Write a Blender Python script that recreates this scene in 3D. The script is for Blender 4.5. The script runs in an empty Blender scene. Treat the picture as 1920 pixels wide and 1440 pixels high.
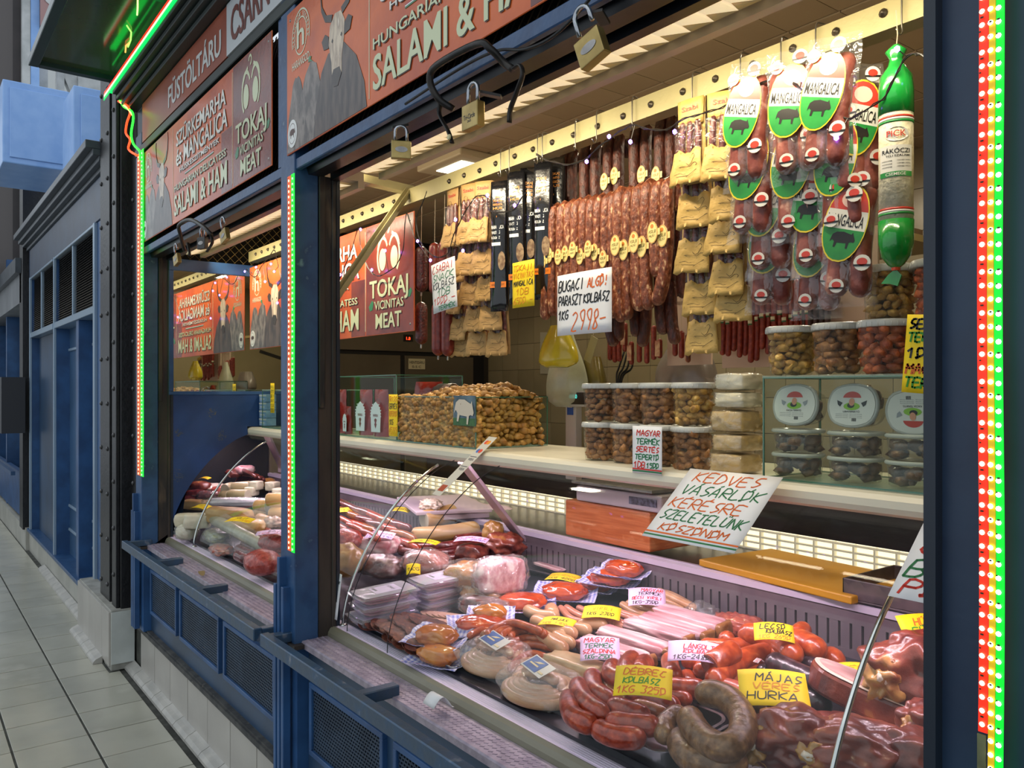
import bpy, bmesh, math, random
from mathutils import Vector, Matrix, noise
PI = math.pi
RND = random.Random(11)
sc = bpy.context.scene
COL = sc.collection
# ---------------------------------------------------------------- camera (photo 1920x1440)
CAMZ, FPX, YAW, HV = 1.6, 1517.0, math.radians(37.2), 732.0
cd = bpy.data.cameras.new('camera'); cam = bpy.data.objects.new('camera', cd); COL.objects.link(cam)
cd.sensor_width = 36; cd.lens = FPX / 1920 * 36; cd.shift_y = 12 / 1920; cd.clip_start = .02
cam.location = (0, 0, CAMZ)
cam.rotation_euler = (PI / 2, 0, PI / 2 - YAW)
sc.camera = cam
# ---------------------------------------------------------------- world, lights, exposure
sc.view_settings.view_transform = 'Standard'; sc.view_settings.look = 'None'
sc.view_settings.gamma = 1; sc.view_settings.use_curve_mapping = False
sc.view_settings.exposure = 0.0
sc.cycles.transparent_max_bounces = 40; sc.cycles.max_bounces = 8
sc.cycles.sample_clamp_indirect = 4
w = bpy.data.worlds.new('hall_air'); sc.world = w; w.use_nodes = True
w.node_tree.nodes['Background'].inputs[0].default_value = (.84, .92, 1.0, 1)
w.node_tree.nodes['Background'].inputs[1].default_value = .88
def area(name, loc, rot, sx, sy, power, col, shape='RECTANGLE'):
    l = bpy.data.lights.new(name, 'AREA'); l.shape = shape; l.size = sx; l.size_y = sy
    l.energy = power; l.color = col
    o = bpy.data.objects.new(name, l); COL.objects.link(o); o.location = loc; o.rotation_euler = rot
    return o
WARM = (1, .86, .62)
area('roof_daylight', (-5, -3.0, 8.5), (math.radians(16), 0, 0), 20, 9, 200, (.97, .98, 1))
area('far_daylight', (-15, -.5, 6.5), (0, math.radians(-65), 0), 6, 5, 90, (.85, .93, 1))
for i, x in enumerate((-4.2, -3.2, -2.05, -1.05)):      # tubes tucked behind the lamp's inner lip
    area('front_tube_light', (x, 1.400, 2.366), (math.radians(52), 0, 0), .92, .036, 4.6, WARM).data.spread = math.radians(128)
    area('ceiling_fill', (x, 1.40, 2.425), (math.radians(150), 0, 0), .92, .05, 2.6, WARM)  # upward fill added to brighten the ceiling boards, not a lamp of the stall
for x, y, z, e in ((-3.39, 2.25, 2.705, 13), (-1.3, 2.6, 2.72, 13), (-2.4, 2.6, 2.72, 11)):
    area('ceiling_panel_light', (x, y, z), (0, 0, 0), .17, .17, e, WARM)
for x0, x1 in ((-5.42, -4.72), (-4.66, -2.76), (-2.62, -.43)):   # pink meat lamp inside the counter lip
    area('case_tube_light', ((x0 + x1) / 2, 1.664, 1.360), (math.radians(-6), 0, 0), x1 - x0, .02, 6.2 * (x1 - x0), (1, .76, .90))
# ---------------------------------------------------------------- projection helpers
CY, SY = math.cos(YAW), math.sin(YAW)
def ray(u, v):
    a = (u - 960) / FPX
    return Vector((-CY + a * SY, SY + a * CY, (HV - v) / FPX))
def W(u, v, x=None, y=None, z=None):
    d = ray(u, v)
    t = x / d.x if x is not None else (y / d.y if y is not None else (z - CAMZ) / d.z)
    return Vector((0, 0, CAMZ)) + d * t
def deckz(y): return .80 + .1 * (y - 1.25)
def D(u, v, dz=0.):
    d = ray(u, v)
    t = (.80 + dz - .125 - CAMZ) / (d.z - .1 * d.y)
    return Vector((0, 0, CAMZ)) + d * t
# ---------------------------------------------------------------- materials
def hx(s):
    if not isinstance(s, str): return tuple(s) + (1,) if len(s) == 3 else tuple(s)
    s = s.lstrip('#'); o = []
    for i in (0, 2, 4):
        c = int(s[i:i + 2], 16) / 255
        o.append(c / 12.92 if c <= .04045 else ((c + .055) / 1.055) ** 2.4)
    return tuple(o) + (1,)
MC = {}
def mat(n, c1='#888888', c2=None, s=8., r=.5, m=0., b=0., bs=None, c3=None, lo=.38, hi=.62, em=0., emc=None,
        st=None, vor=False, coat=0., spec=.5, wave=None, sss=0., alpha=1., det=5.):
    if n in MC: return MC[n]
    M = bpy.data.materials.new(n); M.use_nodes = True; t = M.node_tree; N = t.nodes; L = t.links
    P = N['Principled BSDF']
    P.inputs['Roughness'].default_value = r; P.inputs['Metallic'].default_value = m
    P.inputs['Coat Weight'].default_value = coat; P.inputs['Coat Roughness'].default_value = .08
    P.inputs['Specular IOR Level'].default_value = spec
    if sss: P.inputs['Subsurface Weight'].default_value = sss; P.inputs['Subsurface Scale'].default_value = .01
    if alpha < 1: P.inputs['Alpha'].default_value = alpha
    P.inputs['Base Color'].default_value = hx(c1)
    if c2 or b:
        tc = N.new('ShaderNodeTexCoord'); oi = N.new('ShaderNodeObjectInfo')
        ad = N.new('ShaderNodeVectorMath'); ad.operation = 'ADD'
        sc_ = N.new('ShaderNodeVectorMath'); sc_.operation = 'SCALE'
        cmb = N.new('ShaderNodeCombineXYZ')
        for k in range(3): L.new(oi.outputs['Random'], cmb.inputs[k])
        L.new(cmb.outputs[0], sc_.inputs[0]); sc_.inputs['Scale'].default_value = 17.3
        L.new(tc.outputs['Object'], ad.inputs[0]); L.new(sc_.outputs[0], ad.inputs[1])
        mp = N.new('ShaderNodeMapping'); L.new(ad.outputs[0], mp.inputs[0])
        if st: mp.inputs['Scale'].default_value = st
    if c2:
        if wave:
            nz = N.new('ShaderNodeTexWave'); nz.inputs['Scale'].default_value = s
            nz.inputs['Distortion'].default_value = wave; nz.inputs['Detail'].default_value = 3
            nz.inputs['Detail Scale'].default_value = 1.5
        elif vor:
            nz = N.new('ShaderNodeTexVoronoi'); nz.inputs['Scale'].default_value = s
        else:
            nz = N.new('ShaderNodeTexNoise'); nz.inputs['Scale'].default_value = s; nz.inputs['Detail'].default_value = det
        L.new(mp.outputs[0], nz.inputs['Vector'])
        cr = N.new('ShaderNodeValToRGB'); L.new(nz.outputs[0], cr.inputs[0])
        cr.color_ramp.elements[0].position = lo; cr.color_ramp.elements[0].color = hx(c1)
        cr.color_ramp.elements[1].position = hi; cr.color_ramp.elements[1].color = hx(c2)
        if c3:
            e = cr.color_ramp.elements.new(min(.99, hi + .12)); e.color = hx(c3)
        L.new(cr.outputs[0], P.inputs['Base Color'])
    if b:
        bn = N.new('ShaderNodeTexNoise'); bn.inputs['Scale'].default_value = bs or s * 2; bn.inputs['Detail'].default_value = 4
        L.new(mp.outputs[0], bn.inputs['Vector'])
        bu = N.new('ShaderNodeBump'); bu.inputs['Strength'].default_value = b; bu.inputs['Distance'].default_value = .004
        L.new(bn.outputs[0], bu.inputs['Height']); L.new(bu.outputs[0], P.inputs['Normal'])
        if coat: L.new(bu.outputs[0], P.inputs['Coat Normal'])
    if em:
        P.inputs['Emission Color'].default_value = hx(emc or c1); P.inputs['Emission Strength'].default_value = em
    MC[n] = M; return M
def film(n, tint='#ffffff', gloss=.25, rough=.12, bump=.6, bs=60., milk=0.):
    """clear wrap: transparent mixed with a crinkled glossy sheen"""
    if n in MC: return MC[n]
    M = bpy.data.materials.new(n); M.use_nodes = True; t = M.node_tree; N = t.nodes; L = t.links
    N.remove(N['Principled BSDF']); out = N['Material Output']
    tr = N.new('ShaderNodeBsdfTransparent'); tr.inputs[0].default_value = hx(tint)
    gl = N.new('ShaderNodeBsdfGlossy'); gl.inputs['Roughness'].default_value = rough
    gl.inputs[0].default_value = (.9, .9, .9, 1)
    mx = N.new('ShaderNodeMixShader')
    fr = N.new('ShaderNodeLayerWeight'); fr.inputs[0].default_value = .5
    mt = N.new('ShaderNodeMath'); mt.operation = 'MULTIPLY_ADD'; mt.inputs[1].default_value = gloss; mt.inputs[2].default_value = gloss * (.2 if bump else .1)
    pw = N.new('ShaderNodeMath'); pw.operation = 'POWER'; pw.inputs[1].default_value = 3.
    L.new(fr.outputs['Facing'], pw.inputs[0]); L.new(pw.outputs[0], mt.inputs[0]); L.new(mt.outputs[0], mx.inputs[0])
    L.new(tr.outputs[0], mx.inputs[1]); L.new(gl.outputs[0], mx.inputs[2])
    if bump:
        tc = N.new('ShaderNodeTexCoord'); nz = N.new('ShaderNodeTexNoise'); nz.inputs['Scale'].default_value = bs
        nz.inputs['Detail'].default_value = 2; nz.inputs['Distortion'].default_value = 1.2
        L.new(tc.outputs['Object'], nz.inputs['Vector'])
        bu = N.new('ShaderNodeBump'); bu.inputs['Strength'].default_value = bump; bu.inputs['Distance'].default_value = .01
        L.new(nz.outputs[0], bu.inputs['Height']); L.new(bu.outputs[0], gl.inputs['Normal'])
    last = mx
    if milk:
        df = N.new('ShaderNodeBsdfDiffuse'); df.inputs[0].default_value = (.85, .86, .84, 1)
        m2 = N.new('ShaderNodeMixShader'); m2.inputs[0].default_value = milk
        L.new(mx.outputs[0], m2.inputs[1]); L.new(df.outputs[0], m2.inputs[2]); last = m2
    L.new(last.outputs[0], out.inputs[0]); MC[n] = M; return M
def emit(n, c, s):
    return mat(n, c, em=s, r=.5)
# ---------------------------------------------------------------- mesh builder
def catmull(P, k=6):
    P = [Vector(p) for p in P]
    if len(P) < 3: 
        return [P[0].lerp(P[-1], i / (k * 1.0)) for i in range(k + 1)]
    Q = [P[0] * 2 - P[1]] + P + [P[-1] * 2 - P[-2]]; out = []
    for i in range(1, len(Q) - 2):
        a, b, c, d = Q[i - 1:i + 3]
        for j in range(k):
            t = j / k
            out.append(.5 * ((2 * b) + (c - a) * t + (2 * a - 5 * b + 4 * c - d) * t * t + (3 * b - a - 3 * c + d) * t ** 3))
    out.append(P[-1]); return out
class MB:
    def __init__(s): s.v = []; s.f = []
    def add(s, vs, fs, M=None):
        o = len(s.v)
        s.v.extend([(M @ Vector(p)) if M is not None else Vector(p) for p in vs])
        s.f.extend([tuple(i + o for i in q) for q in fs]); return s
    def box(s, x0, x1, y0, y1, z0, z1, M=None):
        return s.add([(x0, y0, z0), (x1, y0, z0), (x1, y1, z0), (x0, y1, z0), (x0, y0, z1), (x1, y0, z1), (x1, y1, z1), (x0, y1, z1)],
                     [(3, 2, 1, 0), (4, 5, 6, 7), (0, 1, 5, 4), (1, 2, 6, 5), (2, 3, 7, 6), (3, 0, 4, 7)], M)
    def bar(s, a, b, w, h, up=(0, 0, 1)):
        a, b = Vector(a), Vector(b); d = (b - a).normalized(); up = Vector(up)
        x = d.cross(up)
        if x.length < 1e-4: x = d.cross(Vector((1, 0, 0)))
        x.normalize(); y = x.cross(d)
        q = [(-w / 2, -h / 2), (w / 2, -h / 2), (w / 2, h / 2), (-w / 2, h / 2)]
        vs = [a + x * i + y * j for i, j in q] + [b + x * i + y * j for i, j in q]
        return s.add(vs, [(3, 2, 1, 0), (4, 5, 6, 7), (0, 1, 5, 4), (1, 2, 6, 5), (2, 3, 7, 6), (3, 0, 4, 7)])
    def prism(s, poly, z0, z1, M=None):
        n = len(poly)
        vs = [(p[0], p[1], z0) for p in poly] + [(p[0], p[1], z1) for p in poly]
        fs = [tuple(range(n - 1, -1, -1)), tuple(range(n, 2 * n))] + [(i, (i + 1) % n, (i + 1) % n + n, i + n) for i in range(n)]
        return s.add(vs, fs, M)
    def tube(s, P, r, n=8, cap=True, M=None, rfun=None, flat=1.):
        P = [Vector(p) for p in P]; m = len(P)
        T_ = []
        for i in range(m):
            d = (P[min(i + 1, m - 1)] - P[max(i - 1, 0)]); T_.append(d.normalized() if d.length > 1e-9 else Vector((0, 0, 1)))
        a = Vector((0, 0, 1)) if abs(T_[0].z) < .9 else Vector((1, 0, 0))
        nx = T_[0].cross(a).normalized(); vs = []; fs = []
        for i in range(m):
            nx = (nx - T_[i] * nx.dot(T_[i])).normalized(); ny = T_[i].cross(nx)
            rr = rfun(i / (m - 1)) if rfun else r
            for k in range(n):
                an = 2 * PI * k / n; vs.append(P[i] + (nx * math.cos(an) + ny * math.sin(an) * flat) * rr)
        for i in range(m - 1):
            for k in range(n):
                k2 = (k + 1) % n; fs.append((i * n + k, i * n + k2, (i + 1) * n + k2, (i + 1) * n + k))
        if cap: fs.append(tuple(range(n - 1, -1, -1))); fs.append(tuple(range((m - 1) * n, m * n)))
        return s.add(vs, fs, M)
    def sausage(s, P, r, n=10, k=5, nip=.12, seed=0, M=None, wob=.04):
        Q = catmull(P, k); m = len(Q)
        acc = [0.]
        for i in range(1, m): acc.append(acc[-1] + (Q[i] - Q[i - 1]).length)
        L_ = acc[-1] or 1.
        # extra rings close to the ends
        pts = []; rad = []
        def at(t):
            for i in range(1, m):
                if acc[i] >= t: return Q[i - 1].lerp(Q[i], (t - acc[i - 1]) / max(1e-9, acc[i] - acc[i - 1]))
            return Q[-1]
        ts = [0, r * .06, r * .25, r * .6]
        inner = max(3, m - 2)
        ts += [r + (L_ - 2 * r) * i / inner for i in range(inner + 1)]
        ts += [L_ - r * .6, L_ - r * .25, L_ - r * .06, L_]
        for t in ts:
            e = min(t, L_ - t); q = min(1, max(0, e / r))
            rr = r * max(nip, math.sqrt(max(0, 1 - (1 - q) ** 2)))
            rr *= 1 + wob * noise.noise(Vector((t * 22 + seed * 3.1, seed, 0)))
            pts.append(at(t)); rad.append(rr)
        it = iter(range(99999))
        rl = rad
        P_ = pts
        mm = len(P_)
        return s.tube(P_, r, n, True, M, rfun=lambda q: rl[int(round(q * (mm - 1)))])
    def lathe(s, prof, c=(0, 0, 0), n=24, M=None, sq=0., sx=1., sy=1.):
        """prof: [(radius, z)...]; sq > 0 squares the outline"""
        vs = []; fs = []; m = len(prof)
        for (r_, z) in prof:
            for k in range(n):
                a = 2 * PI * k / n; ca, sa = math.cos(a), math.sin(a)
                q = 1. / max(abs(ca), abs(sa)) ** sq if sq else 1.
                vs.append((c[0] + r_ * ca * q * sx, c[1] + r_ * sa * q * sy, c[2] + z))
        for i in range(m - 1):
            for k in range(n):
                k2 = (k + 1) % n; fs.append((i * n + k, i * n + k2, (i + 1) * n + k2, (i + 1) * n + k))
        if prof[0][0] > 1e-6: fs.append(tuple(range(n - 1, -1, -1)))
        if prof[-1][0] > 1e-6: fs.append(tuple(range((m - 1) * n, m * n)))
        return s.add(vs, fs, M)
    def blob(s, size, seed=0, amp=.12, fr=2., sub=3, box=0., M=None, fl=None):
        vs, fs = ico(sub); out = []
        for p in vs:
            q = p.copy()
            if box: 
                mx = max(abs(q.x), abs(q.y), abs(q.z)); q = q.lerp(q / mx * .88, box)
            nn = noise.noise(p * fr + Vector((seed * 7.3, seed * 1.7, 3))) + .5 * noise.noise(p * fr * 2.3 + Vector((seed, 5, seed)))
            q = q * (1 + amp * nn)
            q = Vector((q.x * size[0] / 2, q.y * size[1] / 2, q.z * size[2] / 2))
            if fl is not None and q.z < -size[2] / 2 * fl: q.z = -size[2] / 2 * fl
            out.append(q)
        return s.add(out, fs, M)
    def sheet2(s, nu, nv, fn, th):
        """two smooth faces and separate edges, so that the shading of the faces stays clean"""
        a = MB(); a.grid(nu, nv, fn, th); k = len(a.v) // 2; nf = nu * nv
        s.add(a.v[:k], a.f[:nf]); s.add(a.v[k:], [tuple(i - k for i in q) for q in a.f[nf:2 * nf]])
        for q in a.f[2 * nf:]: s.add([a.v[i] for i in q], [(0, 1, 2, 3)])
        return s
    def grid(s, nu, nv, fn, th=0., M=None):
        vs = [Vector(fn(i / nu, j / nv)) for j in range(nv + 1) for i in range(nu + 1)]
        fs = [(j * (nu + 1) + i, j * (nu + 1) + i + 1, (j + 1) * (nu + 1) + i + 1, (j + 1) * (nu + 1) + i) for j in range(nv) for i in range(nu)]
        if th:
            N_ = [Vector((0, 0, 0)) for _ in vs]
            for q in fs:
                nn = (vs[q[1]] - vs[q[0]]).cross(vs[q[3]] - vs[q[0]])
                for i in q: N_[i] += nn
            k = len(vs); vs = vs + [p - n_.normalized() * th for p, n_ in zip(vs, N_)]
            fs = fs + [tuple(i + k for i in reversed(q)) for q in fs]
            bd = [i for i in range(nu + 1)] + [(j + 1) * (nu + 1) + nu for j in range(nv)] + \
                 [nv * (nu + 1) + i for i in range(nu - 1, -1, -1)] + [j * (nu + 1) for j in range(nv - 1, 0, -1)]
            for a, b_ in zip(bd, bd[1:] + bd[:1]): fs.append((b_, a, a + k, b_ + k))
        return s.add(vs, fs, M)
    def build(s, name, m, parent=None, smooth=False, bev=0., label=None, kind=None, base=None, seg=2):
        me = bpy.data.meshes.new(name)
        off = Vector(base) if base is not None else Vector((0, 0, 0))
        if parent is not None and parent.get('_w'): off = Vector(parent['_w'])
        me.from_pydata([tuple(p - off) for p in s.v], [], s.f); me.materials.append(m)
        if smooth: me.polygons.foreach_set('use_smooth', [True] * len(me.polygons))
        me.update()
        o = bpy.data.objects.new(name, me); COL.objects.link(o)
        if parent is not None:
            o.parent = parent
            if parent.get('_w'): o['_w'] = parent['_w']
        elif base is not None: o.location = off
        if bev:
            b = o.modifiers.new('bevel', 'BEVEL'); b.width = bev; b.segments = seg; b.limit_method = 'ANGLE'; b.angle_limit = math.radians(40)
            b.harden_normals = False
        if label: o['label'] = label
        if kind: o['kind'] = kind
        return o
ICO = {}
def ico(sub):
    if sub not in ICO:
        b = bmesh.new(); bmesh.ops.create_icosphere(b, subdivisions=sub, radius=1.)
        ICO[sub] = ([v.co.copy() for v in b.verts], [tuple(v.index for v in f.verts) for f in b.faces]); b.free()
    return ICO[sub]
def thing(name, label, cat, loc=(0, 0, 0), group=None, rot=None, world=False, parent_to=None):
    """Empty at a thing's base. world=True: its parts are written in world coordinates."""
    o = bpy.data.objects.new(name, None); COL.objects.link(o); o.location = loc; o.empty_display_size = .05
    if rot is not None: o.rotation_euler = rot
    if label: o['label'] = label
    if cat: o['category'] = cat
    if group: o['group'] = group
    if world: o['_w'] = tuple(loc)
    return o
def tag(o, label, cat, group=None, kind=None):
    if label: o['label'] = label
    if cat: o['category'] = cat
    if group: o['group'] = group
    if kind: o['kind'] = kind
    return o
KIDS = {}
def clone(root, loc, rot=None, label=None, group=None, scale=None):
    def cp(o, par):
        c = o.copy(); COL.objects.link(c)
        if par is not None: c.parent = par
        for ch in KIDS.get(o.name) or list(o.children): cp(ch, c)
        return c
    r = cp(root, None); r.location = loc
    if rot is not None: r.rotation_euler = rot
    if scale: r.scale = scale
    if label: r['label'] = label
    if group: r['group'] = group
    return r
def struct(mb, name, m, **k):
    o = mb.build(name, m, **k)
    if o.parent is None: o['kind'] = 'structure'
    return o
def FR(x, y, z, rx=0., ry=0., rz=0.):
    """frame facing the aisle: local x -> +X, local y -> +Z, local z -> -Y"""
    B = Matrix(((1, 0, 0, 0), (0, 0, -1, 0), (0, 1, 0, 0), (0, 0, 0, 1)))
    return Matrix.Translation((x, y, z)) @ Matrix.Rotation(rz, 4, 'Z') @ Matrix.Rotation(ry, 4, 'Y') @ Matrix.Rotation(rx, 4, 'X') @ B
ORD = ['first', 'second', 'third', 'fourth', 'fifth', 'sixth', 'seventh', 'eighth', 'ninth', 'tenth', 'eleventh', 'twelfth', 'thirteenth',
       'fourteenth', 'fifteenth', 'sixteenth', 'seventeenth', 'eighteenth', 'nineteenth', 'twentieth', 'twenty-first', 'twenty-second',
       'twenty-third', 'twenty-fourth']
# ---------------------------------------------------------------- printed and handwritten lettering
TXT = {}
def text2d(st):
    if st not in TXT:
        cu = bpy.data.curves.new('t', 'FONT'); cu.body = st; cu.fill_mode = 'FRONT'; cu.resolution_u = 3; cu.offset = .012
        ob = bpy.data.objects.new('t', cu); me = bpy.data.meshes.new_from_object(ob)
        vs = [v.co.copy() for v in me.vertices]; fs = [tuple(p.vertices) for p in me.polygons]
        bpy.data.objects.remove(ob); bpy.data.curves.remove(cu); bpy.data.meshes.remove(me)
        if not vs: vs = [Vector((0, 0, 0))]; fs = []
        TXT[st] = (vs, fs)
    return TXT[st]
def put_text(mb, st, x0, y0, w, h, M=None, z=0., fn=None, cap=True):
    """flat lettering filling the box x0,y0,w,h; fn maps flat points onto a surface"""
    vs, fs = text2d(st)
    ax = min(v.x for v in vs); bx = max(v.x for v in vs); ay = min(v.y for v in vs); by = max(v.y for v in vs)
    if cap: ay = 0 if ay < 0 and not any(c in st for c in 'gpyjq') else ay
    sx = w / max(1e-6, bx - ax); sy = h / max(1e-6, by - ay)
    out = []
    for v in vs:
        p = (x0 + (v.x - ax) * sx, y0 + (v.y - ay) * sy, z)
        out.append(fn(*p) if fn else p)
    mb.add(out, fs, M)
GL = {'A': '002640|1232', 'B': '0006354433030003|33403000', 'B2': '', 'C': '46260105' , 'D': '00062644422000', 'E': '46060040|0333',
      'F': '000646|0333', 'G': '4626040220414323', 'H': '0006|4046|0343', 'I': '2026', 'J': '36312010', 'K': '0006|460340', 'L': '060040',
      'M': '0006234640', 'N': '00064046', 'O': '1636420010040616', 'P': '00063645330333', 'R': '0006364433034 0', 'S': '4626054300411000',
      'T': '2026|0646', 'U': '06012041 46', 'V': '062046', 'W': '0610234046', 'Y': '062346|2320', 'Z': '06460040', '0': '1636420010040616',
      '1': '0426|2620', '2': '05264533 0040', '3': '06463342301000', '4': '36023242|3730', '5': '46060434433010', '6': '3613011030420313',
      '7': '064610', '8': '2324453616052323421000012333', '9': '433315264643 30', '-': '0343', '.': '2021', ':': '2122|2425', '!': '2623|2120',
      'g': '44341222314441301 0', 'k': '0006|340230', 'y': '0422|4410', '/': '0046', "'": '2625'}
GL['C'] = '4626140220 41'; GL['S'] = '46261423422010'; GL['8'] = '23443615 2341301023'; GL['B'] = '00063645330 3|33423000'
ACC = {'Á': ('A', "a"), 'É': ('E', "a"), 'Ö': ('O', 'd'), 'Ó': ('O', 'a'), 'Ő': ('O', 'd'), 'Ü': ('U', 'd'), 'Ú': ('U', 'a'), 'Ű': ('U', 'd'), 'Í': ('I', 'a')}
def strokes(ch):
    acc = None
    if ch in ACC: ch, acc = ACC[ch]
    g = GL.get(ch) or GL.get(ch.upper()) or ''
    out = []
    for part in g.replace(' ', '').split('|'):
        q = [(int(part[i]) / 4., int(part[i + 1]) / 6.) for i in range(0, len(part) - 1, 2)]
        if len(q) > 1: out.append(q)
    if acc == 'a': out.append([(.45, 1.1), (.7, 1.25)])
    if acc == 'd': out.append([(.3, 1.1), (.35, 1.2)]); out.append([(.65, 1.1), (.7, 1.2)])
    return out
def hand(mb, st, x0, y0, w, h, pen, fn, slant=.18, seed=0):
    """handwritten capitals as flat pen strokes inside the box x0,y0,w,h"""
    rr = random.Random(seed + len(st)); n = len(st); adv = w / max(n, 1); gw = adv * .74
    for i, ch in enumerate(st):
        if ch == ' ': continue
        jy = rr.uniform(-.05, .05) * h
        for q in strokes(ch):
            pts = []
            for (a, b) in q:
                a += rr.uniform(-.05, .05); b += rr.uniform(-.03, .03)
                pts.append((x0 + i * adv + a * gw + b * h * slant, y0 + jy + b * h))
            if len(pts) > 2:
                pts = [(p.x, p.y) for p in catmull([(x, y, 0) for x, y in pts], 2)]
            for (ax, ay), (bx, by) in zip(pts, pts[1:]):
                dx, dy = bx - ax, by - ay; l = math.hypot(dx, dy) or 1e-9
                px, py = -dy / l * pen / 2, dx / l * pen / 2; ex, ey = dx / l * pen * .3, dy / l * pen * .3
                mb.add([fn(ax - px - ex, ay - py - ey), fn(bx - px + ex, by - py + ey), fn(bx + px + ex, by + py + ey), fn(ax + px - ex, ay + py - ey)], [(0, 1, 2, 3)])
INK = {'r': '#cc2b1e', 'g': '#12703f', 'k': '#1a1a1a', 'o': '#d8641c', 'b': '#1d3f8a', 'y': '#d98a12', 'l': '#2f8a1e'}
def ink(c): return mat('ink_' + c, INK[c], r=.6)
def card(name, label, M, w, h, lines, paper='white', bend=.0, pen=.003, group=None, cat='price card', underline=None, printed=False, slant=.15, twist=0., seed=0):
    """a handwritten card. lines: (text, ink, y fraction of baseline, height fraction[, x0, x1])"""
    pm = mat('paper_' + paper, {'white': '#e9e9ea', 'yellow': '#f2cf10', 'pink': '#e9c3e6'}[paper], r=.65)
    def fn(x, y, z=0.):
        s, t_ = x / w - .5, y / h - .5
        return (x, y, bend * (1 - 4 * s * s) + twist * s * t_ + z)
    def fi(x, y, z=0.): return fn(x, y, .0007)
    t = thing(name, label, cat, M.translation, group, rot=M.to_euler())
    b = MB(); b.grid(8, 6, lambda i, j: fn(i * w, j * h), .0005)
    b.build('sheet', pm, t, smooth=True)
    inks = {}
    for i, L_ in enumerate(lines):
        tx, c, y, hh = L_[:4]; xa, xb = (L_[4], L_[5]) if len(L_) > 4 else (.06, .96)
        mb = inks.setdefault(c, MB())
        if printed: put_text(mb, tx, xa * w, y * h, (xb - xa) * w, hh * h, fn=lambda x, y_, z: fi(x, y_))
        else: hand(mb, tx, xa * w, y * h, (xb - xa) * w, hh * h, pen, fi, slant=slant, seed=i + seed)
    for c, y in (underline or []):
        mb = inks.setdefault(c, MB())
        mb.add([fi(w * i / 8, y * h) for i in range(9)] + [fi(w * i / 8, y * h + pen * 1.3) for i in range(9)], [(i, i + 1, i + 10, i + 9) for i in range(8)])
    for c, mb in inks.items():
        if mb.v: mb.build('lettering', ink(c), t)
    return t
# ================================================================ STRUCTURE
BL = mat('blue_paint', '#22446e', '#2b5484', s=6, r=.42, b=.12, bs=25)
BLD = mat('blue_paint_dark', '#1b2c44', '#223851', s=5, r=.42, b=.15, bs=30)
BLW = mat('blue_paint_worn', '#2a4d75', '#1f3f66', s=14, r=.38, b=.3, bs=40, c3='#7f97a8', lo=.45, hi=.66)
BLL = mat('light_blue_paint', '#7fa6dc', '#8bb0e2', s=7, r=.4, b=.35, bs=24)
BLK = mat('black_iron', '#0c0c0e', '#151518', s=20, r=.42, b=.5, bs=45)
RAIL = mat('old_steel_guide', '#3b332b', '#15171b', s=9, r=.55, b=.4, bs=60, st=(1, 1, .25), c3='#6a5a48')
STL = mat('brushed_steel', '#a9a6a2', '#8d8a88', s=30, r=.34, m=.85, b=.06, bs=90)
CHR = mat('chrome', '#d8d6d4', r=.12, m=1.)
IVO = mat('ivory_laminate', '#ddd7c2', '#d3cdb8', s=3, r=.3)
CREAM = mat('cream_paint_worn', '#bfb687', '#c8c094', s=22, r=.5, b=.2, bs=60)
GROUT = mat('grout', '#4a4b45', '#33342f', s=14, r=.9)
# ---- floor of single tiles
f = MB(); f.box(-17, 3, -5, 4.2, -.05, -.006)
floor = struct(f, 'floor', GROUT)
TL = mat('floor_tile', '#b3b1a2', '#a6a597', s=2.3, r=.22, b=.05, bs=12, c3='#bab7a9', spec=.6)
tm = MB(); tm.box(.004, .297, .005, .301, -.006, 0)
first = None
for k in range(-9, 26):
    for j in range(7):
        x0, y0 = -4.187 - .301 * (k + 1), 1.014 - .306 * (j + 1)
        if first is None: o = first = tm.build('tile', TL, floor, bev=.0012, seg=1)
        else: o = first.copy(); COL.objects.link(o); o.parent = floor
        o.location = (x0, y0, RND.uniform(-.0006, .0004))
# ---- tiled kick wall under the stall
KT = mat('kick_tile', '#aeaaa2', '#a29e97', s=3, r=.3, b=.05)
kw = MB(); kw.box(-5.08, .6, 1.10, 1.2, -.05, .262)
kick = struct(kw, 'wall_front', GROUT)
tm = MB(); tm.box(.002, .302, 1.088, 1.10, .03, .2615); ft = None
for k in range(19):
    x0 = -3.346 - .308 * (k + 1) + .308 * 13
    if x0 < -5.15 or x0 > .3: continue
    if ft is None: o = ft = tm.build('tile', KT, kick, bev=.0015, seg=1)
    else: o = ft.copy(); COL.objects.link(o); o.parent = kick
    o.location = (x0, RND.uniform(-.0008, .0008), 0)
CV = mat('coving_tile', '#9c9a94', '#adaaa2', s=12, r=.35, b=.1)
def coving(name, x0, x1, y, step=.204):
    n = int((x1 - x0) / step)
    b = MB(); b.box(x0, x1, y - .004, y + .05, -.03, .002); base = struct(b, name, GROUT)
    m_ = MB(); ring = [(0, 0), (-.052, 0), (-.05, .012), (-.036, .026), (-.016, .034), (0, .042)]
    P = [(a, z) for a, z in ring]; vs = []
    for xx in (.002, step - .002): vs += [(xx, a, z) for a, z in P]
    k = len(P); m_.add(vs, [tuple(range(k)), tuple(range(2 * k - 1, k - 1, -1))] + [(i, i + k, (i + 1) % k + k, (i + 1) % k) for i in range(k)])
    f0 = None
    for i in range(n):
        if f0 is None: o = f0 = m_.build('cove_tile', CV, base)
        else: o = f0.copy(); COL.objects.link(o); o.parent = base
        o.location = (x0 + i * step, y, .001)
coving('baseboard_front', -5.05, -1.9, 1.088)
coving('baseboard_column', -6.05, -5.03, .957)
coving('baseboard_far', -8.3, -6.05, 1.045)
b = MB(); b.box(-5.08, .6, 1.07, 1.2, .262, .285); b.box(-5.08, .6, 1.078, 1.2, .285, .293)
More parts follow.
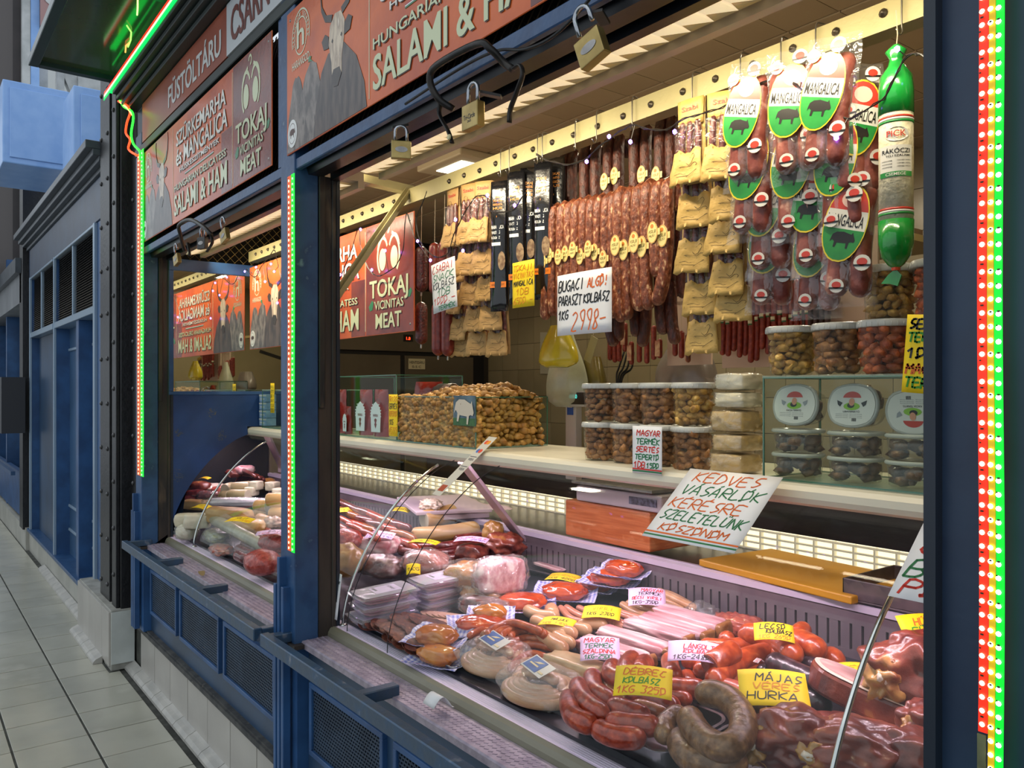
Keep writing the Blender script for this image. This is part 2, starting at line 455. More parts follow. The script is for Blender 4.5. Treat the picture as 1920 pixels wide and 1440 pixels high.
struct(b, 'trim_1', mat('dirty_ledge', '#4a4a48', '#2b2d30', s=16, r=.7, b=.4, c3='#77756c'))
# ---- blue kick panels with perforated vents
b = MB(); b.box(-5.08, .6, 1.10, 1.13, .29, .74)
panel = struct(b, 'wall_panel', mat('blue_panel', '#263a50', '#2b4663', s=3, r=.38, b=.08, bs=20))
VM = mat('vent_mesh', '#33465c', '#27384c', s=10, r=.45, m=.3)
VB = mat('vent_dark', '#0c1118', r=.8)
def vent(x0, x1, z0, z1):
    b = MB(); w_ = .018
    b.box(x0, x1, 1.083, 1.102, z0, z0 + w_); b.box(x0, x1, 1.083, 1.102, z1 - w_, z1)
    b.box(x0, x0 + w_, 1.083, 1.102, z0 + w_, z1 - w_); b.box(x1 - w_, x1, 1.083, 1.102, z0 + w_, z1 - w_)
    fr = b.build('vent_frame', BL, panel, bev=.002, seg=1)
    d = MB(); d.box(x0 + w_, x1 - w_, 1.0985, 1.1005, z0 + w_, z1 - w_); d.build('vent_backing', VB, fr)
    g = MB(); p = .0155; n = int((x1 - x0 - 2 * w_) / p); m_ = int((z1 - z0 - 2 * w_) / (p * .72))
    for j in range(m_ + 1):
        z = z0 + w_ + j * p * .72
        g.box(x0 + w_, x1 - w_, 1.0915, 1.094, z - .0026, z + .0026)
    for j in range(m_):
        z = z0 + w_ + j * p * .72
        for i in range(n + 1):
            x = x0 + w_ + i * p + (p / 2 if j % 2 else 0)
            if x < x1 - w_ - .003: g.box(x, x + .0045, 1.0913, 1.0938, z, z + p * .72)
    g.build('vent_grille', VM, fr)
for bx in (0, 2.12):
    for x0, x1 in ((-4.66, -4.15), (-4.09, -3.49), (-3.43, -2.85)): vent(x0 + bx, x1 + bx, .395, .635)
# ---- stall posts
def post(nm, x0, x1, right=False):
    b = MB()
    b.box(x0, x1, 1.05, 1.135, .74, 3.0)
    p = struct(b, nm, BLW if not right else BLD, bev=.003, seg=1)
    b = MB(); b.box(x0, x1, 1.06, 1.21, .29, .74); b.build('post_foot', BL, p)
    b = MB()
    for i in range(3): b.box(x0 - .005 + i * .034, x0 + .015 + i * .034, 1.025, 1.052, .30, 1.0 - (.06 if i != 1 else -.035))
    b.build('fluting', BL, p, bev=.002, seg=1)
    g = MB(); g.box(x1 - .045, x1 + .004, 1.137, 1.158, 1.54, 2.33); g.build('shutter_guide', RAIL, p, bev=.002, seg=1)
    g = MB(); g.box(x1 - .05, x1 - .004, 1.137, 1.20, .755, 2.33); g.box(x1 - .004, x1 + .002, 1.185, 1.20, .755, 2.33)
    g.build('guide_channel', RAIL, p, bev=.002, seg=1)
    g = MB(); g.box(x1 - .05, x1 + .004, 1.20, 1.212, .755, 2.33); g.build('guide_edge', mat('edge_blue_black', '#1a2430', r=.4), p)
    return p
post('trim_2', -4.83, -4.70); post('trim_3', -2.70, -2.58)
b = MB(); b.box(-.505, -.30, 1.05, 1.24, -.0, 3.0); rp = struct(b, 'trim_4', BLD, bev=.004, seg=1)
b = MB(); b.box(-.5, -.485, 1.032, 1.05, .0, 3.0); b.build('edge_strip', mat('edge_blue_black', '#1a2430', r=.4), rp)
# sill plates under posts
b = MB(); b.box(-2.72, -2.555, 1.04, 1.20, .742, .756); b.box(-4.85, -4.675, 1.04, 1.20, .742, .756)
struct(b, 'trim_5', RAIL)
# ---- lintel of the shutter housing + header
b = MB(); b.box(-4.7, -2.70, 1.055, 1.075, 2.335, 2.372); b.box(-2.58, -.5, 1.055, 1.075, 2.335, 2.372)
lf = struct(b, 'trim_6', BLW, bev=.003, seg=1)
LU = mat('lintel_dark', '#0e131b', '#0a0d13', s=8, r=.35, b=.2)
b = MB()
for x0, x1 in ((-4.70, -2.70), (-2.58, -.5)):
    b.box(x0, x1, 1.075, 1.205, 2.352, 2.372)
    b.add([(x0, 1.09, 2.352), (x1, 1.09, 2.352), (x1, 1.10, 2.325), (x0, 1.10, 2.325), (x0, 1.15, 2.325), (x1, 1.15, 2.325), (x1, 1.165, 2.352), (x0, 1.165, 2.352)],
          [(0, 1, 2, 3), (3, 2, 5, 4), (4, 5, 6, 7)])
    b.box(x0, x1, 1.178, 1.208, 2.318, 2.372)
b.build('shutter_housing', LU, lf)
b = MB()
b.box(-4.83, -.3, 1.045, 1.09, 2.885, 2.925)
b.box(-4.83, -.3, 1.0, 1.06, 3.14, 3.16); b.box(-4.83, -.3, .975, 1.02, 3.165, 3.185); b.box(-4.83, -.3, .95, .99, 3.19, 3.21)
b.box(-4.83, -.3, .93, 1.1, 3.215, 3.235)
hd = struct(b, 'trim_7', mat('header_green_black', '#17211f', '#202b29', s=5, r=.4), bev=.003, seg=1)
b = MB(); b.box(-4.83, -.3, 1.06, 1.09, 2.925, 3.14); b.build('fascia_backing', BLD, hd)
# wood slats and wire mesh filling the frame behind the sign boards
b = MB(); b.box(-4.7, -2.7, 1.105, 1.115, 2.372, 2.885); b.box(-2.58, -.5, 1.105, 1.115, 2.372, 2.885)
bk = struct(b, 'wall_upper', mat('dark_brown_board', '#1b140d', '#2c2116', s=8, r=.8, st=(6, 1, .6)))
def wiremesh(P0, eu, ev, lu, lv, pitch, r, name, m, parent=None, kind='stuff'):
    P0, eu, ev = Vector(P0), Vector(eu), Vector(ev); g = MB(); k = -int(lv / pitch) - 1
    nrm = eu.cross(ev).normalized()
    while k * pitch < lu:
        for sgn in (1, -1):
            a0 = k * pitch if sgn > 0 else k * pitch + lv
            s0, s1 = 0., lv
            # u = a0 + sgn*v
            lo, hi = 0., lv
            if sgn > 0: lo, hi = max(0, -a0), min(lv, lu - a0)
            else: lo, hi = max(0, a0 - lu), min(lv, a0)
            if hi - lo > .004:
                A = P0 + eu * (a0 + sgn * lo) + ev * lo + nrm * (sgn * r * .5); B = P0 + eu * (a0 + sgn * hi) + ev * hi + nrm * (sgn * r * .5)
                g.tube([A, B], r, 4, cap=False)
        k += 1
    return g.build(name, m, parent, kind=kind)
GW = mat('gold_wire', '#8d7a4a', '#5d4f33', s=30, r=.45, m=.6)
BW = mat('brown_wire', '#4e3a22', '#2c2116', s=30, r=.5, m=.5)
wiremesh((-4.69, 1.098, 2.375), (1, 0, 0), (0, 0, 1), 1.98, .51, .033, .0022, 'wire_mesh', BW, bk)
wiremesh((-2.57, 1.098, 2.375), (1, 0, 0), (0, 0, 1), 2.06, .51, .033, .0022, 'wire_mesh', BW, bk)
# frame pieces beside the sign boards
b = MB(); b.box(-4.70, -4.66, 1.055, 1.11, 2.372, 2.885); b.box(-2.735, -2.70, 1.055, 1.11, 2.372, 2.885)
b.build('frame_side', BLW, hd)
# ---- counter case body
b = MB()
for x0, x1 in ((-5.46, -2.72), (-2.72, -.4)):
    b.box(x0, x1, 1.205, 2.10, .60, .775)
case = thing('display_counter', 'long refrigerated meat counter with curved glass front and ivory top', 'counter', (-2.55, 1.65, .6), world=True)
b.build('case_body', mat('case_inner', '#4c4a54', r=.5), case)
def ext(mb, prof, x0, x1):
    k = len(prof); vs = [(x0, y, z) for y, z in prof] + [(x1, y, z) for y, z in prof]
    return mb.add(vs, [tuple(range(k - 1, -1, -1)), tuple(range(k, 2 * k))] + [(i, (i + 1) % k, (i + 1) % k + k, i + k) for i in range(k)])
XA, XB = -5.46, -.42
b = MB(); ext(b, [(1.075, .74), (1.168, .74), (1.168, .762), (1.078, .762), (1.075, .757)], XA, XB)
td = b.build('tread_strip', mat('tread_plate', '#b5aab8', '#968c9c', s=26, r=.35, m=.35, b=.35, bs=70), case)
g = MB(); i = 0; x = XA + .02
while x < XB:
    for j in range(4):
        y = 1.092 + j * .018; xx = x + (.008 if j % 2 else 0)
        g.bar((xx, y, .7625), (xx + .010, y + .006, .7625), .004, .002)
    x += .017
g.build('tread_pattern', mat('tread_plate', '#9a8f98'), td, kind='stuff')
b = MB(); ext(b, [(1.168, .75), (1.196, .75), (1.196, .79), (1.190, .792), (1.180, .786), (1.172, .774)], XA, XB)
b.build('front_bumper', mat('bumper_ivory', '#827f6e', '#787563', s=4, r=.4), case, smooth=False)
b = MB(); ext(b, [(1.196, .77), (1.245, .77), (1.245, .79), (1.196, .79)], XA, XB)
for i in range(5): ext(b, [(1.203 + i * .008, .79), (1.206 + i * .008, .79), (1.206 + i * .008, .7915), (1.203 + i * .008, .7915)], XA, XB)
b.build('front_profile', mat('white_profile', '#e2d4e6', r=.35), case)
DKM = mat('deck_dark', '#2b2a33', '#3a3842', s=9, r=.3, m=.3)
b = MB(); ext(b, [(1.245, .776), (2.05, .86), (2.05, .884), (1.245, .80)], XA, XB); b.build('deck', DKM, case)
# rear ledge and slotted grille
GR = mat('grille_panel', '#75696f', '#685c64', s=12, r=.4, m=.25)
b = MB()
slots = MB(); x = XA + .03
ext(b, [(2.035, .88), (2.05, .88), (2.05, .905), (2.035, .905)], XA, XB); ext(b, [(2.035, .975), (2.05, .975), (2.05, 1.015), (2.035, 1.015)], XA, XB)
while x < XB - .04:
    b.box(x, x + .026, 2.036, 2.05, .905, .975); x += .0335
b.build('rear_grille', GR, case)
b = MB(); ext(b, [(2.052, .88), (2.058, .88), (2.058, 1.0), (2.052, 1.0)], XA, XB); b.build('grille_backing', mat('slot_black', '#0b0b0e', r=.8), case)
b = MB(); ext(b, [(2.03, 1.012), (2.085, 1.018), (2.085, 1.03), (2.07, 1.03), (2.068, 1.024), (2.05, 1.024), (2.048, 1.034), (2.03, 1.03)], XA, XB)
b.build('rear_ledge', mat('ledge_steel', '#cbbfd2', r=.3, m=.2), case)
b = MB(); ext(b, [(2.085, .6), (2.62, .6), (2.62, 1.016), (2.085, 1.016)], XA, XB); b.build('work_surface', mat('work_steel', '#3c3b42', '#4a4850', s=10, r=.3, m=.7, b=.05), case)
# ivory top with rounded lip
b = MB(); ext(b, [(1.646, 1.337), (1.634, 1.344), (1.629, 1.356), (1.630, 1.372), (1.640, 1.382), (1.655, 1.386), (2.05, 1.386), (2.05, 1.366), (1.652, 1.366), (1.650, 1.340)], XA, XB)
b.build('counter_top', IVO, case)
b = MB(); ext(b, [(1.70, 1.345), (2.04, 1.345), (2.04, 1.36), (1.70, 1.36)], XA, XB); b.build('top_underside', mat('dark_canopy_film', '#2a2450', '#15131f', s=7, r=.12, st=(1, 5, 1), c3='#5a4fa0', lo=.4, hi=.62), case)
# curved glass panes following the arc between front profile and lip
GP = [(1.204, .791), (1.207, .83), (1.222, .895), (1.25, .965), (1.29, 1.04), (1.345, 1.12), (1.41, 1.195), (1.485, 1.262), (1.565, 1.315), (1.634, 1.343)]
GPs = [(p.y, p.z) for p in catmull([(0, y, z) for y, z in GP], 3)]
glass = film('case_glass', '#fbfdfc', gloss=.12, rough=.0, bump=0)
def gp(t):
    q = t * (len(GPs) - 1); i = min(int(q), len(GPs) - 2); a, c_ = GPs[i], GPs[i + 1]; k = q - i
    return a[0] + (c_[0] - a[0]) * k, a[1] + (c_[1] - a[1]) * k
edges = [-5.46, -4.60, -3.62, -2.50, -2.22, -1.05, -.42]
for x0, x1 in zip(edges, edges[1:]):
    b = MB(); b.sheet2(1, len(GPs) - 1, lambda i, j: (x0 + .002 + i * (x1 - x0 - .004),) + tuple(gp(j)), .004)
    p = b.build('curved_glass_pane', glass, case, smooth=True)
for x in edges[3:5]:
    b = MB(); b.tube([(x, y - .002, z) for y, z in GPs], .0016, 5); b.build('pane_edge', mat('dark_edge', '#1c1a20', r=.3), case)
for x in (-4.33, -2.57, -.765):
    b = MB(); b.tube([(x, y + .016, z - .004) for y, z in GPs[:-2]], .0055, 8); o = b.build('chrome_arm', CHR, case, smooth=True)
    b = MB(); b.lathe([(.013, 0), (.013, .004), (.007, .008)], (x, 1.222, .79), 14); b.build('arm_foot', CHR, o, smooth=True)
# slanted struts carrying the top
for x, in ((-2.86,), (-.92 - .0,)):
    b = MB(); b.bar((x, 1.70, 1.35), (x + .02, 2.04, 1.04), .060, .016, up=(1, 0, 0)) if False else None
def strut(pu, pd):
    b = MB(); A, B = Vector(pu), Vector(pd); b.bar(A, B, .014, .058, up=(1, 0, 0)); b.box(B.x - .035, B.x + .035, B.y - .02, B.y + .05, B.z - .02, B.z + .012)
    b.build('top_strut', mat('strut_pink_grey', '#b7a3b0', r=.35, m=.3), case, bev=.002, seg=1)
strut(W(868, 868, y=1.70), W(985, 1020, y=2.06)); strut(W(590, 850, y=1.70), W(640, 960, y=2.06)); strut(W(420 + 80, 815, y=1.70), W(530, 880, y=2.06))
# ---- guard rails in front (flat blue steel frames)
def guard(x0, x1, hang):
    g = thing('guard_rail', hang, 'rail', ((x0 + x1) / 2, 1.0, .74), world=True)
    m_ = mat('rail_worn_blue', '#3c4f63', '#33506e', s=18, r=.35, m=.25, b=.25, c3='#8b9097', lo=.45, hi=.62)
    b = MB(); b.box(x0, x1, .955, .985, .752, .795); b.build('front_bar', m_, g, bev=.003, seg=1)
    for x in (x0 + .02, x0 + (x1 - x0) * .31, x0 + (x1 - x0) * .64, x1 - .02):
        b = MB(); b.box(x - .018, x + .018, .985, 1.10, .758, .79); b.build('cross_bar', m_, g, bev=.003, seg=1)
guard(-4.72, -2.70, 'blue steel guard rail in front of the far half of the counter')
guard(-2.64, -.50, 'chipped blue steel guard rail nearest the camera, below the open meat counter')
# ---- blue partition with mirror, back wall, fridge wall, ceiling
b = MB(); YZ = [(1.19, .29), (1.19, 1.575), (2.0, 1.575), (2.0, 1.389), (1.625, 1.389)] + [(y - .004, z) for y, z in GPs[::-1]] + [(1.200, .75), (1.10, .75), (1.10, .29)]
b.prism([(y, z) for y, z in YZ], -4.76, -4.70, Matrix(((0, 0, 1, 0), (1, 0, 0, 0), (0, 1, 0, 0), (0, 0, 0, 1))))
part = struct(b, 'wall_partition', mat('partition_blue', '#1c3a66', '#21447a', s=4, r=.35, b=.05))
b = MB(); b.box(-4.76, -4.695, 1.19, 2.0, 1.575, 1.595); b.box(-4.76, -4.69, 1.19, 2.0, 2.265, 2.33); b.box(-4.76, -4.695, 1.19, 1.215, 1.595, 2.265)
b.build('mirror_frame', BL, part, bev=.002, seg=1)
b = MB(); b.box(-4.75, -4.70, 1.215, 1.99, 1.595, 2.265); b.build('mirror', mat('mirror', '#d5d8d2', r=.015, m=1.), part)
sm = MB(); rr = random.Random(5)
for (u, v, r0) in ((333, 892, .030), (398, 775, .022), (415, 817, .026), (335, 812, .02)):
    c = W(u, v, x=-4.699)
    for k in range(22):
        a = rr.uniform(0, 2 * PI); q = r0 * rr.random() ** .6; l = rr.uniform(.003, .011); a2 = rr.uniform(0, PI)
        p = c + Vector((0, math.cos(a) * q, math.sin(a) * q * 1.2)); d = Vector((0, math.cos(a2), math.sin(a2))) * l
        sm.bar(p - d, p + d, .0009, .0009)
sm.build('scuff_marks', mat('scuff', '#6f6a4c', r=.7), part, kind='stuff')
wiremesh((-4.72, 1.2, 2.33), (0, 1, 0), (0, 0, 1), .85, .42, .05, .0018, 'wire_mesh', GW, part)
b = MB(); b.box(-6.4, 0.6, 3.88, 3.95, .0, 2.8)
bw = struct(b, 'wall_back', mat('back_grout', '#2b2416', r=.9))
BT = mat('back_tile', '#8a7f62', '#7e7458', s=1.5, r=.25, b=.03)
tm = MB(); tm.box(.0015, .1985, 3.868, 3.88, .0015, .1985); f0 = None
for i in range(24):
    for j in range(10):
        if f0 is None: o = f0 = tm.build('tile', BT, bw)
        else: o = f0.copy(); COL.objects.link(o); o.parent = bw
        o.location = (-5.42 + i * .2, 0, .76 + j * .2)
b = MB(); b.box(-.32, -.30 + .9, 1.24, 3.9, 0, 2.8); struct(b, 'wall_right', mat('wall_side_tile', '#8a7f62', '#7e7458', s=1.5, r=.3))
b = MB(); b.box(-5.56, -5.50, 1.22, 3.88, 0, 2.8)
fw = struct(b, 'wall_left', mat('fridge_gap', '#0d0c0a', r=.7))
FD = mat('fridge_door', '#6b6250', '#5d5545', s=2, r=.4, m=.3)
for y0, y1, z0, z1 in ((2.05, 3.08, .8, 1.87), (3.12, 3.76, .8, 1.87), (2.05, 3.76, 1.90, 2.38)):
    b = MB(); b.box(-5.50, -5.475, y0, y1, z0, z1); b.build('fridge_door', FD, fw, bev=.003, seg=1)
b = MB(); b.box(-6.4, .6, 1.21, 3.95, 2.765, 2.82)
ce = struct(b, 'ceiling', mat('ceiling_gap', '#33230f', r=.9))
CP = mat('ceiling_board', '#b09c80', '#a69276', s=1.2, r=.6)
tm = MB(); tm.box(.0015, .1765, .005, .46, 2.75, 2.765); f0 = None
for i in range(29):
    for j in range(6):
        if f0 is None: o = f0 = tm.build('panel', CP, ce)
        else: o = f0.copy(); COL.objects.link(o); o.parent = ce
        o.location = (-5.45 + i * .178, 1.345 + j * .468 - .002, 0)
# ---- prism tube lamp along the opening
lt = thing('tube_light', 'long prismatic fluorescent light behind the shutter housing', 'light', (-1.55, 1.3, 2.36), world=True)
lt2 = thing('tube_light', 'prismatic fluorescent light above the far half of the counter', 'light', (-3.7, 1.3, 2.36), world=True)
for L_, x0, x1 in ((lt, -2.56, -.5), (lt2, -4.68, -2.72)):
    b = MB(); b.box(x0, x1, 1.225, 1.375, 2.372, 2.41); b.box(x0, x1, 1.352, 1.378, 2.346, 2.372); b.build('housing', mat('lamp_housing', '#b9ab94', r=.5), L_)
    b = MB(); b.box(x0, x1, 1.378, 1.400, 2.366, 2.372); b.build('tube_shelf', mat('lamp_housing', ''), L_)
    A = MB(); B = MB(); p = .0615; n = int((x1 - x0) / p)
    for i in range(n):
        xa = x0 + i * p; ap = (xa + p / 2, 1.285, 2.350)
        q = [(xa, 1.225, 2.366), (xa + p, 1.225, 2.366), (xa + p, 1.350, 2.366), (xa, 1.350, 2.366)]
        A.add(q + [ap], [(0, 1, 4), (3, 0, 4)]); A.add([q[1], q[2], ap], [(0, 1, 2)])
        B.add([q[2], q[3], (xa + p / 2, 1.292, 2.351)], [(0, 1, 2)])
    A.build('diffuser', mat('lamp_diffuser', '#fff0cf', em=.62, emc='#ffe7b8'), L_); B.build('reflector', mat('lamp_facet', '#bda24f', '#8f8c7a', s=30, r=.3, em=.12, emc='#ffd890'), L_)
c = W(868, 303, z=2.75)
cl = thing('ceiling_light', 'square lit ceiling lamp above the hanging rail', 'light', c)
b = MB(); b.box(-.20, .20, -.15, .15, -.035, 0); b.build('housing', mat('light_box', '#c9bda0', r=.5), cl, bev=.008)
b = MB(); b.box(-.115, .115, -.085, .085, -.038, -.030); b.build('diffuser', emit('panel_glow', '#fff3d8', 6), cl)
# ---- iron column, its plinth and the neighbouring cabinets
b = MB(); b.box(-5.54, -5.27, 1.0, 1.02, .344, 4.4); b.box(-5.41, -5.38, 1.02, 1.2, .344, 4.4); b.box(-5.10, -5.06, 1.02, 1.16, .344, 4.4); b.box(-5.30, -5.08, 1.10, 1.2, .344, 4.4)
b.box(-5.56, -5.5, 1.02, 1.2, .344, 4.4); b.box(-5.16, -4.96, 1.075, 1.10, .3, 4.4); b.box(-5.20, -5.09, 1.0, 1.02, .344, 4.4)
colm = thing('iron_column', 'black riveted iron column on a pale tiled plinth', 'column', (-5.3, 1.08, 0), world=True)
b.build('shaft', BLK, colm, bev=.003, seg=1)
rv = MB(); rv.lathe([(.014, 0), (.013, .005), (.009, .010), (0, .012)], (0, 0, 0), 10, M=Matrix.Rotation(PI / 2, 4, 'X'))
f0 = None
for x, y in ((-5.50, 1.0), (-5.145, 1.0), (-5.0, 1.075), (-5.32, 1.0)):
    for k in range(13):
        z = .44 + k * .27 + (.09 if x > -5.2 else 0)
        if f0 is None: o = f0 = rv.build('rivet', mat('rivet_iron', '#29292b', r=.3, spec=.8), colm, smooth=True)
        else: o = f0.copy(); COL.objects.link(o); o.parent = colm
        o.location = (x, y, z)
rv.v = []
b = MB(); b.box(-6.05, -5.045, .965, 1.09, 0, .344); pl = b.build('plinth', mat('plinth_cement', '#9b9a92', '#86857d', s=12, r=.8, b=.4), colm, bev=.004, seg=1)
for k in range(5):
    b = MB(); b.box(-6.05 + k * .2, -5.852 + k * .2, .955, .966, .03, .335); b.build('tile', KT, pl, bev=.001, seg=1)
b = MB(); b.box(-5.046, -5.036, .966, 1.088, .04, .335); b.build('tile', mat('plinth_end', '#c3c8c4', '#b5bab6', s=6, r=.4, b=.3), pl)
# neighbouring closed stall: posts, panels, louvres, cornice
kw = MB(); kw.box(-9.4, -6.0, 1.05, 1.2, -.04, .19); struct(kw, 'wall_far_kick', mat('kick_white', '#a7a69d', '#98978e', s=4, r=.5, b=.1))
nb = MB(); nb.box(-9.4, -5.56, 1.16, 1.22, .19, 3.0); nf = struct(nb, 'wall_far', mat('blue_panel_sheen', '#3c5a78', '#46688c', s=3, r=.3, m=.25, b=.05))
def nbox(nm, m_, *a, bev=.003):
    b = MB(); b.box(*a); return b.build(nm, m_, nf, bev=bev, seg=1)
EL = mat('edge_light', '#8ea3b5', r=.3, m=.3)
for x0, x1 in ((-6.0, -5.56), (-7.85, -7.73), (-9.42, -9.29)):
    nbox('post', BL, x0, x1, 1.06, 1.17, .19, 3.0); nbox('post_edge', EL, x0 - .02 if x0 == -6.0 else x1 - .03, x0 + .03 if x0 == -6.0 else x1 + .002, 1.04, 1.062, .19, 2.72)
nbox('mullion', BL, -6.78, -6.68, 1.06, 1.17, .19, 2.12)
nbox('sill', BLW, -9.4, -5.56, 1.03, 1.17, .19, .22)
for x0, x1 in ((-9.29, -7.85), (-7.73, -6.0)):
    nbox('transom', EL, x0, x1, 1.045, 1.16, 2.12, 2.17); nbox('frieze_moulding', EL, x0, x1, 1.045, 1.10, 2.70, 2.72)
for z in (.42, 1.93, .62):
    for x0, x1 in ((-7.70, -6.80), (-6.66, -6.03)): nbox('panel_moulding', EL, x0, x1, 1.145, 1.16, z, z + .022)
nbox('door_leaf', mat('blue_panel', '#243e5e'), -9.25, -7.88, 1.12, 1.16, .22, 2.12)
LV = mat('louvre_brown', '#4a3d27', '#3a2f1d', s=30, r=.6)
for x0, x1 in ((-9.27, -8.62), (-8.58, -7.87), (-7.71, -6.93), (-6.89, -6.03)):
    g = MB()
    for k in range(28): g.add([(x0, 1.062, 2.175 + k * .0185), (x1, 1.062, 2.175 + k * .0185), (x1, 1.078, 2.19 + k * .0185), (x0, 1.078, 2.19 + k * .0185)], [(0, 1, 2, 3)])
    nbox('louvre_back', VB, x0, x1, 1.08, 1.16, 2.17, 2.70, bev=0)
    g.build('louvre_slats', LV, nf, kind='stuff'); nbox('louvre_rail', EL, x1, x1 + .03, 1.055, 1.10, 2.17, 2.70)
CO = mat('cornice_grey', '#3c4248', '#4a5157', s=6, r=.4)
for i, (dy, z0, z1) in enumerate(((.0, 3.0, 3.03), (.035, 3.03, 3.06), (.07, 3.06, 3.10), (.11, 3.10, 3.15))):
    nbox('cornice', CO, -9.45, -5.56, 1.03 - dy, 1.2, z0, z1)
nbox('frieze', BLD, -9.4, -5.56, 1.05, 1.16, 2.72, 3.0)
# further stalls down the aisle
kw = MB(); kw.box(-15, -9.4, 1.02, 1.2, -.02, .22); struct(kw, 'wall_distant_kick', mat('kick_white', '#a7a69d'))
kw = MB(); kw.box(-15, -9.7, 1.3, 1.4, .2, 3.2); ds = struct(kw, 'wall_distant', mat('distant_dark', '#20242a', '#2e343c', s=2, r=.6))
def dbox(nm, m_, *a):
    b = MB(); b.box(*a); return b.build(nm, m_, ds)
for x in (-9.85, -11.6, -13.3): dbox('post', BL, x - .1, x, 1.06, 1.3, .2, 3.2)
dbox('post', BLK, -9.72, -9.45, 1.0, 1.2, .2, 4.5)
dbox('meter_box', mat('grey_box', '#2a2c31', r=.5), -9.55, -9.25, .80, 1.0, 1.18, 1.73)
dbox('shop_glass', mat('bright_glass', '#b9c0bb', '#8d958f', s=3, r=.2), -11.5, -9.95, 1.2, 1.22, 1.85, 2.5)
dbox('goods', mat('far_goods', '#8a6a4a', '#c9b07a', s=18, r=.6, c3='#30363a'), -11.5, -9.95, 1.22, 1.3, .9, 1.75)
dbox('rail', BLW, -15, -9.8, .93, .97, .72, .76); dbox('panel', BL, -15, -9.75, 1.05, 1.1, .25, .72)
dbox('cornice', CO, -15, -9.6, .95, 1.3, 2.8, 2.95); dbox('header', mat('header_grey', '#6a6d70', '#7a7d80', s=3), -15, -9.6, 1.0, 1.3, 2.5, 2.8)
# light blue boxes over the neighbour and hall ironwork
def bluebox(nm, label, x0, x1, y0, y1, z0, z1):
    t = thing(nm, label, 'duct', ((x0 + x1) / 2, (y0 + y1) / 2, z0), world=True)
    b = MB(); b.box(x0, x1, y0, y1, z0, z1); b.build('shell', BLL, t, bev=.01)
    b = MB(); b.box(x1, x1 + .012, y0 + .05, y1 - .02, z0 + .05, z1 - .06); b.build('panel', BLL, t, bev=.004, seg=1)
bluebox('sign_box', 'large light blue painted box over the neighbouring stall', -9.0, -8.0, .70, 1.2, 3.52, 4.22)
bluebox('duct_box', 'narrower light blue box beside the iron column', -7.4, -6.9, 1.06, 1.4, 3.16, 3.92)
H = thing('hall_ironwork', 'white and dark iron framing of the hall beyond the blue boxes', 'framing', (-14, 1, 0), world=True)
WI = mat('white_iron', '#b9bcbc', '#9fa3a3', s=5, r=.5, b=.2); DI = mat('dark_iron', '#2a2627', '#352f30', s=4, r=.6)
for (x, y0, y1, z0, z1, m_) in ((-12, .4, .95, 2.8, 12, DI), (-12, .97, 1.15, 2.8, 12, mat('iron_grey', '#55504f', r=.6)), (-11.9, 1.24, 1.33, 3, 12, WI), (-11.9, 1.335, 1.43, 3, 12, BLL), (-12, 1.15, 1.24, 3, 12, DI), (-12.1, 1.43, 1.55, 3, 12, WI), (-12.1, 1.66, 1.74, 3, 12, WI), (-12.1, 1.9, 2.4, 3, 12, WI), (-16, -1.4, .4, 0, 14, DI)):
    b = MB(); b.box(x - .1, x + .1, y0, y1, z0, z1); b.build('stanchion', m_, H)
b = MB(); b.bar((-12.1, 1.45, 6.6), (-12.1, 1.95, 5.4), .14, .14); b.build('brace', WI, H)
b = MB(); b.box(-15, -14.6, -6, .3, 3.0, 3.4); b.box(-15, -14.6, -6, .3, 6.0, 6.5); b.build('girder', DI, H)
b = MB(); b.box(-15.6, -15.5, 1.0, 5, 3, 12); b.build('pale_wall', mat('pale_wall', '#c9ccca', r=.7), H)
b = MB(); b.box(-11.75, -11.7, 1.43, 2.1, 6.2, 9); b.build('rose_board', mat('rose_board', '#9d7a78', r=.5), H)
b = MB(); put_text(b, 'SZ', 1.46, 6.5, .5, .7, Matrix.Translation((-11.69, 0, 0)) @ Matrix(((0, 0, 1, 0), (1, 0, 0, 0), (0, 1, 0, 0), (0, 0, 0, 1)))); b.build('lettering', WI, H)
# canopy over the aisle
cn = thing('canopy', 'dark glazed canopy over the aisle glowing green from the light strips', 'canopy', (-4, .8, 3.4), world=True)
m_ = mat('canopy_frame', '#1d2f33', '#243a3c', s=5, r=.35)
b = MB(); b.box(-5.15, 1.0, .57, .62, 3.385, 3.43); b.build('front_beam', m_, cn, bev=.003, seg=1)
b = MB(); b.box(-5.15, -5.10, .62, 1.0, 3.385, 3.43); b.build('end_beam', m_, cn)
b = MB(); b.box(-5.15, 1.0, 1.0, 1.05, 3.36, 3.42); b.build('rear_beam', mat('canopy_green_bar', '#3c6a58', r=.35), cn)
b = MB(); b.box(-3.95, -3.90, .62, 1.0, 3.39, 3.43); b.build('cross_beam', m_, cn)
b = MB(); b.box(-5.10, 1.0, .62, 1.0, 3.41, 3.42); b.build('glazing', mat('canopy_glass', '#3d4a3a', '#4a5340', s=2, r=.12), cn)

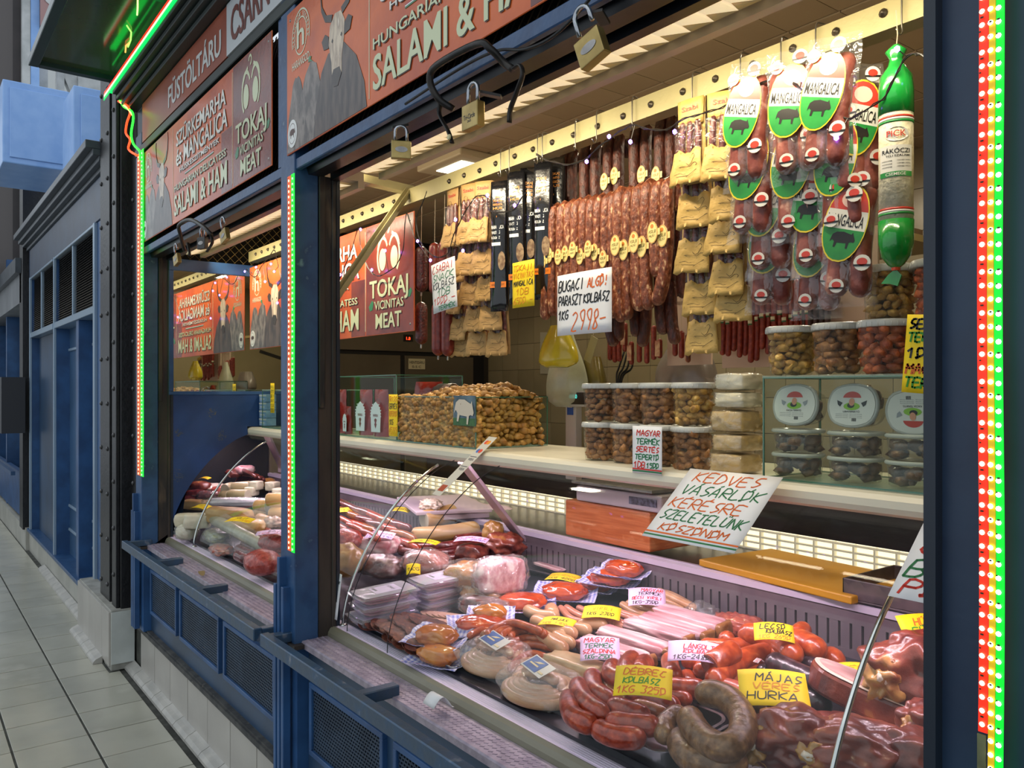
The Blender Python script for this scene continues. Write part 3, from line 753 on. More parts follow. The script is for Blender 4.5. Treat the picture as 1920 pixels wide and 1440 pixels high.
b = MB(); b.box(-5.45, -.35, 3.3, 3.86, 0, 1.20); struct(b, 'wall_back_cabinet', mat('back_cabinet', '#1f1d26', '#2a2734', s=4, r=.4))
lv = thing('louvre_reflection', 'glowing slotted strip imitating a louvre lamp reflected in the case glass', 'light', (-2.7, 2.5, 1.017), world=True)  # glowing grid stands in for a louvre lamp mirrored in the curved glass
b = MB(); b.box(-5.4, -.45, 2.515, 2.535, 1.017, 1.090); b.build('reflection_panel', mat('reflection_glow', '#fff3d6', em=1.0), lv)
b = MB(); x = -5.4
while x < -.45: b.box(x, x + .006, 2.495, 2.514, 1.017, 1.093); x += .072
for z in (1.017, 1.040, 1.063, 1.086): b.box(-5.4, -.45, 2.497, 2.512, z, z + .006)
b.build('reflection_grid', mat('reflection_frame', '#ded8c4', em=.25, emc='#e8dfc4', r=.4), lv)
# ================================================================ SIGN BOARDS
def sign_board(name, label, loc, group=None):
    t = thing(name, label, 'sign', loc, group)
    F0 = FR(0, 0, 0)
    def P(mb, nm, m_, par=t, **k): return mb.build(nm, m_, par, **k)
    BW_, BH = 1.875, .475
    b = MB(); b.box(0, BW_, 0, BH, -.004, 0, F0)
    P(b, 'board', mat('sign_red', '#a03a20', '#d9682c', spec=.3, s=2.6, r=.3, b=.10, bs=60, c3='#b8502c', lo=.3, hi=.6, coat=.1), bev=.0015, seg=1)
    b = MB(); b.box(1.465, BW_ - .004, .004, BH - .004, 0, .0006, F0); b.box(1.32, 1.455, .004, .25, 0, .0005, F0)
    P(b, 'dark_panel', mat('sign_maroon', '#5f1f1a', '#8a3a28', s=4, r=.26, b=.10, bs=60, coat=.1))
    # grazing herd picture
    b = MB()
    rr = random.Random(2)
    def fur(x0, x1, h, z):
        pts = [(x0, .004)]; n = 14
        for i in range(n + 1):
            q = i / n; x = x0 + (x1 - x0) * q; pts.append((x, h * (math.sin(PI * q) ** .55) * (1 + rr.uniform(-.05, .05)) + .01))
        pts.append((x1, .004)); return pts
    for x0, x1, h, z in ((.005, .17, .23, .0008), (.10, .30, .25, .0010)): b.prism(fur(x0, x1, h, z), 0, z, F0)
    P(b, 'grey_herd', mat('herd_grey', '#4d4644', '#8b8078', s=34, r=.3, c3='#2c2829', st=(1, 1, .5)))
    b = MB(); b.prism([(.22, .004), (.24, .10), (.28, .19), (.33, .235), (.44, .235), (.52, .17), (.57, .08), (.585, .004)], 0, .0012, F0)
    P(b, 'cow_body', mat('cow_body', '#2f2726', '#5a4b44', s=22, r=.3, st=(2, 1, .5)))
    b = MB(); b.prism([(.335, .26), (.345, .315), (.38, .34), (.42, .335), (.445, .30), (.44, .25), (.425, .19), (.425, .15), (.40, .125), (.37, .13), (.358, .16), (.355, .20)], 0, .0018, F0)
    P(b, 'cow_face', mat('cow_face', '#d8c6ac', '#a58f7a', s=26, r=.3, c3='#efe3cf', st=(2, 1, .6)))
    CD = mat('cow_dark', '#241c19', '#3d312a', s=20, r=.3)
    for nm, q, z in (('muzzle', [(.358, .16), (.37, .175), (.41, .172), (.425, .15), (.40, .118), (.37, .122)], .0021), ('ear', [(.335, .285), (.31, .30), (.285, .285), (.30, .255), (.335, .25)], .0021), ('ear', [(.445, .29), (.47, .305), (.495, .29), (.48, .258), (.443, .255)], .0021),
                     ('eye', [(.356, .262), (.362, .27), (.368, .262), (.362, .256)], .0023), ('eye', [(.418, .262), (.424, .27), (.430, .262), (.424, .256)], .0023)):
        b = MB(); b.prism(q, 0, z, F0); P(b, nm, CD)
    for s_ in (-1, 1):
        cx = .392; q = [(.03, .33), (.075, .345), (.105, .385), (.115, .44), (.11, .465)]
        w_ = [.013, .012, .009, .005, .001]
        up = [(cx + s_ * x, y + w_[i]) for i, (x, y) in enumerate(q)]; dn = [(cx + s_ * (x + w_[i] * .6), y - w_[i] * .6) for i, (x, y) in enumerate(q)]
        b = MB(); b.prism(up + dn[::-1], 0, .0020, F0); P(b, 'horn', CD)
    # round crest and white seal
    b = MB()
    def ring(cx, cy, r0, r1, z, sy=1., n=28, a0=0, a1=2 * PI):
        vs = []; 
        for i in range(n + 1):
            a = a0 + (a1 - a0) * i / n; vs += [(cx + r0 * math.cos(a), cy + r0 * sy * math.sin(a), z), (cx + r1 * math.cos(a), cy + r1 * sy * math.sin(a), z)]
        b.add(vs, [(2 * i, 2 * i + 1, 2 * i + 3, 2 * i + 2) for i in range(n)], F0)
    ring(.12, .365, .046, .050, .0012, 1.25); ring(.12, .365, .068, .073, .0012, 1.2, a0=-.3, a1=PI + .3)
    put_text(b, 'h', .088, .33, .06, .085, F0, .0016); put_text(b, 'HARANGOD', .05, .268, .14, .026, F0, .0016)
    for i, ch in enumerate('HARANGODI TERMEKEK'):
        if ch == ' ': continue
        a = PI + .25 - (PI + .5) * i / 17; cx, cy = .12 + .059 * math.cos(a), .365 + .059 * 1.2 * math.sin(a)
        put_text(b, ch, -.005, -.006, .009, .012, F0 @ Matrix.Translation((cx, cy, .0016)) @ Matrix.Rotation(a - PI / 2, 4, 'Z'))
    P(b, 'crest', mat('sign_cream', '#cfd3b4', r=.25))
    b = MB(); b.prism([(.185, .275), (.205, .27), (.20, .262), (.215, .252), (.18, .258)], 0, .0016, F0); P(b, 'crest_ribbon', mat('flag_green', '#2c7a4c', r=.3))
    b = MB(); b.prism([(.052 + .038 * math.cos(a * PI / 14), .062 + .046 * math.sin(a * PI / 14)) for a in range(28)], 0, .0024, F0)
    sl = P(b, 'seal', mat('seal_white', '#e6e6e2', r=.3))
    b = MB(); ring(.052, .062, .027, .0285, .0027, 1.2)
    put_pig(b, .052, .062, .042, .0027, F0); b.build('seal_pig', mat('seal_brown', '#4c2a1e', r=.4), sl)
    b = MB(); b.box(.598, .601, .02, BH - .02, 0, .0012, F0); b.box(1.456, 1.459, .02, BH - .02, 0, .0012, F0); P(b, 'divider', mat('sign_cream', '#cfd3b4'))
    rows = [('SZÜRKEMARHA', .66, .355, .72, .082, 'w'), ('és MANGALICA', .66, .262, .74, .078, 'w'), ('HÚSKÉSZÍTMÉNYEK', .72, .222, .58, .028, 'w'),
            ('HUNGARIAN DELICATESS', .625, .148, .76, .030, 'c'), ('SALAMI & HAM', .625, .035, .77, .094, 'c'),
            ('TOKAJ', 1.50, .160, .33, .074, 'c'), ('VICINITAS', 1.545, .108, .25, .036, 'c'), ('MEAT', 1.555, .028, .22, .062, 'c')]
    for st, x, y, w_, h, k in rows:
        A = MB(); S = MB(); put_text(A, st, x, y, w_, h, F0, .0030); put_text(S, st, x + .004, y - .003, w_, h, F0, .0022)
        if h > .06: put_text(A, st, x + .002, y, w_, h, F0, .0028)
        lt_ = P(A, 'lettering', mat('sign_white', '#e4e0d4', r=.25) if k == 'w' else mat('sign_cream2', '#c9d0a6', r=.25)); S.build('lettering_shadow', mat('sign_shadow', '#3a1a12', r=.4), lt_)
    for i, cname in enumerate(('#b8322a', '#e8e4dc', '#2c7a4c')):
        b = MB(); b.box(.80, 1.22, .205 - i * .0045, .2085 - i * .0045, 0, .0016, F0); P(b, 'flag_line', mat(('flag_red', 'seal_white', 'flag_green')[i], cname, r=.3))
    # apple-and-ovals emblem
    b = MB()
    for cx in (1.615, 1.715): ring(cx, .315, 0, .030, .0018, 1.55)
    ring(1.665, .325, .088, .100, .0016, 1.05, a0=PI * .60, a1=PI * 1.22); ring(1.665, .325, .088, .100, .0016, 1.05, a0=-PI * .22, a1=PI * .40)
    ring(1.66, .44, .010, .018, .0016, 1.2, a0=-1.6, a1=3.2); ring(1.615, .335, .040, .050, .0014, 1.6, a0=PI * .15, a1=PI * .9); ring(1.715, .335, .040, .050, .0014, 1.6, a0=PI * .1, a1=PI * .85)
    P(b, 'emblem', mat('sign_cream2', '#c9d0a6'))
    b = MB(); b.prism([(1.49, .125), (1.52, .15), (1.535, .14), (1.525, .11), (1.50, .105)], 0, .0016, F0); b.prism([(1.81, .15), (1.85, .175), (1.86, .16), (1.845, .14), (1.815, .138)], 0, .0016, F0)
    P(b, 'ribbon', mat('flag_green', '#2c7a4c'))
    b = MB()
    for x in (.03, BW_ - .03): 
        for y in (.03, BH - .03): b.lathe([(.006, 0), (.004, .002), (0, .003)], (0, 0, 0), 8, M=F0 @ Matrix.Translation((x, y, 0)))
    P(b, 'screw', STL)
    return t
PIG = [(-.5, .05), (-.46, .22), (-.3, .34), (0, .38), (.25, .32), (.36, .30), (.40, .40), (.45, .28), (.56, .05), (.52, -.05), (.40, -.04), (.32, -.08), (.30, -.36), (.22, -.36), (.20, -.12),
       (-.12, -.14), (-.2, -.14), (-.24, -.36), (-.33, -.36), (-.33, -.1), (-.44, -.02), (-.52, -.14)]
def put_pig(b, cx, cy, s_, z, M=None, fn=None, tilt=0.):
    c_, n_ = math.cos(tilt), math.sin(tilt); pts = [(cx + s_ * (x * c_ - y * n_), cy + s_ * (x * n_ + y * c_)) for x, y in PIG]
    vs = [(fn(x, y, z) if fn else (x, y, z)) for x, y in pts]; b.add(vs, [tuple(range(len(vs)))], M)
s1 = sign_board('sign_board', 'red meat sign board mounted over the far opening beside the iron column', (-4.645, 1.045, 2.39))
clone(s1, (-2.632, 1.045, 2.39), label='red meat sign board over the near opening, its top cut by the frame')
clone(s1, (-4.655, 1.625, 1.835), label='red meat sign board hanging inside the stall below the iron rail')
# header fascia boards
fb = thing('fascia_sign', 'terracotta and white fascia lettering board above the far sign board', 'sign', (-4.65, 1.05, 2.93), world=True)
b = MB(); b.box(-4.66, -3.26, 1.045, 1.058, 2.93, 3.135); b.build('red_board', mat('fascia_red', '#8f4530', '#a05238', s=3, r=.35), fb)
b = MB(); b.box(-3.255, -1.7, 1.043, 1.058, 2.93, 3.135); b.build('white_board', mat('fascia_white', '#c2c6c8', r=.35), fb)
b = MB(); put_text(b, 'FÜSTÖLTÁRU', -4.13, 2.968, .80, .125, FR(0, 1.043, 0)); put_text(b, 'FÜSTÖLTÁRU', -4.126, 2.968, .80, .125, FR(0, 1.0432, 0)); b.build('lettering', mat('fascia_letters', '#cfd0cc', r=.4), fb)
b = MB(); put_text(b, 'CSARNOK', -3.20, 2.965, .62, .13, FR(0, 1.041, 0)); put_text(b, 'CSARNOK', -3.196, 2.965, .62, .13, FR(0, 1.0412, 0)); b.build('lettering', mat('fascia_letters_red', '#6d3227', r=.4), fb)
# ================================================================ HANGING RAIL
YB = 1.63
rl = thing('hanging_rail', 'cream painted angle iron hanging rail with peeling paint and round bolts', 'rail', (-2.6, YB, 2.35), world=True)
b = MB(); b.box(-4.69, -.42, YB, YB + .006, 2.347, 2.407); b.box(-4.69, -.42, YB + .006, YB + .05, 2.347, 2.353)
b.build('beam', mat('beam_cream', '#9c9266', '#a59b6e', s=9, r=.45, b=.25, bs=50, c3='#5d4a34', lo=.30, hi=.66), rl)
bm = MB(); bm.lathe([(.0095, 0), (.0095, .003), (.0065, .0045), (.0045, .009), (0, .0105)], (0, 0, 0), 10, M=Matrix.Rotation(PI / 2, 4, 'X')); f0 = None
us = [(843, 340), (871, 329), (900, 320), (930, 307), (966, 293), (1000, 280), (1036, 267), (1076, 253), (1121, 237), (1169, 218), (1221, 196), (1281, 172), (1342, 148), (1412, 121), (1487, 91), (1568, 60), (1657, 25)]
pts = [W(u, v, y=YB) for u, v in us] + [Vector((-2.95 - .095 * k, YB, 2.378)) for k in range(18)]
for p in pts:
    if f0 is None: o = f0 = bm.build('bolt', mat('old_bolt', '#5b5346', '#3a342c', s=60, r=.35, m=.7), rl, smooth=True)
    else: o = f0.copy(); COL.objects.link(o); o.parent = rl
    o.location = (p.x, YB - .0005, p.z if p.z < 2.39 else 2.382)
b = MB(); b.bar((-2.88, 1.40, 2.43), (-2.865, 1.66, 2.41), .05, .03); b.build('cross_arm', mat('beam_cream', ''), rl)
b = MB(); b.bar((-2.70, 1.225, 1.90), (-2.845, 1.64, 2.41), .008, .035, up=(1, 0, 0)); b.bar((-2.695, 1.225, 1.90), (-2.84, 1.64, 2.41), .035, .006, up=(1, 0, 0)); b.build('brace', mat('beam_cream', ''), rl)
rb = thing('hanging_rail', 'dark second hanging rail behind the cream angle iron rail', 'rail', (-2, 1.78, 2.40), world=True)
b = MB(); b.tube([(-4.2, 1.79, 2.43), (-.5, 1.79, 2.43)], .010, 8); b.build('bar', RAIL, rb)
rc = thing('hanging_rail', 'thin rear hanging rail carrying the short red sausages', 'rail', (-1.7, 2.32, 2.0), world=True)
b = MB(); b.tube([(-2.6, 2.305, 1.955), (-.6, 2.305, 1.955)], .007, 8); b.build('bar', RAIL, rc)
HK = mat('hook_steel', '#8b867c', r=.3, m=.9)
def s_hook(x, z0=2.407, ln=.085, y=YB, n=1, lab=None):
    t = thing('s_hook', lab, 'hook', (x, y, z0), 'bent steel hooks over the hanging rail')
    b = MB(); P = [(0, .02, -.022), (0, .018, .004), (0, .004, .009), (0, -.010, .004), (0, -.012, -.03), (0, -.012, -ln + .02), (.002, -.012, -ln + .004), (.004, -.020, -ln - .004), (.006, -.030, -ln + .006)]
    b.tube(catmull(P, 3), .0019, 5); b.build('wire', HK, t, smooth=True); return t
hk = s_hook(W(1013, 262, y=YB).x, lab='first of the two steel hooks left of the brown sausages')
for u, lb in ((1021, 'second of the two steel hooks left of the brown sausages'), (1082, 'steel hook above the left end of the upper brown sausages'), (1190, 'steel hook above the middle of the upper brown sausages'), (1305, 'steel hook above the left column of yellow packs'), (1470, 'steel hook above the middle clear bags'), (1537, 'steel hook above the right clear bags'),
              (1700, 'steel hook carrying the large green-ended salami'), (960, 'steel hook above the second black pouch'), (943, 'steel hook above the leftmost black pouch'), (1125, 'steel hook left of the violet glow on the rail'), (1395, 'steel hook right of the yellow paper packs')):
    clone(hk, (W(u, 200, y=YB).x, YB, 2.407), rot=(0, 0, RND.uniform(-.4, .4)), label=lb)
# ================================================================ HANGING SAUSAGES
KOL = mat('paprika_sausage', '#4e2413', '#84462a', s=95, r=.42, b=1., bs=130, c3='#cfa67c', lo=.32, hi=.58, st=(1, 1, .55))
KOLD = mat('dark_paprika_sausage', '#35160d', '#5e2a18', s=95, r=.45, b=1., bs=130, c3='#8a5a3c', lo=.34, hi=.64, st=(1, 1, .55))
LBY = mat('label_cream_yellow', '#e0cd83', r=.4); LBI = mat('label_print', '#7b6a2a', r=.5); LBR = mat('label_orange', '#c9782a', r=.5)
def ell(b, cx, cz, rx, rz, y, n=16, th=.0008):
    b.prism([(cx + rx * math.cos(2 * PI * i / n), cz + rz * math.sin(2 * PI * i / n)) for i in range(n)], -th / 2, th / 2, FR(0, y, 0))
def sausage_label(par, x, z, y, s_=1.):
    b = MB(); ell(b, x, z, .0165 * s_, .026 * s_, y, th=.0012); b.box(x, x + .023 * s_, y + .0005, y + .0015, z - .009, z + .009); lb = b.build('paper_label', LBY, par)
    b = MB(); 
    for i in range(16):
        a, c_ = 2 * PI * i / 16, 2 * PI * (i + 1) / 16
        b.add([(x + .0145 * s_ * math.cos(a), y - .0009, z + .024 * s_ * math.sin(a)), (x + .0145 * s_ * math.cos(c_), y - .0009, z + .024 * s_ * math.sin(c_)), (x + .0158 * s_ * math.cos(c_), y - .0009, z + .0252 * s_ * math.sin(c_)), (x + .0158 * s_ * math.cos(a), y - .0009, z + .0252 * s_ * math.sin(a))], [(0, 1, 2, 3)])
    ell(b, x - .001, z + .0145 * s_, .005 * s_, .005 * s_, y - .0006); b.build('label_rim', LBR, lb)
    b = MB(); hand(b, 'KOLB', x - .010 * s_, z - .001, .021 * s_, .006 * s_, .0009, lambda a, c_: (a, y - .0012, c_), slant=.3)
    hand(b, 'HUSI', x - .010 * s_, z - .012, .020 * s_, .005 * s_, .0008, lambda a, c_: (a, y - .0012, c_), slant=.3); b.build('label_print', LBI, lb)
rows = [(1024, 387, 607, 492), (1037, 381, 600, 480), (1053, 377, 612, 483), (1067, 374, 600, 477), (1080, 371, 600, 470), (1095, 367, 598, 482), (1109, 366, 602, 468), (1122, 363, 600, 474),
        (1137, 360, 600, 487), (1149, 357, 605, None), (1161, 350, 612, 462), (1178, 350, 608, 470), (1196, 344, 592, 456), (1212, 337, 590, 464), (1231, 338, 530, 438), (1251, 332, 578, 444)]
n0 = len(rows)
for i, (u, vt, vb, vl) in enumerate(rows):
    y = 1.675 + (.008 if i % 2 else 0); r_ = .0175 + (.0025 if i > 9 else 0)
    p0 = W(u, vb, y=y); p1 = W(u, vt, y=y); x = p1.x; zb = p0.z + .012
    cv = -.035 if i == 15 else (RND.uniform(-.006, .006))
    P = [(x + cv * 1.2 + (.01 if i in (10, 12, 13) else 0), y, zb), (x + cv * .4, y - .003, zb + .06), (x - .002, y, (zb * .5 + p1.z * .5)), (x, y, p1.z - .05), (x, y + .012, p1.z - .014), (x + .002, y + .035, p1.z - .022), (x + .003, y + .045, p1.z - .09)]
    t = thing('hanging_sausage', f'{ORD[i]} from the left of the brown sausages looped in the front row', 'sausage', (x, y, zb), 'brown paprika sausages looped under the rail', world=True)
    b = MB(); b.sausage(P, r_, 10, 4, seed=i); b.build('casing', KOL, t, smooth=True)
    if vl: sausage_label(t, x + (.001 if i % 2 else .004), W(u, vl, y=y).z, y - r_ - .0012, 1.0 + (.18 if i > 9 else 0))
b = MB(); b.tube([(-2.06, 1.70, 2.135), (-1.70, 1.705, 2.165), (-1.44, 1.70, 2.20)], .006, 6); tag(b.build('hanging_stick', HK, None, True, base=(-1.7, 1.7, 2.16)), 'stick through the loops of the front row of brown sausages', 'stick')
up = [1057, 1073, 1096, 1117, 1141, 1160, 1190, 1211, 1238, 1258, 1278]; lowb = [620, 610, 612, 625, 650, 640, 632, 650, 628, 646, 560]
for i, (u, vb) in enumerate(zip(up, lowb)):
    y = 1.775 + .012 * (i % 2); x = W(u, 300, y=y).x; zb = W(u, vb, y=y).z
    t = thing('hanging_sausage', f'{ORD[i]} from the left of the darker sausages hanging in the row behind', 'sausage', (x, y, zb), 'darker sausages in the second row', world=True)
    P = [(x + RND.uniform(-.03, .03), y, zb), (x, y, zb + .1), (x, y, 2.2), (x, y, 2.36), (x, y + .018, 2.40), (x, y + .04, 2.33)]
    b = MB(); b.sausage(P, .0185, 9, 4, seed=i + 30); b.build('casing', KOLD, t, smooth=True)
    if i in (0, 4, 5, 7, 8): sausage_label(t, x, W(u, (370, 0, 0, 0, 338, 327, 0, 325, 327)[i], y=y - .02).z, y - .02, 1.05)
# thick salamis on the left
SD = mat('dark_salami', '#3a1512', '#5a211a', s=90, r=.35, b=.7, bs=120, c3='#7a4434'); SR = mat('red_salami', '#64211a', '#7c2c1f', s=60, r=.33, b=.4, bs=90, c3='#8f4a36')
TW = mat('twine', '#b7a58a', r=.8)
for (u, vt, vb, r_, m_, y, lab) in ((790, 462, 548, .026, SD, 1.66, 'dark knobbly salami hanging above another at the left of the rail'), (790, 566, 646, .025, SD, 1.67, 'dark knobbly salami hanging below its twin, left of the red pair'),
        (815, 455, 552, .0225, SR, 1.67, 'smooth red salami hanging behind the snack sausage price card'), (833, 450, 500, .020, SR, 1.66, 'short red salami tied high beside the kraft paper packs'),
        (822, 566, 667, .026, SR, 1.655, 'left one of the two smooth red salamis hanging lowest'), (840, 566, 668, .026, SR, 1.665, 'right one of the two smooth red salamis hanging lowest')):
    p1 = W(u, vt, y=y); p0 = W(u, vb, y=y); t = thing('salami', lab, 'salami', p0, None, world=True)
    b = MB(); b.sausage([p0, p0.lerp(p1, .5), p1], r_, 12, 5, nip=.15, seed=u); b.build('casing', m_, t, smooth=True)
    b = MB(); b.tube([p1, p1 + Vector((0, 0, .03)), (p1.x + .004, y, 2.35 if vt < 500 else p1.z + .05)], .0012, 4); b.build('twine', TW, t)
    b = MB(); b.sausage([p0 + Vector((0, 0, .002)), p0 - Vector((.002, 0, .016))], .004, 6, 2); b.build('clip', mat('clip', '#b9b4ac', r=.3, m=.6), t)
# ================================================================ PACKS
KR = mat('kraft_paper', '#a8824c', '#b28c54', s=20, r=.6, b=.8, bs=45); KY = mat('yellow_paper', '#b2904a', '#bc9a52', s=20, r=.55, b=.8, bs=45); KB = mat('kraft_dark', '#7c5a34', '#8a663c', s=20, r=.6, b=.6, bs=45)
STK = mat('snack_sausage', '#4a1c18', '#6d3227', s=60, r=.35, b=.3, bs=90, c3='#a07062'); FILM = film('pack_film', gloss=.22, rough=.14, bump=.8, bs=45)
BRD = mat('print_dark', '#4a3a20', r=.6)
def snack_pack(paper, label, group):
    """paper header, window with thin sausages, crumpled paper pocket with a drawn basket"""
    t = thing('snack_pack', label, 'sausage pack', (0, 0, 0), group)
    h, w_ = .215, .078
    b = MB(); b.grid(6, 10, lambda i, j: ((i - .5) * w_, .006 + .002 * math.sin(9 * i + 7 * j), -h * j), .0008); b.build('paper_back', paper, t, smooth=True)
    b = MB(); b.grid(6, 4, lambda i, j: ((i - .5) * w_ * (1 - .05 * j), -.004 * math.sin(PI * i) - .002, -.066 * j), .0006); hd_ = b.build('paper_header', paper, t, smooth=True)
    b = MB(); put_text(b, 'Szabi', -.024, -.030, .048, .012, FR(0, -.0078, 0)); b.build('lettering', mat('pack_red_print', '#b5341f'), hd_)
    b = MB(); ring_ = [(math.cos(a * PI / 8) * .009 - .012, math.sin(a * PI / 8) * .009 - .052) for a in range(17)]
    for (x, z), (x2, z2) in zip(ring_, ring_[1:]): b.bar((x, -.0072, z), (x2, -.0072, z2), .0008, .0004)
    b.build('stamp', BRD, hd_)
    for k in range(3):
        x = (-.022, 0, .021)[k]; b = MB(); b.sausage([(x, -.002, -.20), (x + .003 * (k - 1), -.004, -.12), (x, -.002, -.055)], .0085, 8, 3, seed=k); b.build('sausage', STK, t, smooth=True)
    b = MB(); b.grid(8, 8, lambda i, j: ((i - .5) * w_ * 1.02, -.013 - .003 * noise.noise(Vector((i * 5, j * 6, 0))), -.062 - (h - .07) * j), 0); b.build('film_window', FILM, t, smooth=True)
    def pk(i, j): return ((i - .5) * w_ * (1.02 + .22 * j), -.016 - .012 * j - .007 * noise.noise(Vector((i * 4.5, j * 4, 1))), -.135 - .085 * j + .008 * math.sin(3 * PI * i) * (1 - j) + .010 * noise.noise(Vector((i * 5, j, 7))))
    b = MB(); b.grid(10, 6, pk, .0008); pc = b.build('paper_pocket', paper, t, smooth=True)
    b = MB()
    for q in ([(.25, .30), (.40, .25), (.60, .40), (.80, .30), (.70, .15), (.52, .2)], [(.12, .65), (.35, .45), (.75, .45), (.85, .52), (.4, .68), (.12, .65)], [(.2, .75), (.6, .72)], [(.55, .78), (.85, .64)], [(.3, .5), (.5, .62), (.65, .5)]):
        q = [(p.x, p.y) for p in catmull([(x, y, 0) for x, y in q], 3)] if len(q) > 2 else q
        for (i, j), (i2, j2) in zip(q, q[1:]):
            A, B = Vector(pk(i, j)), Vector(pk(i2, j2)); b.bar(A + Vector((0, -.0009, 0)), B + Vector((0, -.0009, 0)), .0009, .0004, up=(0, 1, 0))
    b.build('basket_drawing', BRD, pc)
    return t
sp = snack_pack(KY, '', 'yellow paper snack sausage packs')
spk = snack_pack(KR, '', 'kraft paper snack sausage packs')
first = True
for ci, (u, vs_) in enumerate(((1296, (186, 268, 352, 432, 505)), (1356, (172, 250, 312, 390, 440)))):
    for k, v in enumerate(vs_):
        y = 1.60 + .018 * k; p = W(u + 6 * k, v, y=y); p.z += .0
        lab = f'{("top", "second", "third", "fourth", "lowest")[k]} yellow paper pack in the {("left", "right")[ci]} column of snack sausage packs'
        if first: sp.location = p; sp['label'] = lab; sp.rotation_euler = (0, 0, .1); first = False
        else: clone(sp, p, rot=(RND.uniform(-.04, .04), RND.uniform(-.05, .05), RND.uniform(.15, .5)), label=lab)
first = True
for ci, (u, vs_) in enumerate(((850, (355, 420, 480, 530, 560)), (880, (345, 405, 462, 510, 555)), (908, (340, 400, 450, 505, 552)))):
    for k, v in enumerate(vs_):
        y = 1.645 + .016 * k; p = W(u + 5 * k + (6 if ci == 2 and k == 4 else 0), v, y=y)
        lab = f'{("top", "second", "third", "fourth", "lowest")[k]} kraft paper pack in the {("left", "middle", "right")[ci]} column by the salamis'
        if first: spk.location = p; spk['label'] = lab; first = False
        else: clone(spk, p, rot=(RND.uniform(-.04, .04), RND.uniform(-.06, .06), RND.uniform(.1, .55)), label=lab)
# black pouches
BP = mat('black_foil', '#0e0e10', '#17171a', s=8, r=.2, b=.7, bs=18, coat=.5); WP = mat('white_print', '#dcdcd8', r=.5); OP = mat('orange_print', '#d98a2a', r=.5)
def black_pouch(label):
    t = thing('black_pouch', label, 'sausage pack', (0, 0, 0), 'black foil sausage pouches'); h, w_ = .445, .062
    b = MB(); b.grid(6, 16, lambda i, j: ((i - .5) * w_ * (1 + .06 * math.sin(9 * j)), -.012 * math.sin(PI * i) * min(1, 4 * j) * min(1, 6 * (1 - j)) + .002 * noise.noise(Vector((i * 3, j * 12, 0))), -h * j), .004); b.build('foil', BP, t, smooth=True)
    b = MB()
    for i, (s_, hh) in enumerate((('MANGALICA', .012), ('VASTAG', .010), ('KOLBÁSZ', .011))): put_text(b, s_, -.024, -.165 - i * .017, .046 if i == 0 else .032, hh, FR(0, -.0155, 0))
    b.box(-.023, .010, -.0160, -.0150, -.222, -.211); b.build('lettering', WP, t)
    b = MB()
    for i in range(4): put_text(b, ('TOKAJ', 'VICINITAS', 'MANGALICA', 'HUS')[i], -.018, -.060 - i * .013, .034, .008, FR(0, -.0155, 0))
    b.prism([(-.006, -.125), (-.002, -.110), (.003, -.118), (.001, -.130)], -.0005, .0005, FR(0, -.0152, 0)); b.build('lettering', OP, t)
    b = MB(); ell(b, .014, -.275, .014, .032, -.0155); wn = b.build('window', mat('sausage_window', '#6b5038', '#9a8262', s=80, r=.3), t)
    b = MB(); b.box(-.030, .030, -.0142, -.0125, -.365, -.345); ob = b.build('orange_band', mat('band_orange', '#d9761a', r=.4), t)
    b = MB(); put_text(b, 'HIDEGEN TARTOTT', -.024, -.358, .048, .006, FR(0, -.0145, 0)); b.build('lettering', mat('ink_k', INK['k']), ob)
    return t
bp = black_pouch('')
for i, (u, v, y) in enumerate(((937, 340, 1.64), (968, 322, 1.655), (993, 314, 1.69), (1019, 304, 1.665), (1042, 296, 1.72))):
    lab = f'{ORD[i]} from the left of the tall black foil sausage pouches on the rail'
    if i == 0: bp.location = W(u, v, y=y); bp['label'] = lab; bp.rotation_euler = (0, 0, .5)
    else: clone(bp, W(u, v, y=y), rot=(0, RND.uniform(-.03, .03), RND.uniform(.4, .65)), label=lab)
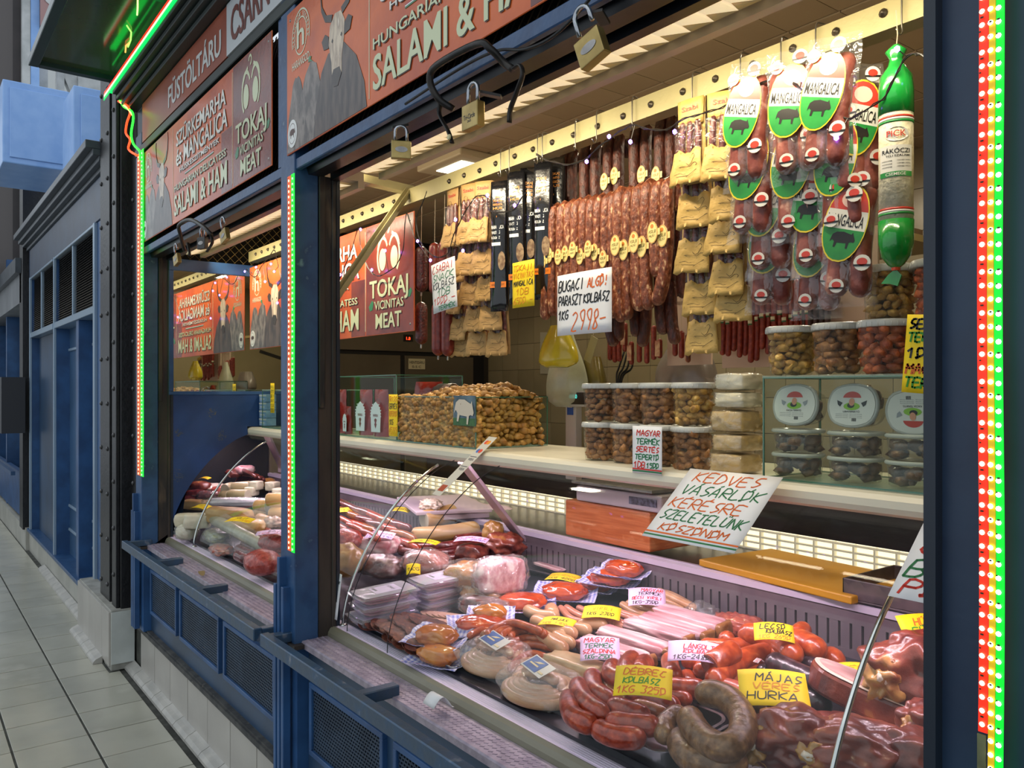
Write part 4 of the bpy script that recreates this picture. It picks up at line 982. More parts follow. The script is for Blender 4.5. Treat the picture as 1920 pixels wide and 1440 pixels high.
# clear vacuum bags with leaf label
MG = mat('bag_sausage', '#6a3028', '#94564a', s=28, r=.35, b=.5, bs=60, c3='#c9a08c'); VF = film('vac_film', gloss=.4, rough=.12, bump=1., bs=26, milk=.05)
LW = mat('label_white', '#cbc9c0', r=.35); LG = mat('label_green', '#1f7a35', '#2c8c3c', s=20, r=.3); LR = mat('label_red', '#b8392a', r=.3); LK = mat('label_black', '#15130f', r=.35); LY = mat('label_yellow_rim', '#d8c22e', r=.3)
def vac_bag(label, h=.30):
    t = thing('sausage_bag', label, 'sausage bag', (0, 0, 0), 'clear bags of dry sausage with a leaf-shaped label'); w_ = .112
    for k in range(2):
        x = (-.025, .026)[k]; b = MB(); b.sausage([(x, 0, -h + .02), (x + .006 * (1 - 2 * k), -.002, -h * .6), (x - .004, 0, -.10), (x, .004, -.04)], .0245, 10, 4, seed=k + 4); b.build('sausage', MG, t, smooth=True)
    b = MB(); b.grid(10, 20, lambda i, j: ((i - .5) * w_ * (1 + .12 * (j > .93) + .03 * math.sin(11 * j)), -(.022 * math.sin(PI * i) ** .7 if 0 < i < 1 else 0) * min(1, 8 * (1 - j)) * min(1, 3 * j) - .010 * noise.noise(Vector((i * 6, j * 9, 2))), -h * j + .01 * (i - .5) * (j > .95)), 0); b.build('film_front', VF, t, smooth=True)
    b = MB(); b.grid(4, 8, lambda i, j: ((i - .5) * w_, .018 * math.sin(PI * i) * min(1, 5 * (1 - j)), -h * j), 0); b.build('film_back', film('film_plain', gloss=.2, bump=0), t, smooth=True)
    # leaf outline: split in three bands by two slanted lines
    F0 = FR(0, -.030, 0) @ Matrix.Translation((-.008, -h * .42, 0)) @ Matrix.Rotation(-.20, 4, 'Z'); RX, RY = .042, .078
    def leaf(n=26, k=1.): return [(RX * k * math.copysign(abs(math.cos(a)) ** .9, math.cos(a)), RY * k * math.sin(a)) for a in [2 * PI * i / n for i in range(n)]]
    def clip_(poly, y0, y1):
        def cut(P, sgn, c_):
            out = []
            for p, q in zip(P, P[1:] + P[:1]):
                fp, fq = sgn * (p[1] - c_), sgn * (q[1] - c_)
                if fp >= 0: out.append(p)
                if fp * fq < 0: s_ = fp / (fp - fq); out.append((p[0] + (q[0] - p[0]) * s_, p[1] + (q[1] - p[1]) * s_))
            return out
        return cut(cut(poly, 1, y0), -1, y1)
    b = MB(); b.prism(leaf(k=1.05), -.0006, 0, F0); lf_ = b.build('leaf_label', LY, t)
    for m_, y0, y1 in ((LR, .028, 1), (LW, -.012, .028), (LG, -1, -.012)):
        b = MB(); b.prism(clip_(leaf(), y0, y1), 0, .0005, F0); b.build('label_field', m_, lf_)
    b = MB(); put_text(b, 'MANGALICA', -.038, -.006, .074, .024, F0, .0011); put_pig(b, .002, -.035, .046, .0011, F0); b.build('label_print', LK, lf_)
    b = MB(); b.prism([(.019 * math.cos(a * PI / 9), .050 + .017 * math.sin(a * PI / 9)) for a in range(18)], 0, .001, F0); b.build('label_seal', mat('seal_pink', '#dcb8a8', r=.35), lf_)
    for k, (x, z, r_) in enumerate(((.030, -h * .70, .017), (-.018, -h * .86, .015), (.020, -.035, .016), (-.03, -.05, .014))):
        b = MB(); ell(b, x, z, r_, r_, -.034); st_ = b.build('round_sticker', LW, t)
        b = MB(); ell(b, x, z + r_ * .1, r_ * .62, r_ * .5, -.0348); b.build('sticker_red', LR, st_)
        b = MB(); b.box(x - r_, x + r_, -.0352, -.0346, z - r_ * .45, z - r_ * .2); b.build('sticker_black', LK, st_)
    return t
vb_ = vac_bag('')
spots = [(1412, 112, 1.585, 'top left'), (1486, 92, 1.59, 'top middle'), (1566, 66, 1.585, 'top right'), (1425, 215, 1.615, 'left one of the second tier'), (1492, 205, 1.62, 'middle one of the second tier'), (1580, 190, 1.615, 'right one of the second tier'),
         (1448, 282, 1.64, 'left one of the third tier'), (1530, 268, 1.645, 'middle one of the third tier'), (1604, 312, 1.63, 'right one of the third tier'), (1456, 352, 1.67, 'lowest left'), (1548, 350, 1.675, 'lowest right'), (1606, 120, 1.63, 'rearmost, half behind the top right one')]
for i, (u, v, y, lab) in enumerate(spots):
    lab = f'clear bag of dry sausages with leaf label, {lab}'; p = W(u, v, y=y); rz = RND.uniform(.15, .5); ry = RND.uniform(-.05, .12)
    if i == 0: vb_.location = p; vb_['label'] = lab; vb_.rotation_euler = (0, .05, .2)
    else: clone(vb_, p, rot=(RND.uniform(-.05, .05), ry, rz if i < 11 else .9), label=lab)
# big white-mould salami in green foil
WM = mat('white_mould', '#b9b092', '#d0c8ac', s=70, r=.6, b=.6, bs=110, c3='#8f866c'); GF = mat('green_foil', '#12782a', '#1c9238', s=9, r=.22, b=.6, bs=22, coat=.5)
def green_salami(label, p):
    t = thing('salami', label, 'salami', p); r_ = .032
    b = MB(); b.lathe([(r_, -.345), (r_ * 1.02, -.20), (r_, -.10)], n=20); b.build('casing', WM, t, smooth=True)
    b = MB(); b.lathe([(.006, .03), (.020, .016), (.012, .002), (.015, -.012), (.030, -.035), (r_ + .001, -.06), (r_ + .0015, -.112)], n=20); b.build('foil_top', GF, t, smooth=True)
    b = MB(); b.lathe([(r_ + .0015, -.325), (r_ + .001, -.37), (.028, -.395), (.016, -.412), (.006, -.420)], n=20); b.build('foil_bottom', GF, t, smooth=True)
    b = MB(); b.prism([(0, -.42), (.012, -.435), (.004, -.456), (-.012, -.450), (-.030, -.448), (-.016, -.432)], -.002, .002, FR(0, 0, 0)); b.build('foil_tail', GF, t)
    b = MB(); b.lathe([(.008, -.414), (.0085, -.419), (.008, -.424)], n=10); b.build('clip', mat('red_clip', '#e04a20', r=.4), t)
    for z, m_, nm in ((-.122, LR, 'red_band'), (-.1265, LW, 'white_band'), (-.131, LG, 'green_band'), (-.305, LR, 'red_band'), (-.3095, LW, 'white_band'), (-.314, LG, 'green_band')):
        b = MB(); b.lathe([(r_ + .001, z - .0023), (r_ + .001, z + .0023)], n=20); b.build(nm, m_, t, smooth=True)
    A0 = math.radians(-60)
    def cyl(x, y, z): a = A0 + x / r_; return ((r_ + .0015 + z) * math.cos(a), (r_ + .0015 + z) * math.sin(a), y)
    def patch(x0, x1, z0, z1, zz, m_, nm, par=t):
        b = MB(); b.grid(8, 1, lambda i, j: cyl(x0 + i * (x1 - x0), z0 + j * (z1 - z0), zz), 0); return b.build(nm, m_, par, smooth=True)
    patch(-.034, .030, -.232, -.180, 0, LW, 'label'); patch(-.034, .030, -.242, -.232, .0001, LG, 'label_green')
    b = MB(); b.add([cyl(.022 * math.cos(a * PI / 10), -.158 + .014 * math.sin(a * PI / 10), .0002) for a in range(20)], [tuple(range(20))]); ov = b.build('oval_label', mat('label_white', ''), t)
    b = MB(); put_text(b, 'PICK', -.018, -.163, .034, .012, fn=lambda x, y, z: cyl(x, y, .0012)); b.build('lettering', LR, ov)
    b = MB(); put_text(b, 'RÁKÓCZI', -.028, -.196, .052, .011, fn=lambda x, y, z: cyl(x, y, .0006)); put_text(b, 'TELI SZALAMI', -.02, -.203, .044, .004, fn=lambda x, y, z: cyl(x, y, .0006))
    for k in range(3): put_text(b, 'csemege szalami', .0, -.212 - k * .006, .026, .003, fn=lambda x, y, z: cyl(x, y, .0006)); put_text(b, 'minoseg', -.028, -.212 - k * .006, .02, .003, fn=lambda x, y, z: cyl(x, y, .0006))
    b.build('lettering', LK, t); b = MB(); put_text(b, 'CSEMEGE', -.02, -.240, .036, .006, fn=lambda x, y, z: cyl(x, y, .0008)); b.build('lettering', LW, t)
    b = MB(); b.tube([(0, 0, .02), (.003, 0, .05), (0, 0, .10)], .0012, 4); b.build('string', TW, t)
    return t
gs = green_salami('large grey salami in green foil ends hanging beside the clear bags', W(1680, 112, y=1.60))
clone(gs, W(1776, 122, y=1.60), label='large salami in green foil half hidden behind the right-hand post')
# ================================================================ BACK OF THE STALL
bd = MB(); bd.box(-1.86, -1.28, 2.36, 2.37, 1.68, 2.10); tag(bd.build('back_board', mat('pink_board', '#b7a08e', r=.6), base=(-1.5, 2.36, 1.7)), 'pale board hung behind the brown sausages', 'board')
bd = MB(); bd.box(-2.12, -1.91, 2.36, 2.37, 1.695, 2.05); tag(bd.build('back_board', mat('pink_board', ''), base=(-2.0, 2.36, 1.7)), 'pale board behind the short sausages with round labels', 'board')
RS = mat('red_thin_sausage', '#6e1f16', '#86301f', s=80, r=.4, b=.5, bs=110, c3='#9a4a38'); TRI = mat('tri_white', '#c9c4a8', r=.5)
for i in range(17):
    u = 1346 + i * 10.6; y = 2.30 + .01 * (i % 2); r_ = .0098 + RND.uniform(-.0005, .0008); vt = 548 - i * 1.8; vb = 672 + RND.uniform(-8, 9) - (12 if i in (0, 3, 8) else 0)
    p1, p0 = W(u, vt, y=y), W(u - 2, vb, y=y); t = thing('thin_sausage', f'{ORD[i]} from the left of the thin red sausages with flag-coloured bands', 'sausage', p0, 'thin red sausages with flag-coloured bands', world=True)
    b = MB(); b.sausage([p0, p0.lerp(p1, .35) + Vector((.003, 0, 0)), p0.lerp(p1, .7), p1], r_, 8, 3, seed=i); b.build('casing', RS, t, smooth=True)
    q = p0.lerp(p1, .56 + RND.uniform(-.03, .05))
    b = MB(); b.lathe([(r_ + .001, -.007), (r_ + .0012, .004)], (q.x, q.y, q.z), 8); b.build('white_band', TRI, t, smooth=True)
    b = MB(); b.lathe([(r_ + .0014, -.012), (r_ + .0014, -.007)], (q.x, q.y, q.z), 8); b.build('green_band', mat('tri_green', '#2a5a35', r=.5), t, smooth=True)
for i, (u, vt, vb, m_) in enumerate(((1144, 600, 676, RS), (1153, 600, 680, RS), (1161, 600, 678, RS), (1172, 605, 660, LBY), (1184, 640, 684, LBY), (1199, 605, 680, RS), (1213, 605, 682, RS), (1226, 610, 675, RS), (1237, 635, 672, LBY), (1266, 620, 668, RS), (1278, 620, 672, RS), (1290, 625, 680, KOL))):
    y = 2.31; p1, p0 = W(u, vt, y=y), W(u, vb, y=y); t = thing('short_sausage', f'{ORD[i]} from the left of the short sausages hanging low against the pale board', 'sausage', p0, 'short sausages against the pale board', world=True)
    b = MB(); b.sausage([p0, p0.lerp(p1, .5), p1], .0105, 8, 3, seed=i); b.build('casing', RS if m_ is LBY else m_, t, smooth=True)
    b = MB(); b.tube([p1, (p1.x, 2.305, 1.955)], .0012, 4); b.build('string', TW, t)
    if m_ is LBY: q = p0.lerp(p1, .5); b = MB(); b.box(q.x - .012, q.x + .012, y - .014, y - .011, q.z - .03, q.z + .03); b.build('paper_label', mat('label_beige', '#b89a78', '#8a4a3a', s=40, r=.5), t)
for i in range(5):
    u = 1508 + i * 11; y = 2.3; p1, p0 = W(u, 545, y=y), W(u, 650, y=y); t = thing('dark_stick', f'{ORD[i]} from the left of the dark thin sausages with gold clips', 'sausage', p0, 'dark thin sausages with gold clips', world=True)
    b = MB(); b.sausage([p0, p0.lerp(p1, .5), p1], .009, 7, 3, seed=i); b.build('casing', mat('black_sausage', '#2a1512', '#3d1f18', s=60, r=.4, b=.4), t, smooth=True)
    b = MB(); b.tube([p1, (p1.x, 2.305, 1.955)], .0012, 4); b.build('string', TW, t)
    b = MB(); b.blob((.02, .02, .03), i, .3, 4, 2, M=Matrix.Translation(p1 + Vector((0, -.01, -.012)))); b.build('gold_clip', mat('gold_net', '#a88c3a', r=.35, m=.5, b=.8, bs=200), t)
# yellowish vacuum pack, carrier bags, notices
def bag(nm, label, cat, m_, u0, u1, v0, v1, y, seed, knot=.25, dep=.5, parts=None):
    A, B = W(u0, v1, y=y), W(u1, v0, y=y); cx = (A.x + B.x) / 2; wd = abs(B.x - A.x); hh = abs(B.z - A.z)
    t = thing(nm, label, cat, (cx, y, min(A.z, B.z)), world=True); b = MB(); z0 = min(A.z, B.z)
    def fn(i, j):
        a = 2 * PI * i; k = (1 - j); r_ = (wd / 2) * (knot + (1 - knot) * math.sin(min(1, k * 1.25) * PI / 2) ** 1.2) * (1 if j > .12 else (.55 + .45 * math.sqrt(j / .12)))
        q = 1 + .10 * noise.noise(Vector((math.cos(a) * 2 + seed, math.sin(a) * 2, j * 1.5))) + .05 * math.sin(a * 7 + seed) * j
        return (cx + r_ * q * math.cos(a), y + r_ * q * dep * math.sin(a), z0 + hh * j)
    b.grid(28, 14, fn, 0); b.f.append(tuple(range(28))); b.build('film', m_, t, smooth=True); return t, cx, z0, wd, hh
YBG = film('yellow_bag_film', '#e6dc6a', gloss=.5, rough=.15, bump=.7, bs=25, milk=.0)
MC['yellow_bag_milk'] = mat('yellow_bag_milk', '#b3a01c', '#c7b52c', s=9, r=.25, b=.5, bs=30, coat=.4, alpha=.86)
t, cx, z0, wd, hh = bag('yellow_bag', 'knotted yellow plastic bag hanging under the brown sausages', 'bag', MC['yellow_bag_milk'], 1014, 1079, 607, 690, 2.0, 3, .35)
t, cx, z0, wd, hh = bag('white_bag', 'translucent white carrier bag hanging behind the yellow bag', 'bag', mat('white_bag_film', '#a3a88f', '#b6bba3', s=9, r=.3, b=.5, bs=24, coat=.3, alpha=.82), 1030, 1102, 620, 762, 2.2, 8, .22)
t, cx, z0, wd, hh = bag('olive_bag', 'olive tinted plastic bag hanging right of the white carrier bag', 'bag', mat('olive_bag_film', '#6a5f24', '#7d7030', s=9, r=.3, b=.5, bs=24, coat=.3, alpha=.85), 1085, 1136, 668, 745, 2.25, 5, .5)
t, cx, z0, wd, hh = bag('clear_bag', 'grey translucent bag of goods behind the pork crackling tubs', 'bag', mat('grey_bag_film', '#6a625c', '#7d756c', s=7, r=.3, b=.5, bs=18, coat=.3, alpha=.8), 1232, 1345, 650, 735, 2.5, 6, .6)
t = thing('crackling_pack', 'yellowish block in clear wrap hanging beside the yellow paper packs', 'meat pack', W(1310, 655, y=1.9), world=True)
c = W(1310, 603, y=1.9); b = MB(); b.blob((.075, .05, .135), 2, .12, 2.2, 3, .55, M=Matrix.Translation(c)); b.build('block', mat('crackling_yellow', '#a8812c', '#c49c40', s=40, r=.35, b=.9, bs=60, c3='#8a6520', coat=.5), t, smooth=True)
b = MB(); b.box(c.x - .02, c.x + .02, c.y - .005, c.y + .005, c.z + .06, c.z + .09); b.build('wrap_neck', FILM, t)
b = MB(); b.tube([(c.x, c.y, c.z + .08), (c.x, 1.79, 2.43)], .0012, 4); b.build('string', TW, t)
b = MB(); b.grid(6, 8, lambda i, j: W(1013 + 34 * i, 623 + 78 * j, y=3.86 - .004 * math.sin(PI * i)), .001); tag(b.build('notice_sheet', mat('notice_paper', '#9a957f', r=.7), base=W(1013, 700, y=3.86)), 'printed sheet taped to the tiled back wall behind the yellow bag', 'notice')
t = thing('hanging_tag', 'small beige tag dangling between the two carrier bags', 'tag', W(1108, 655, y=2.1), world=True)
c = W(1108, 655, y=2.08); b = MB(); b.box(-.02, .02, -.001, .001, -.05, .05, Matrix.Translation(c) @ Matrix.Rotation(.45, 4, 'Y')); b.build('card', mat('beige_card', '#8d8560', r=.7), t)
b = MB(); b.tube(catmull([c + Vector((.01, 0, .05)), c + Vector((.02, .01, .10)), c + Vector((.03, 0, .2))]), .001, 4); b.build('string', TW, t)
cbs = thing('cable_bundle', 'black cables drooping down the wall below the pale board', 'cable', W(1170, 725, y=3.8), world=True)
for k in range(4):
    b = MB(); b.tube(catmull([W(1188 - 6 * k, 660, y=3.863), W(1184 - 8 * k, 690, y=3.863), W(1168 - 4 * k, 705, y=3.863), W(1160 - k, 745, y=3.863)]), .006, 5); b.build('cable', mat('black_cable', '#121212', r=.5), cbs, smooth=True)
# shelf seen behind the clear bags
sh = thing('wall_shelf', 'metal shelf with boxes seen behind the clear sausage bags', 'shelf', W(1600, 470, y=2.9), world=True)
A, B = W(1440, 495, y=2.9), W(1745, 445, y=2.9); b = MB(); b.box(A.x, B.x, 2.75, 3.1, A.z - .012, A.z + .012); b.build('board', mat('shelf_board', '#8a7a4e', r=.5), sh)
b = MB(); b.box(A.x + .02, B.x - .1, 2.8, 3.05, A.z + .012, A.z + .07); b.build('box', mat('dark_boxes', '#3a2c1e', '#5a452c', s=8, r=.7), sh)
b = MB(); b.bar(W(1580, 540, y=2.8), W(1640, 620, y=3.2), .03, .03); b.build('bracket', mat('dark_bracket', '#1c1814', r=.5), sh)
# ================================================================ FAIRY LIGHTS on the rail
def fairy(label, path, y, seed, leds, mcol='#7a4cff', n=10):
    P = [W(u, v, y=y + (.006 * math.sin(i * 2.1))) for i, (u, v) in enumerate(path)]
    t = thing('light_string', label, 'string lights', P[0], world=True)
    b = MB(); C_ = catmull(P, 5); b.tube(C_, .0016, 4); b.tube([p + Vector((.004 * math.sin(i * 1.3), 0, .004 * math.cos(i * 1.3))) for i, p in enumerate(C_)], .0014, 4); b.build('wire', mat('wire_dark', '#1d1916', r=.4), t)
    for k, (u, v) in enumerate(leds):
        c = W(u, v, y=y - .012); q = min(C_, key=lambda p: (p - c).length)
        b = MB(); b.tube([q, c], .0012, 4); s_ = b.build('led_lead', mat('wire_dark', ''), t)
        b = MB(); b.blob((.012, .012, .014), 1, 0, 1, 1, M=Matrix.Translation(c)); o = b.build('led', emit('led_violet', '#8a60ff', 16), t, smooth=True)
fairy('fairy lights strung along the right half of the cream rail', [(1005, 290), (1040, 305), (1085, 305), (1130, 270), (1165, 245), (1190, 235), (1240, 245), (1290, 220), (1345, 205), (1395, 175), (1450, 150), (1500, 165), (1530, 205), (1590, 222), (1625, 205), (1660, 180), (1690, 120), (1720, 100), (1752, 125)], 1.565, 1,
      [(1142, 256), (1182, 266), (1265, 247), (1369, 212), (1504, 148), (1568, 258), (1682, 92), (1738, 108), (1100, 303)])
fairy('fairy lights dangling in front of the hanging red sign board', [(627, 545), (655, 480), (672, 430), (678, 470), (700, 515), (735, 505), (755, 470), (762, 400), (775, 440), (780, 450)], 1.60, 2, [(638, 515), (697, 506), (722, 470), (676, 430), (783, 452), (807, 488)])
fairy('fairy lights hanging between the salamis and the kraft packs', [(800, 360), (780, 420), (800, 470), (835, 480), (855, 430), (880, 385), (895, 368), (912, 370), (918, 395), (960, 395), (985, 360)], 1.60, 3, [(914, 366), (854, 412), (965, 385), (868, 470)])
fairy('fairy lights tangled over the sign board in the far opening', [(462, 505), (478, 520), (490, 500), (505, 480), (515, 470), (522, 500), (530, 530)], 1.60, 4, [(459, 509), (480, 501), (497, 528), (514, 509), (508, 495), (520, 568)])
# ================================================================ HANGING PRICE CARDS
def hcard(label, u0, v0, u1, v1, y, lines, paper='white', rz=0., ry=0., hm=None, **k):
    A, B = W(u0, v0, y=y), W(u1, v1, y=y); w_ = abs(B.x - A.x); h = hm or abs(A.z - B.z)
    return card('price_card', label, FR(A.x, y, B.z, ry=ry, rz=rz), w_, h, lines, paper, **k)
hcard('white price card for snack sausage hung before the kraft packs', 813, 497, 858, 583, 1.58, [('CSABAI', 'r', .80, .14), ('SNACK', 'g', .63, .13), ('KOLBÁSZ', 'k', .47, .12), ('1DB', 'g', .31, .13, .25, .8), ('1000.-', 'r', .16, .13), ('TERMÉK', 'g', .03, .08, .25, .95)], pen=.0028, ry=-.10, seed=1, bend=.004)
hcard('yellow price card hung on the black pouches', 961, 494, 1002, 573, 1.59, [('TOKAJI', 'y', .80, .12), ('VICINITAS', 'y', .64, .11), ('MANGALICA', 'k', .47, .11), ('1DB', 'y', .28, .13, .2, .8), ('6500.-', 'y', .08, .13)], 'yellow', pen=.0026, seed=2, bend=.003)
hcard('large white price card hung on the brown sausages', 1045, 518, 1147, 622, 1.60, [('BUGACI', 'k', .72, .17, .03, .55), ('ALGÖ!', 'o', .74, .14, .60, .95), ('PARASZT', 'k', .49, .15, .03, .50), ('KOLBÁSZ', 'k', .50, .13, .53, .97), ('1KG', 'k', .26, .14, .03, .24), ('2998-', 'o', .07, .30, .30, .92)], pen=.0042, seed=3, bend=.006)
hcard('tall white price card leaning on the crackling tubs', 1186, 798, 1241, 892, 1.625, [('MAGYAR', 'r', .80, .11, .14, .96), ('TERMÉK', 'g', .62, .11, .12, .94), ('SERTÉS', 'r', .46, .10, .10, .92), ('TEPERTÖ', 'g', .30, .10, .08, .90), ('1DB', 'r', .12, .12, .04, .42), ('1500', 'g', .13, .10, .46, .90)], pen=.003, underline=[('r', .075), ('g', .035)], seed=4, bend=-.003)
hcard('yellow price card hung at the top right beside the post', 1690, 590, 1790, 735, 1.50, [('SERTÉS', 'k', .83, .11, .05, 1.), ('TEPERTÖ', 'l', .66, .11, .05, 1.), ('10BAG', 'k', .45, .12, .05, .98), ('MAGYAR', 'o', .25, .12, .05, 1.), ('TERMÉK', 'l', .07, .12, .05, 1.)], 'yellow', pen=.004, seed=5, ry=.08)
# ================================================================ ON THE COUNTER TOP
ZT = 1.3865
TUBF = film('tub_plastic', '#f2f3ee', gloss=.22, rough=.1, bump=0, milk=.035); LIDM = mat('lid_plastic', '#c9cac2', '#d6d7d0', s=8, r=.25, alpha=.86)
CR = {k: mat('crackling_' + k, a, b_, s=45, r=.5, b=.9, bs=90, c3=c_) for k, a, b_, c_ in (('brown', '#7a4c28', '#b07a44', '#d0a468'), ('gold', '#946a2c', '#c99c4a', '#e0be70'), ('red', '#8a3c1c', '#bc6232', '#d0884c'), ('dark', '#5a4030', '#856348', '#a88a66'))}
def chips(b, pts, size, seed, sub=1):
    rr = random.Random(seed)
    for i, p in enumerate(pts):
        s_ = size * rr.uniform(.7, 1.3); M = Matrix.Translation(p) @ Matrix.Rotation(rr.uniform(0, 6), 4, 'Z') @ Matrix.Rotation(rr.uniform(-1, 1), 4, 'X')
        b.blob((s_ * 1.35, s_, s_ * .75), seed + i, .35, 1.6, sub, M=M)
def tub(kind, label, size=.026, seed=1, loc=(0, 0, 0), h=.117):
    t = thing('crackling_tub', label, 'tub', loc, 'round tubs of pork cracklings')
    b = MB(); b.lathe([(.047, 0), (.049, .003), (.0555, h - .012), (.0565, h - .010)], n=26)
    b.build('tub_body', TUBF, t, smooth=True)
    b = MB(); b.lathe([(.058, h - .016), (.0595, h - .014), (.0595, h - .003), (.057, h), (.053, h - .001), (.0525, h - .004), (0, h - .0045)], n=28)
    for k in range(28): a = 2 * PI * k / 28; b.bar((.0595 * math.cos(a), .0595 * math.sin(a), h - .0155), (.0595 * math.cos(a), .0595 * math.sin(a), h - .006), .0012, .0012)
    b.build('lid', LIDM, t, smooth=True)
    rr = random.Random(seed); b = MB(); P = []
    for j in range(6):
        z = .012 + j * .0165; r_ = .0335 + j * .0012; n = 11 if size < .03 else 9
        for k in range(n): a = 2 * PI * (k + .5 * (j % 2)) / n + rr.uniform(-.15, .15); P.append(Vector((r_ * math.cos(a), r_ * math.sin(a), z + rr.uniform(-.004, .004))))
    for k in range(6): P.append(Vector((.02 * math.cos(k), .02 * math.sin(k), h - .024)))
    chips(b, P, size, seed); b.build('cracklings', CR[kind], t, kind='stuff', smooth=True)
    return t
def TC(u, v, y): p = W(u, v, y=y); return p
tb = {('brown', 1): None}
xs = [W(1127, 860, y=1.725).x + .1212 * i for i in range(4)]
pl = {}
tb1 = tub('brown', 'brown crackling tub at the left of the lower row on the counter', .025, 3, (xs[0], 1.725, ZT)); tb2 = tub('brown', 'brown crackling tub second in the lower row, beside the tall white price card', .028, 4, (xs[1], 1.728, ZT))
clone(tb1, (xs[2], 1.725, ZT), rot=(0, 0, 2), label='brown crackling tub in the lower row half hidden by the tall white price card')
clone(tb2, (xs[3], 1.722, ZT), rot=(0, 0, 1.2), label='brown crackling tub at the right of the lower row, beside the wrapped blocks')
tb3 = tub('gold', 'golden crackling tub at the right of the upper row, beside the wrapped blocks', .031, 6, (xs[3] + .002, 1.722, ZT + .118)); 
clone(tb1, (xs[0], 1.726, ZT + .118), rot=(0, 0, 3), label='brown crackling tub at the left of the upper row on the counter')
clone(tb2, (xs[1], 1.728, ZT + .118), rot=(0, 0, 4), label='brown crackling tub second in the upper row on the counter')
clone(tb2, (xs[2], 1.724, ZT + .118), rot=(0, 0, 5), label='brown crackling tub third in the upper row on the counter')
ZG = 1.637
gx = [W(1483, 640, y=1.73).x, W(1572, 640, y=1.73).x, W(1661, 640, y=1.73).x, W(1745, 640, y=1.73).x]
tb4 = tub('gold', 'golden crackling tub at the left end on top of the glass box', .028, 9, (gx[0], 1.73, ZG)); tb5 = tub('brown', 'brown crackling tub in the middle on top of the glass box', .03, 12, (gx[1], 1.73, ZG))
tb6 = tub('red', 'reddish crackling tub on the glass box beside the yellow price card', .031, 15, (gx[2], 1.73, ZG))
clone(tb4, (gx[2] + .006, 1.735, ZG + .118), rot=(0, 0, 2), label='golden crackling tub stacked on the reddish tub')
clone(tb6, (gx[3] + .02, 1.735, ZG), rot=(0, 0, 1), label='reddish crackling tub at the post, behind the yellow price card')
clone(tb6, (gx[3] + .02, 1.735, ZG + .118), rot=(0, 0, 2.5), label='reddish crackling tub at the post, top of its stack')
# glass box with small tubs
GG = film('box_glass', '#f9fdfb', gloss=.08, rough=.0, bump=0); GE = mat('glass_green_edge', '#3d6a55', r=.2, spec=.8)
def glass_box(label, x0, x1, y0, y1, z0, z1, top=True, loc=None):
    t = thing('glass_box', label, 'glass box', ((x0 + x1) / 2, (y0 + y1) / 2, z0), world=True); th = .004
    b = MB(); b.box(x0, x1, y0, y0 + th, z0 + .006, z1); b.build('front_pane', GG, t)
    b = MB(); b.box(x0, x1, y1 - th, y1, z0 + .006, z1); b.build('rear_pane', GG, t)
    for x in (x0, x1 - th): b = MB(); b.box(x, x + th, y0 + th, y1 - th, z0 + .006, z1); b.build('side_pane', GG, t)
    b = MB(); b.box(x0 - .002, x1 + .002, y0 - .002, y1 + .002, z0, z0 + .006); b.build('base_pane', mat('glass_base', '#a9c4b4', r=.15, alpha=.35), t)
    if top: b = MB(); b.box(x0 - .002, x1 + .002, y0 - .003, y1 + .002, z1, z1 + .005); b.build('top_pane', mat('glass_base', ''), t)
    b = MB(); e = .0018
    for x, y in ((x0, y0), (x1, y0), (x0, y1), (x1, y1)): b.box(x - e, x + e, y - e, y + e, z0 + .006, z1)
    for z in (z0 + .004, z1): 
        b.box(x0, x1, y0 - e - .001, y0 + e - .001, z - e, z + e); b.box(x0, x1, y1 - e, y1 + e, z - e, z + e)
        for x in (x0, x1): b.box(x - e, x + e, y0, y1, z - e, z + e)
    b.build('glass_edges', GE, t); return t
X0 = W(1432, 800, y=1.66).x
glass_box('green-edged glass box of small duck and goose crackling tubs by the post', X0, -.53, 1.66, 1.90, ZT, 1.630)
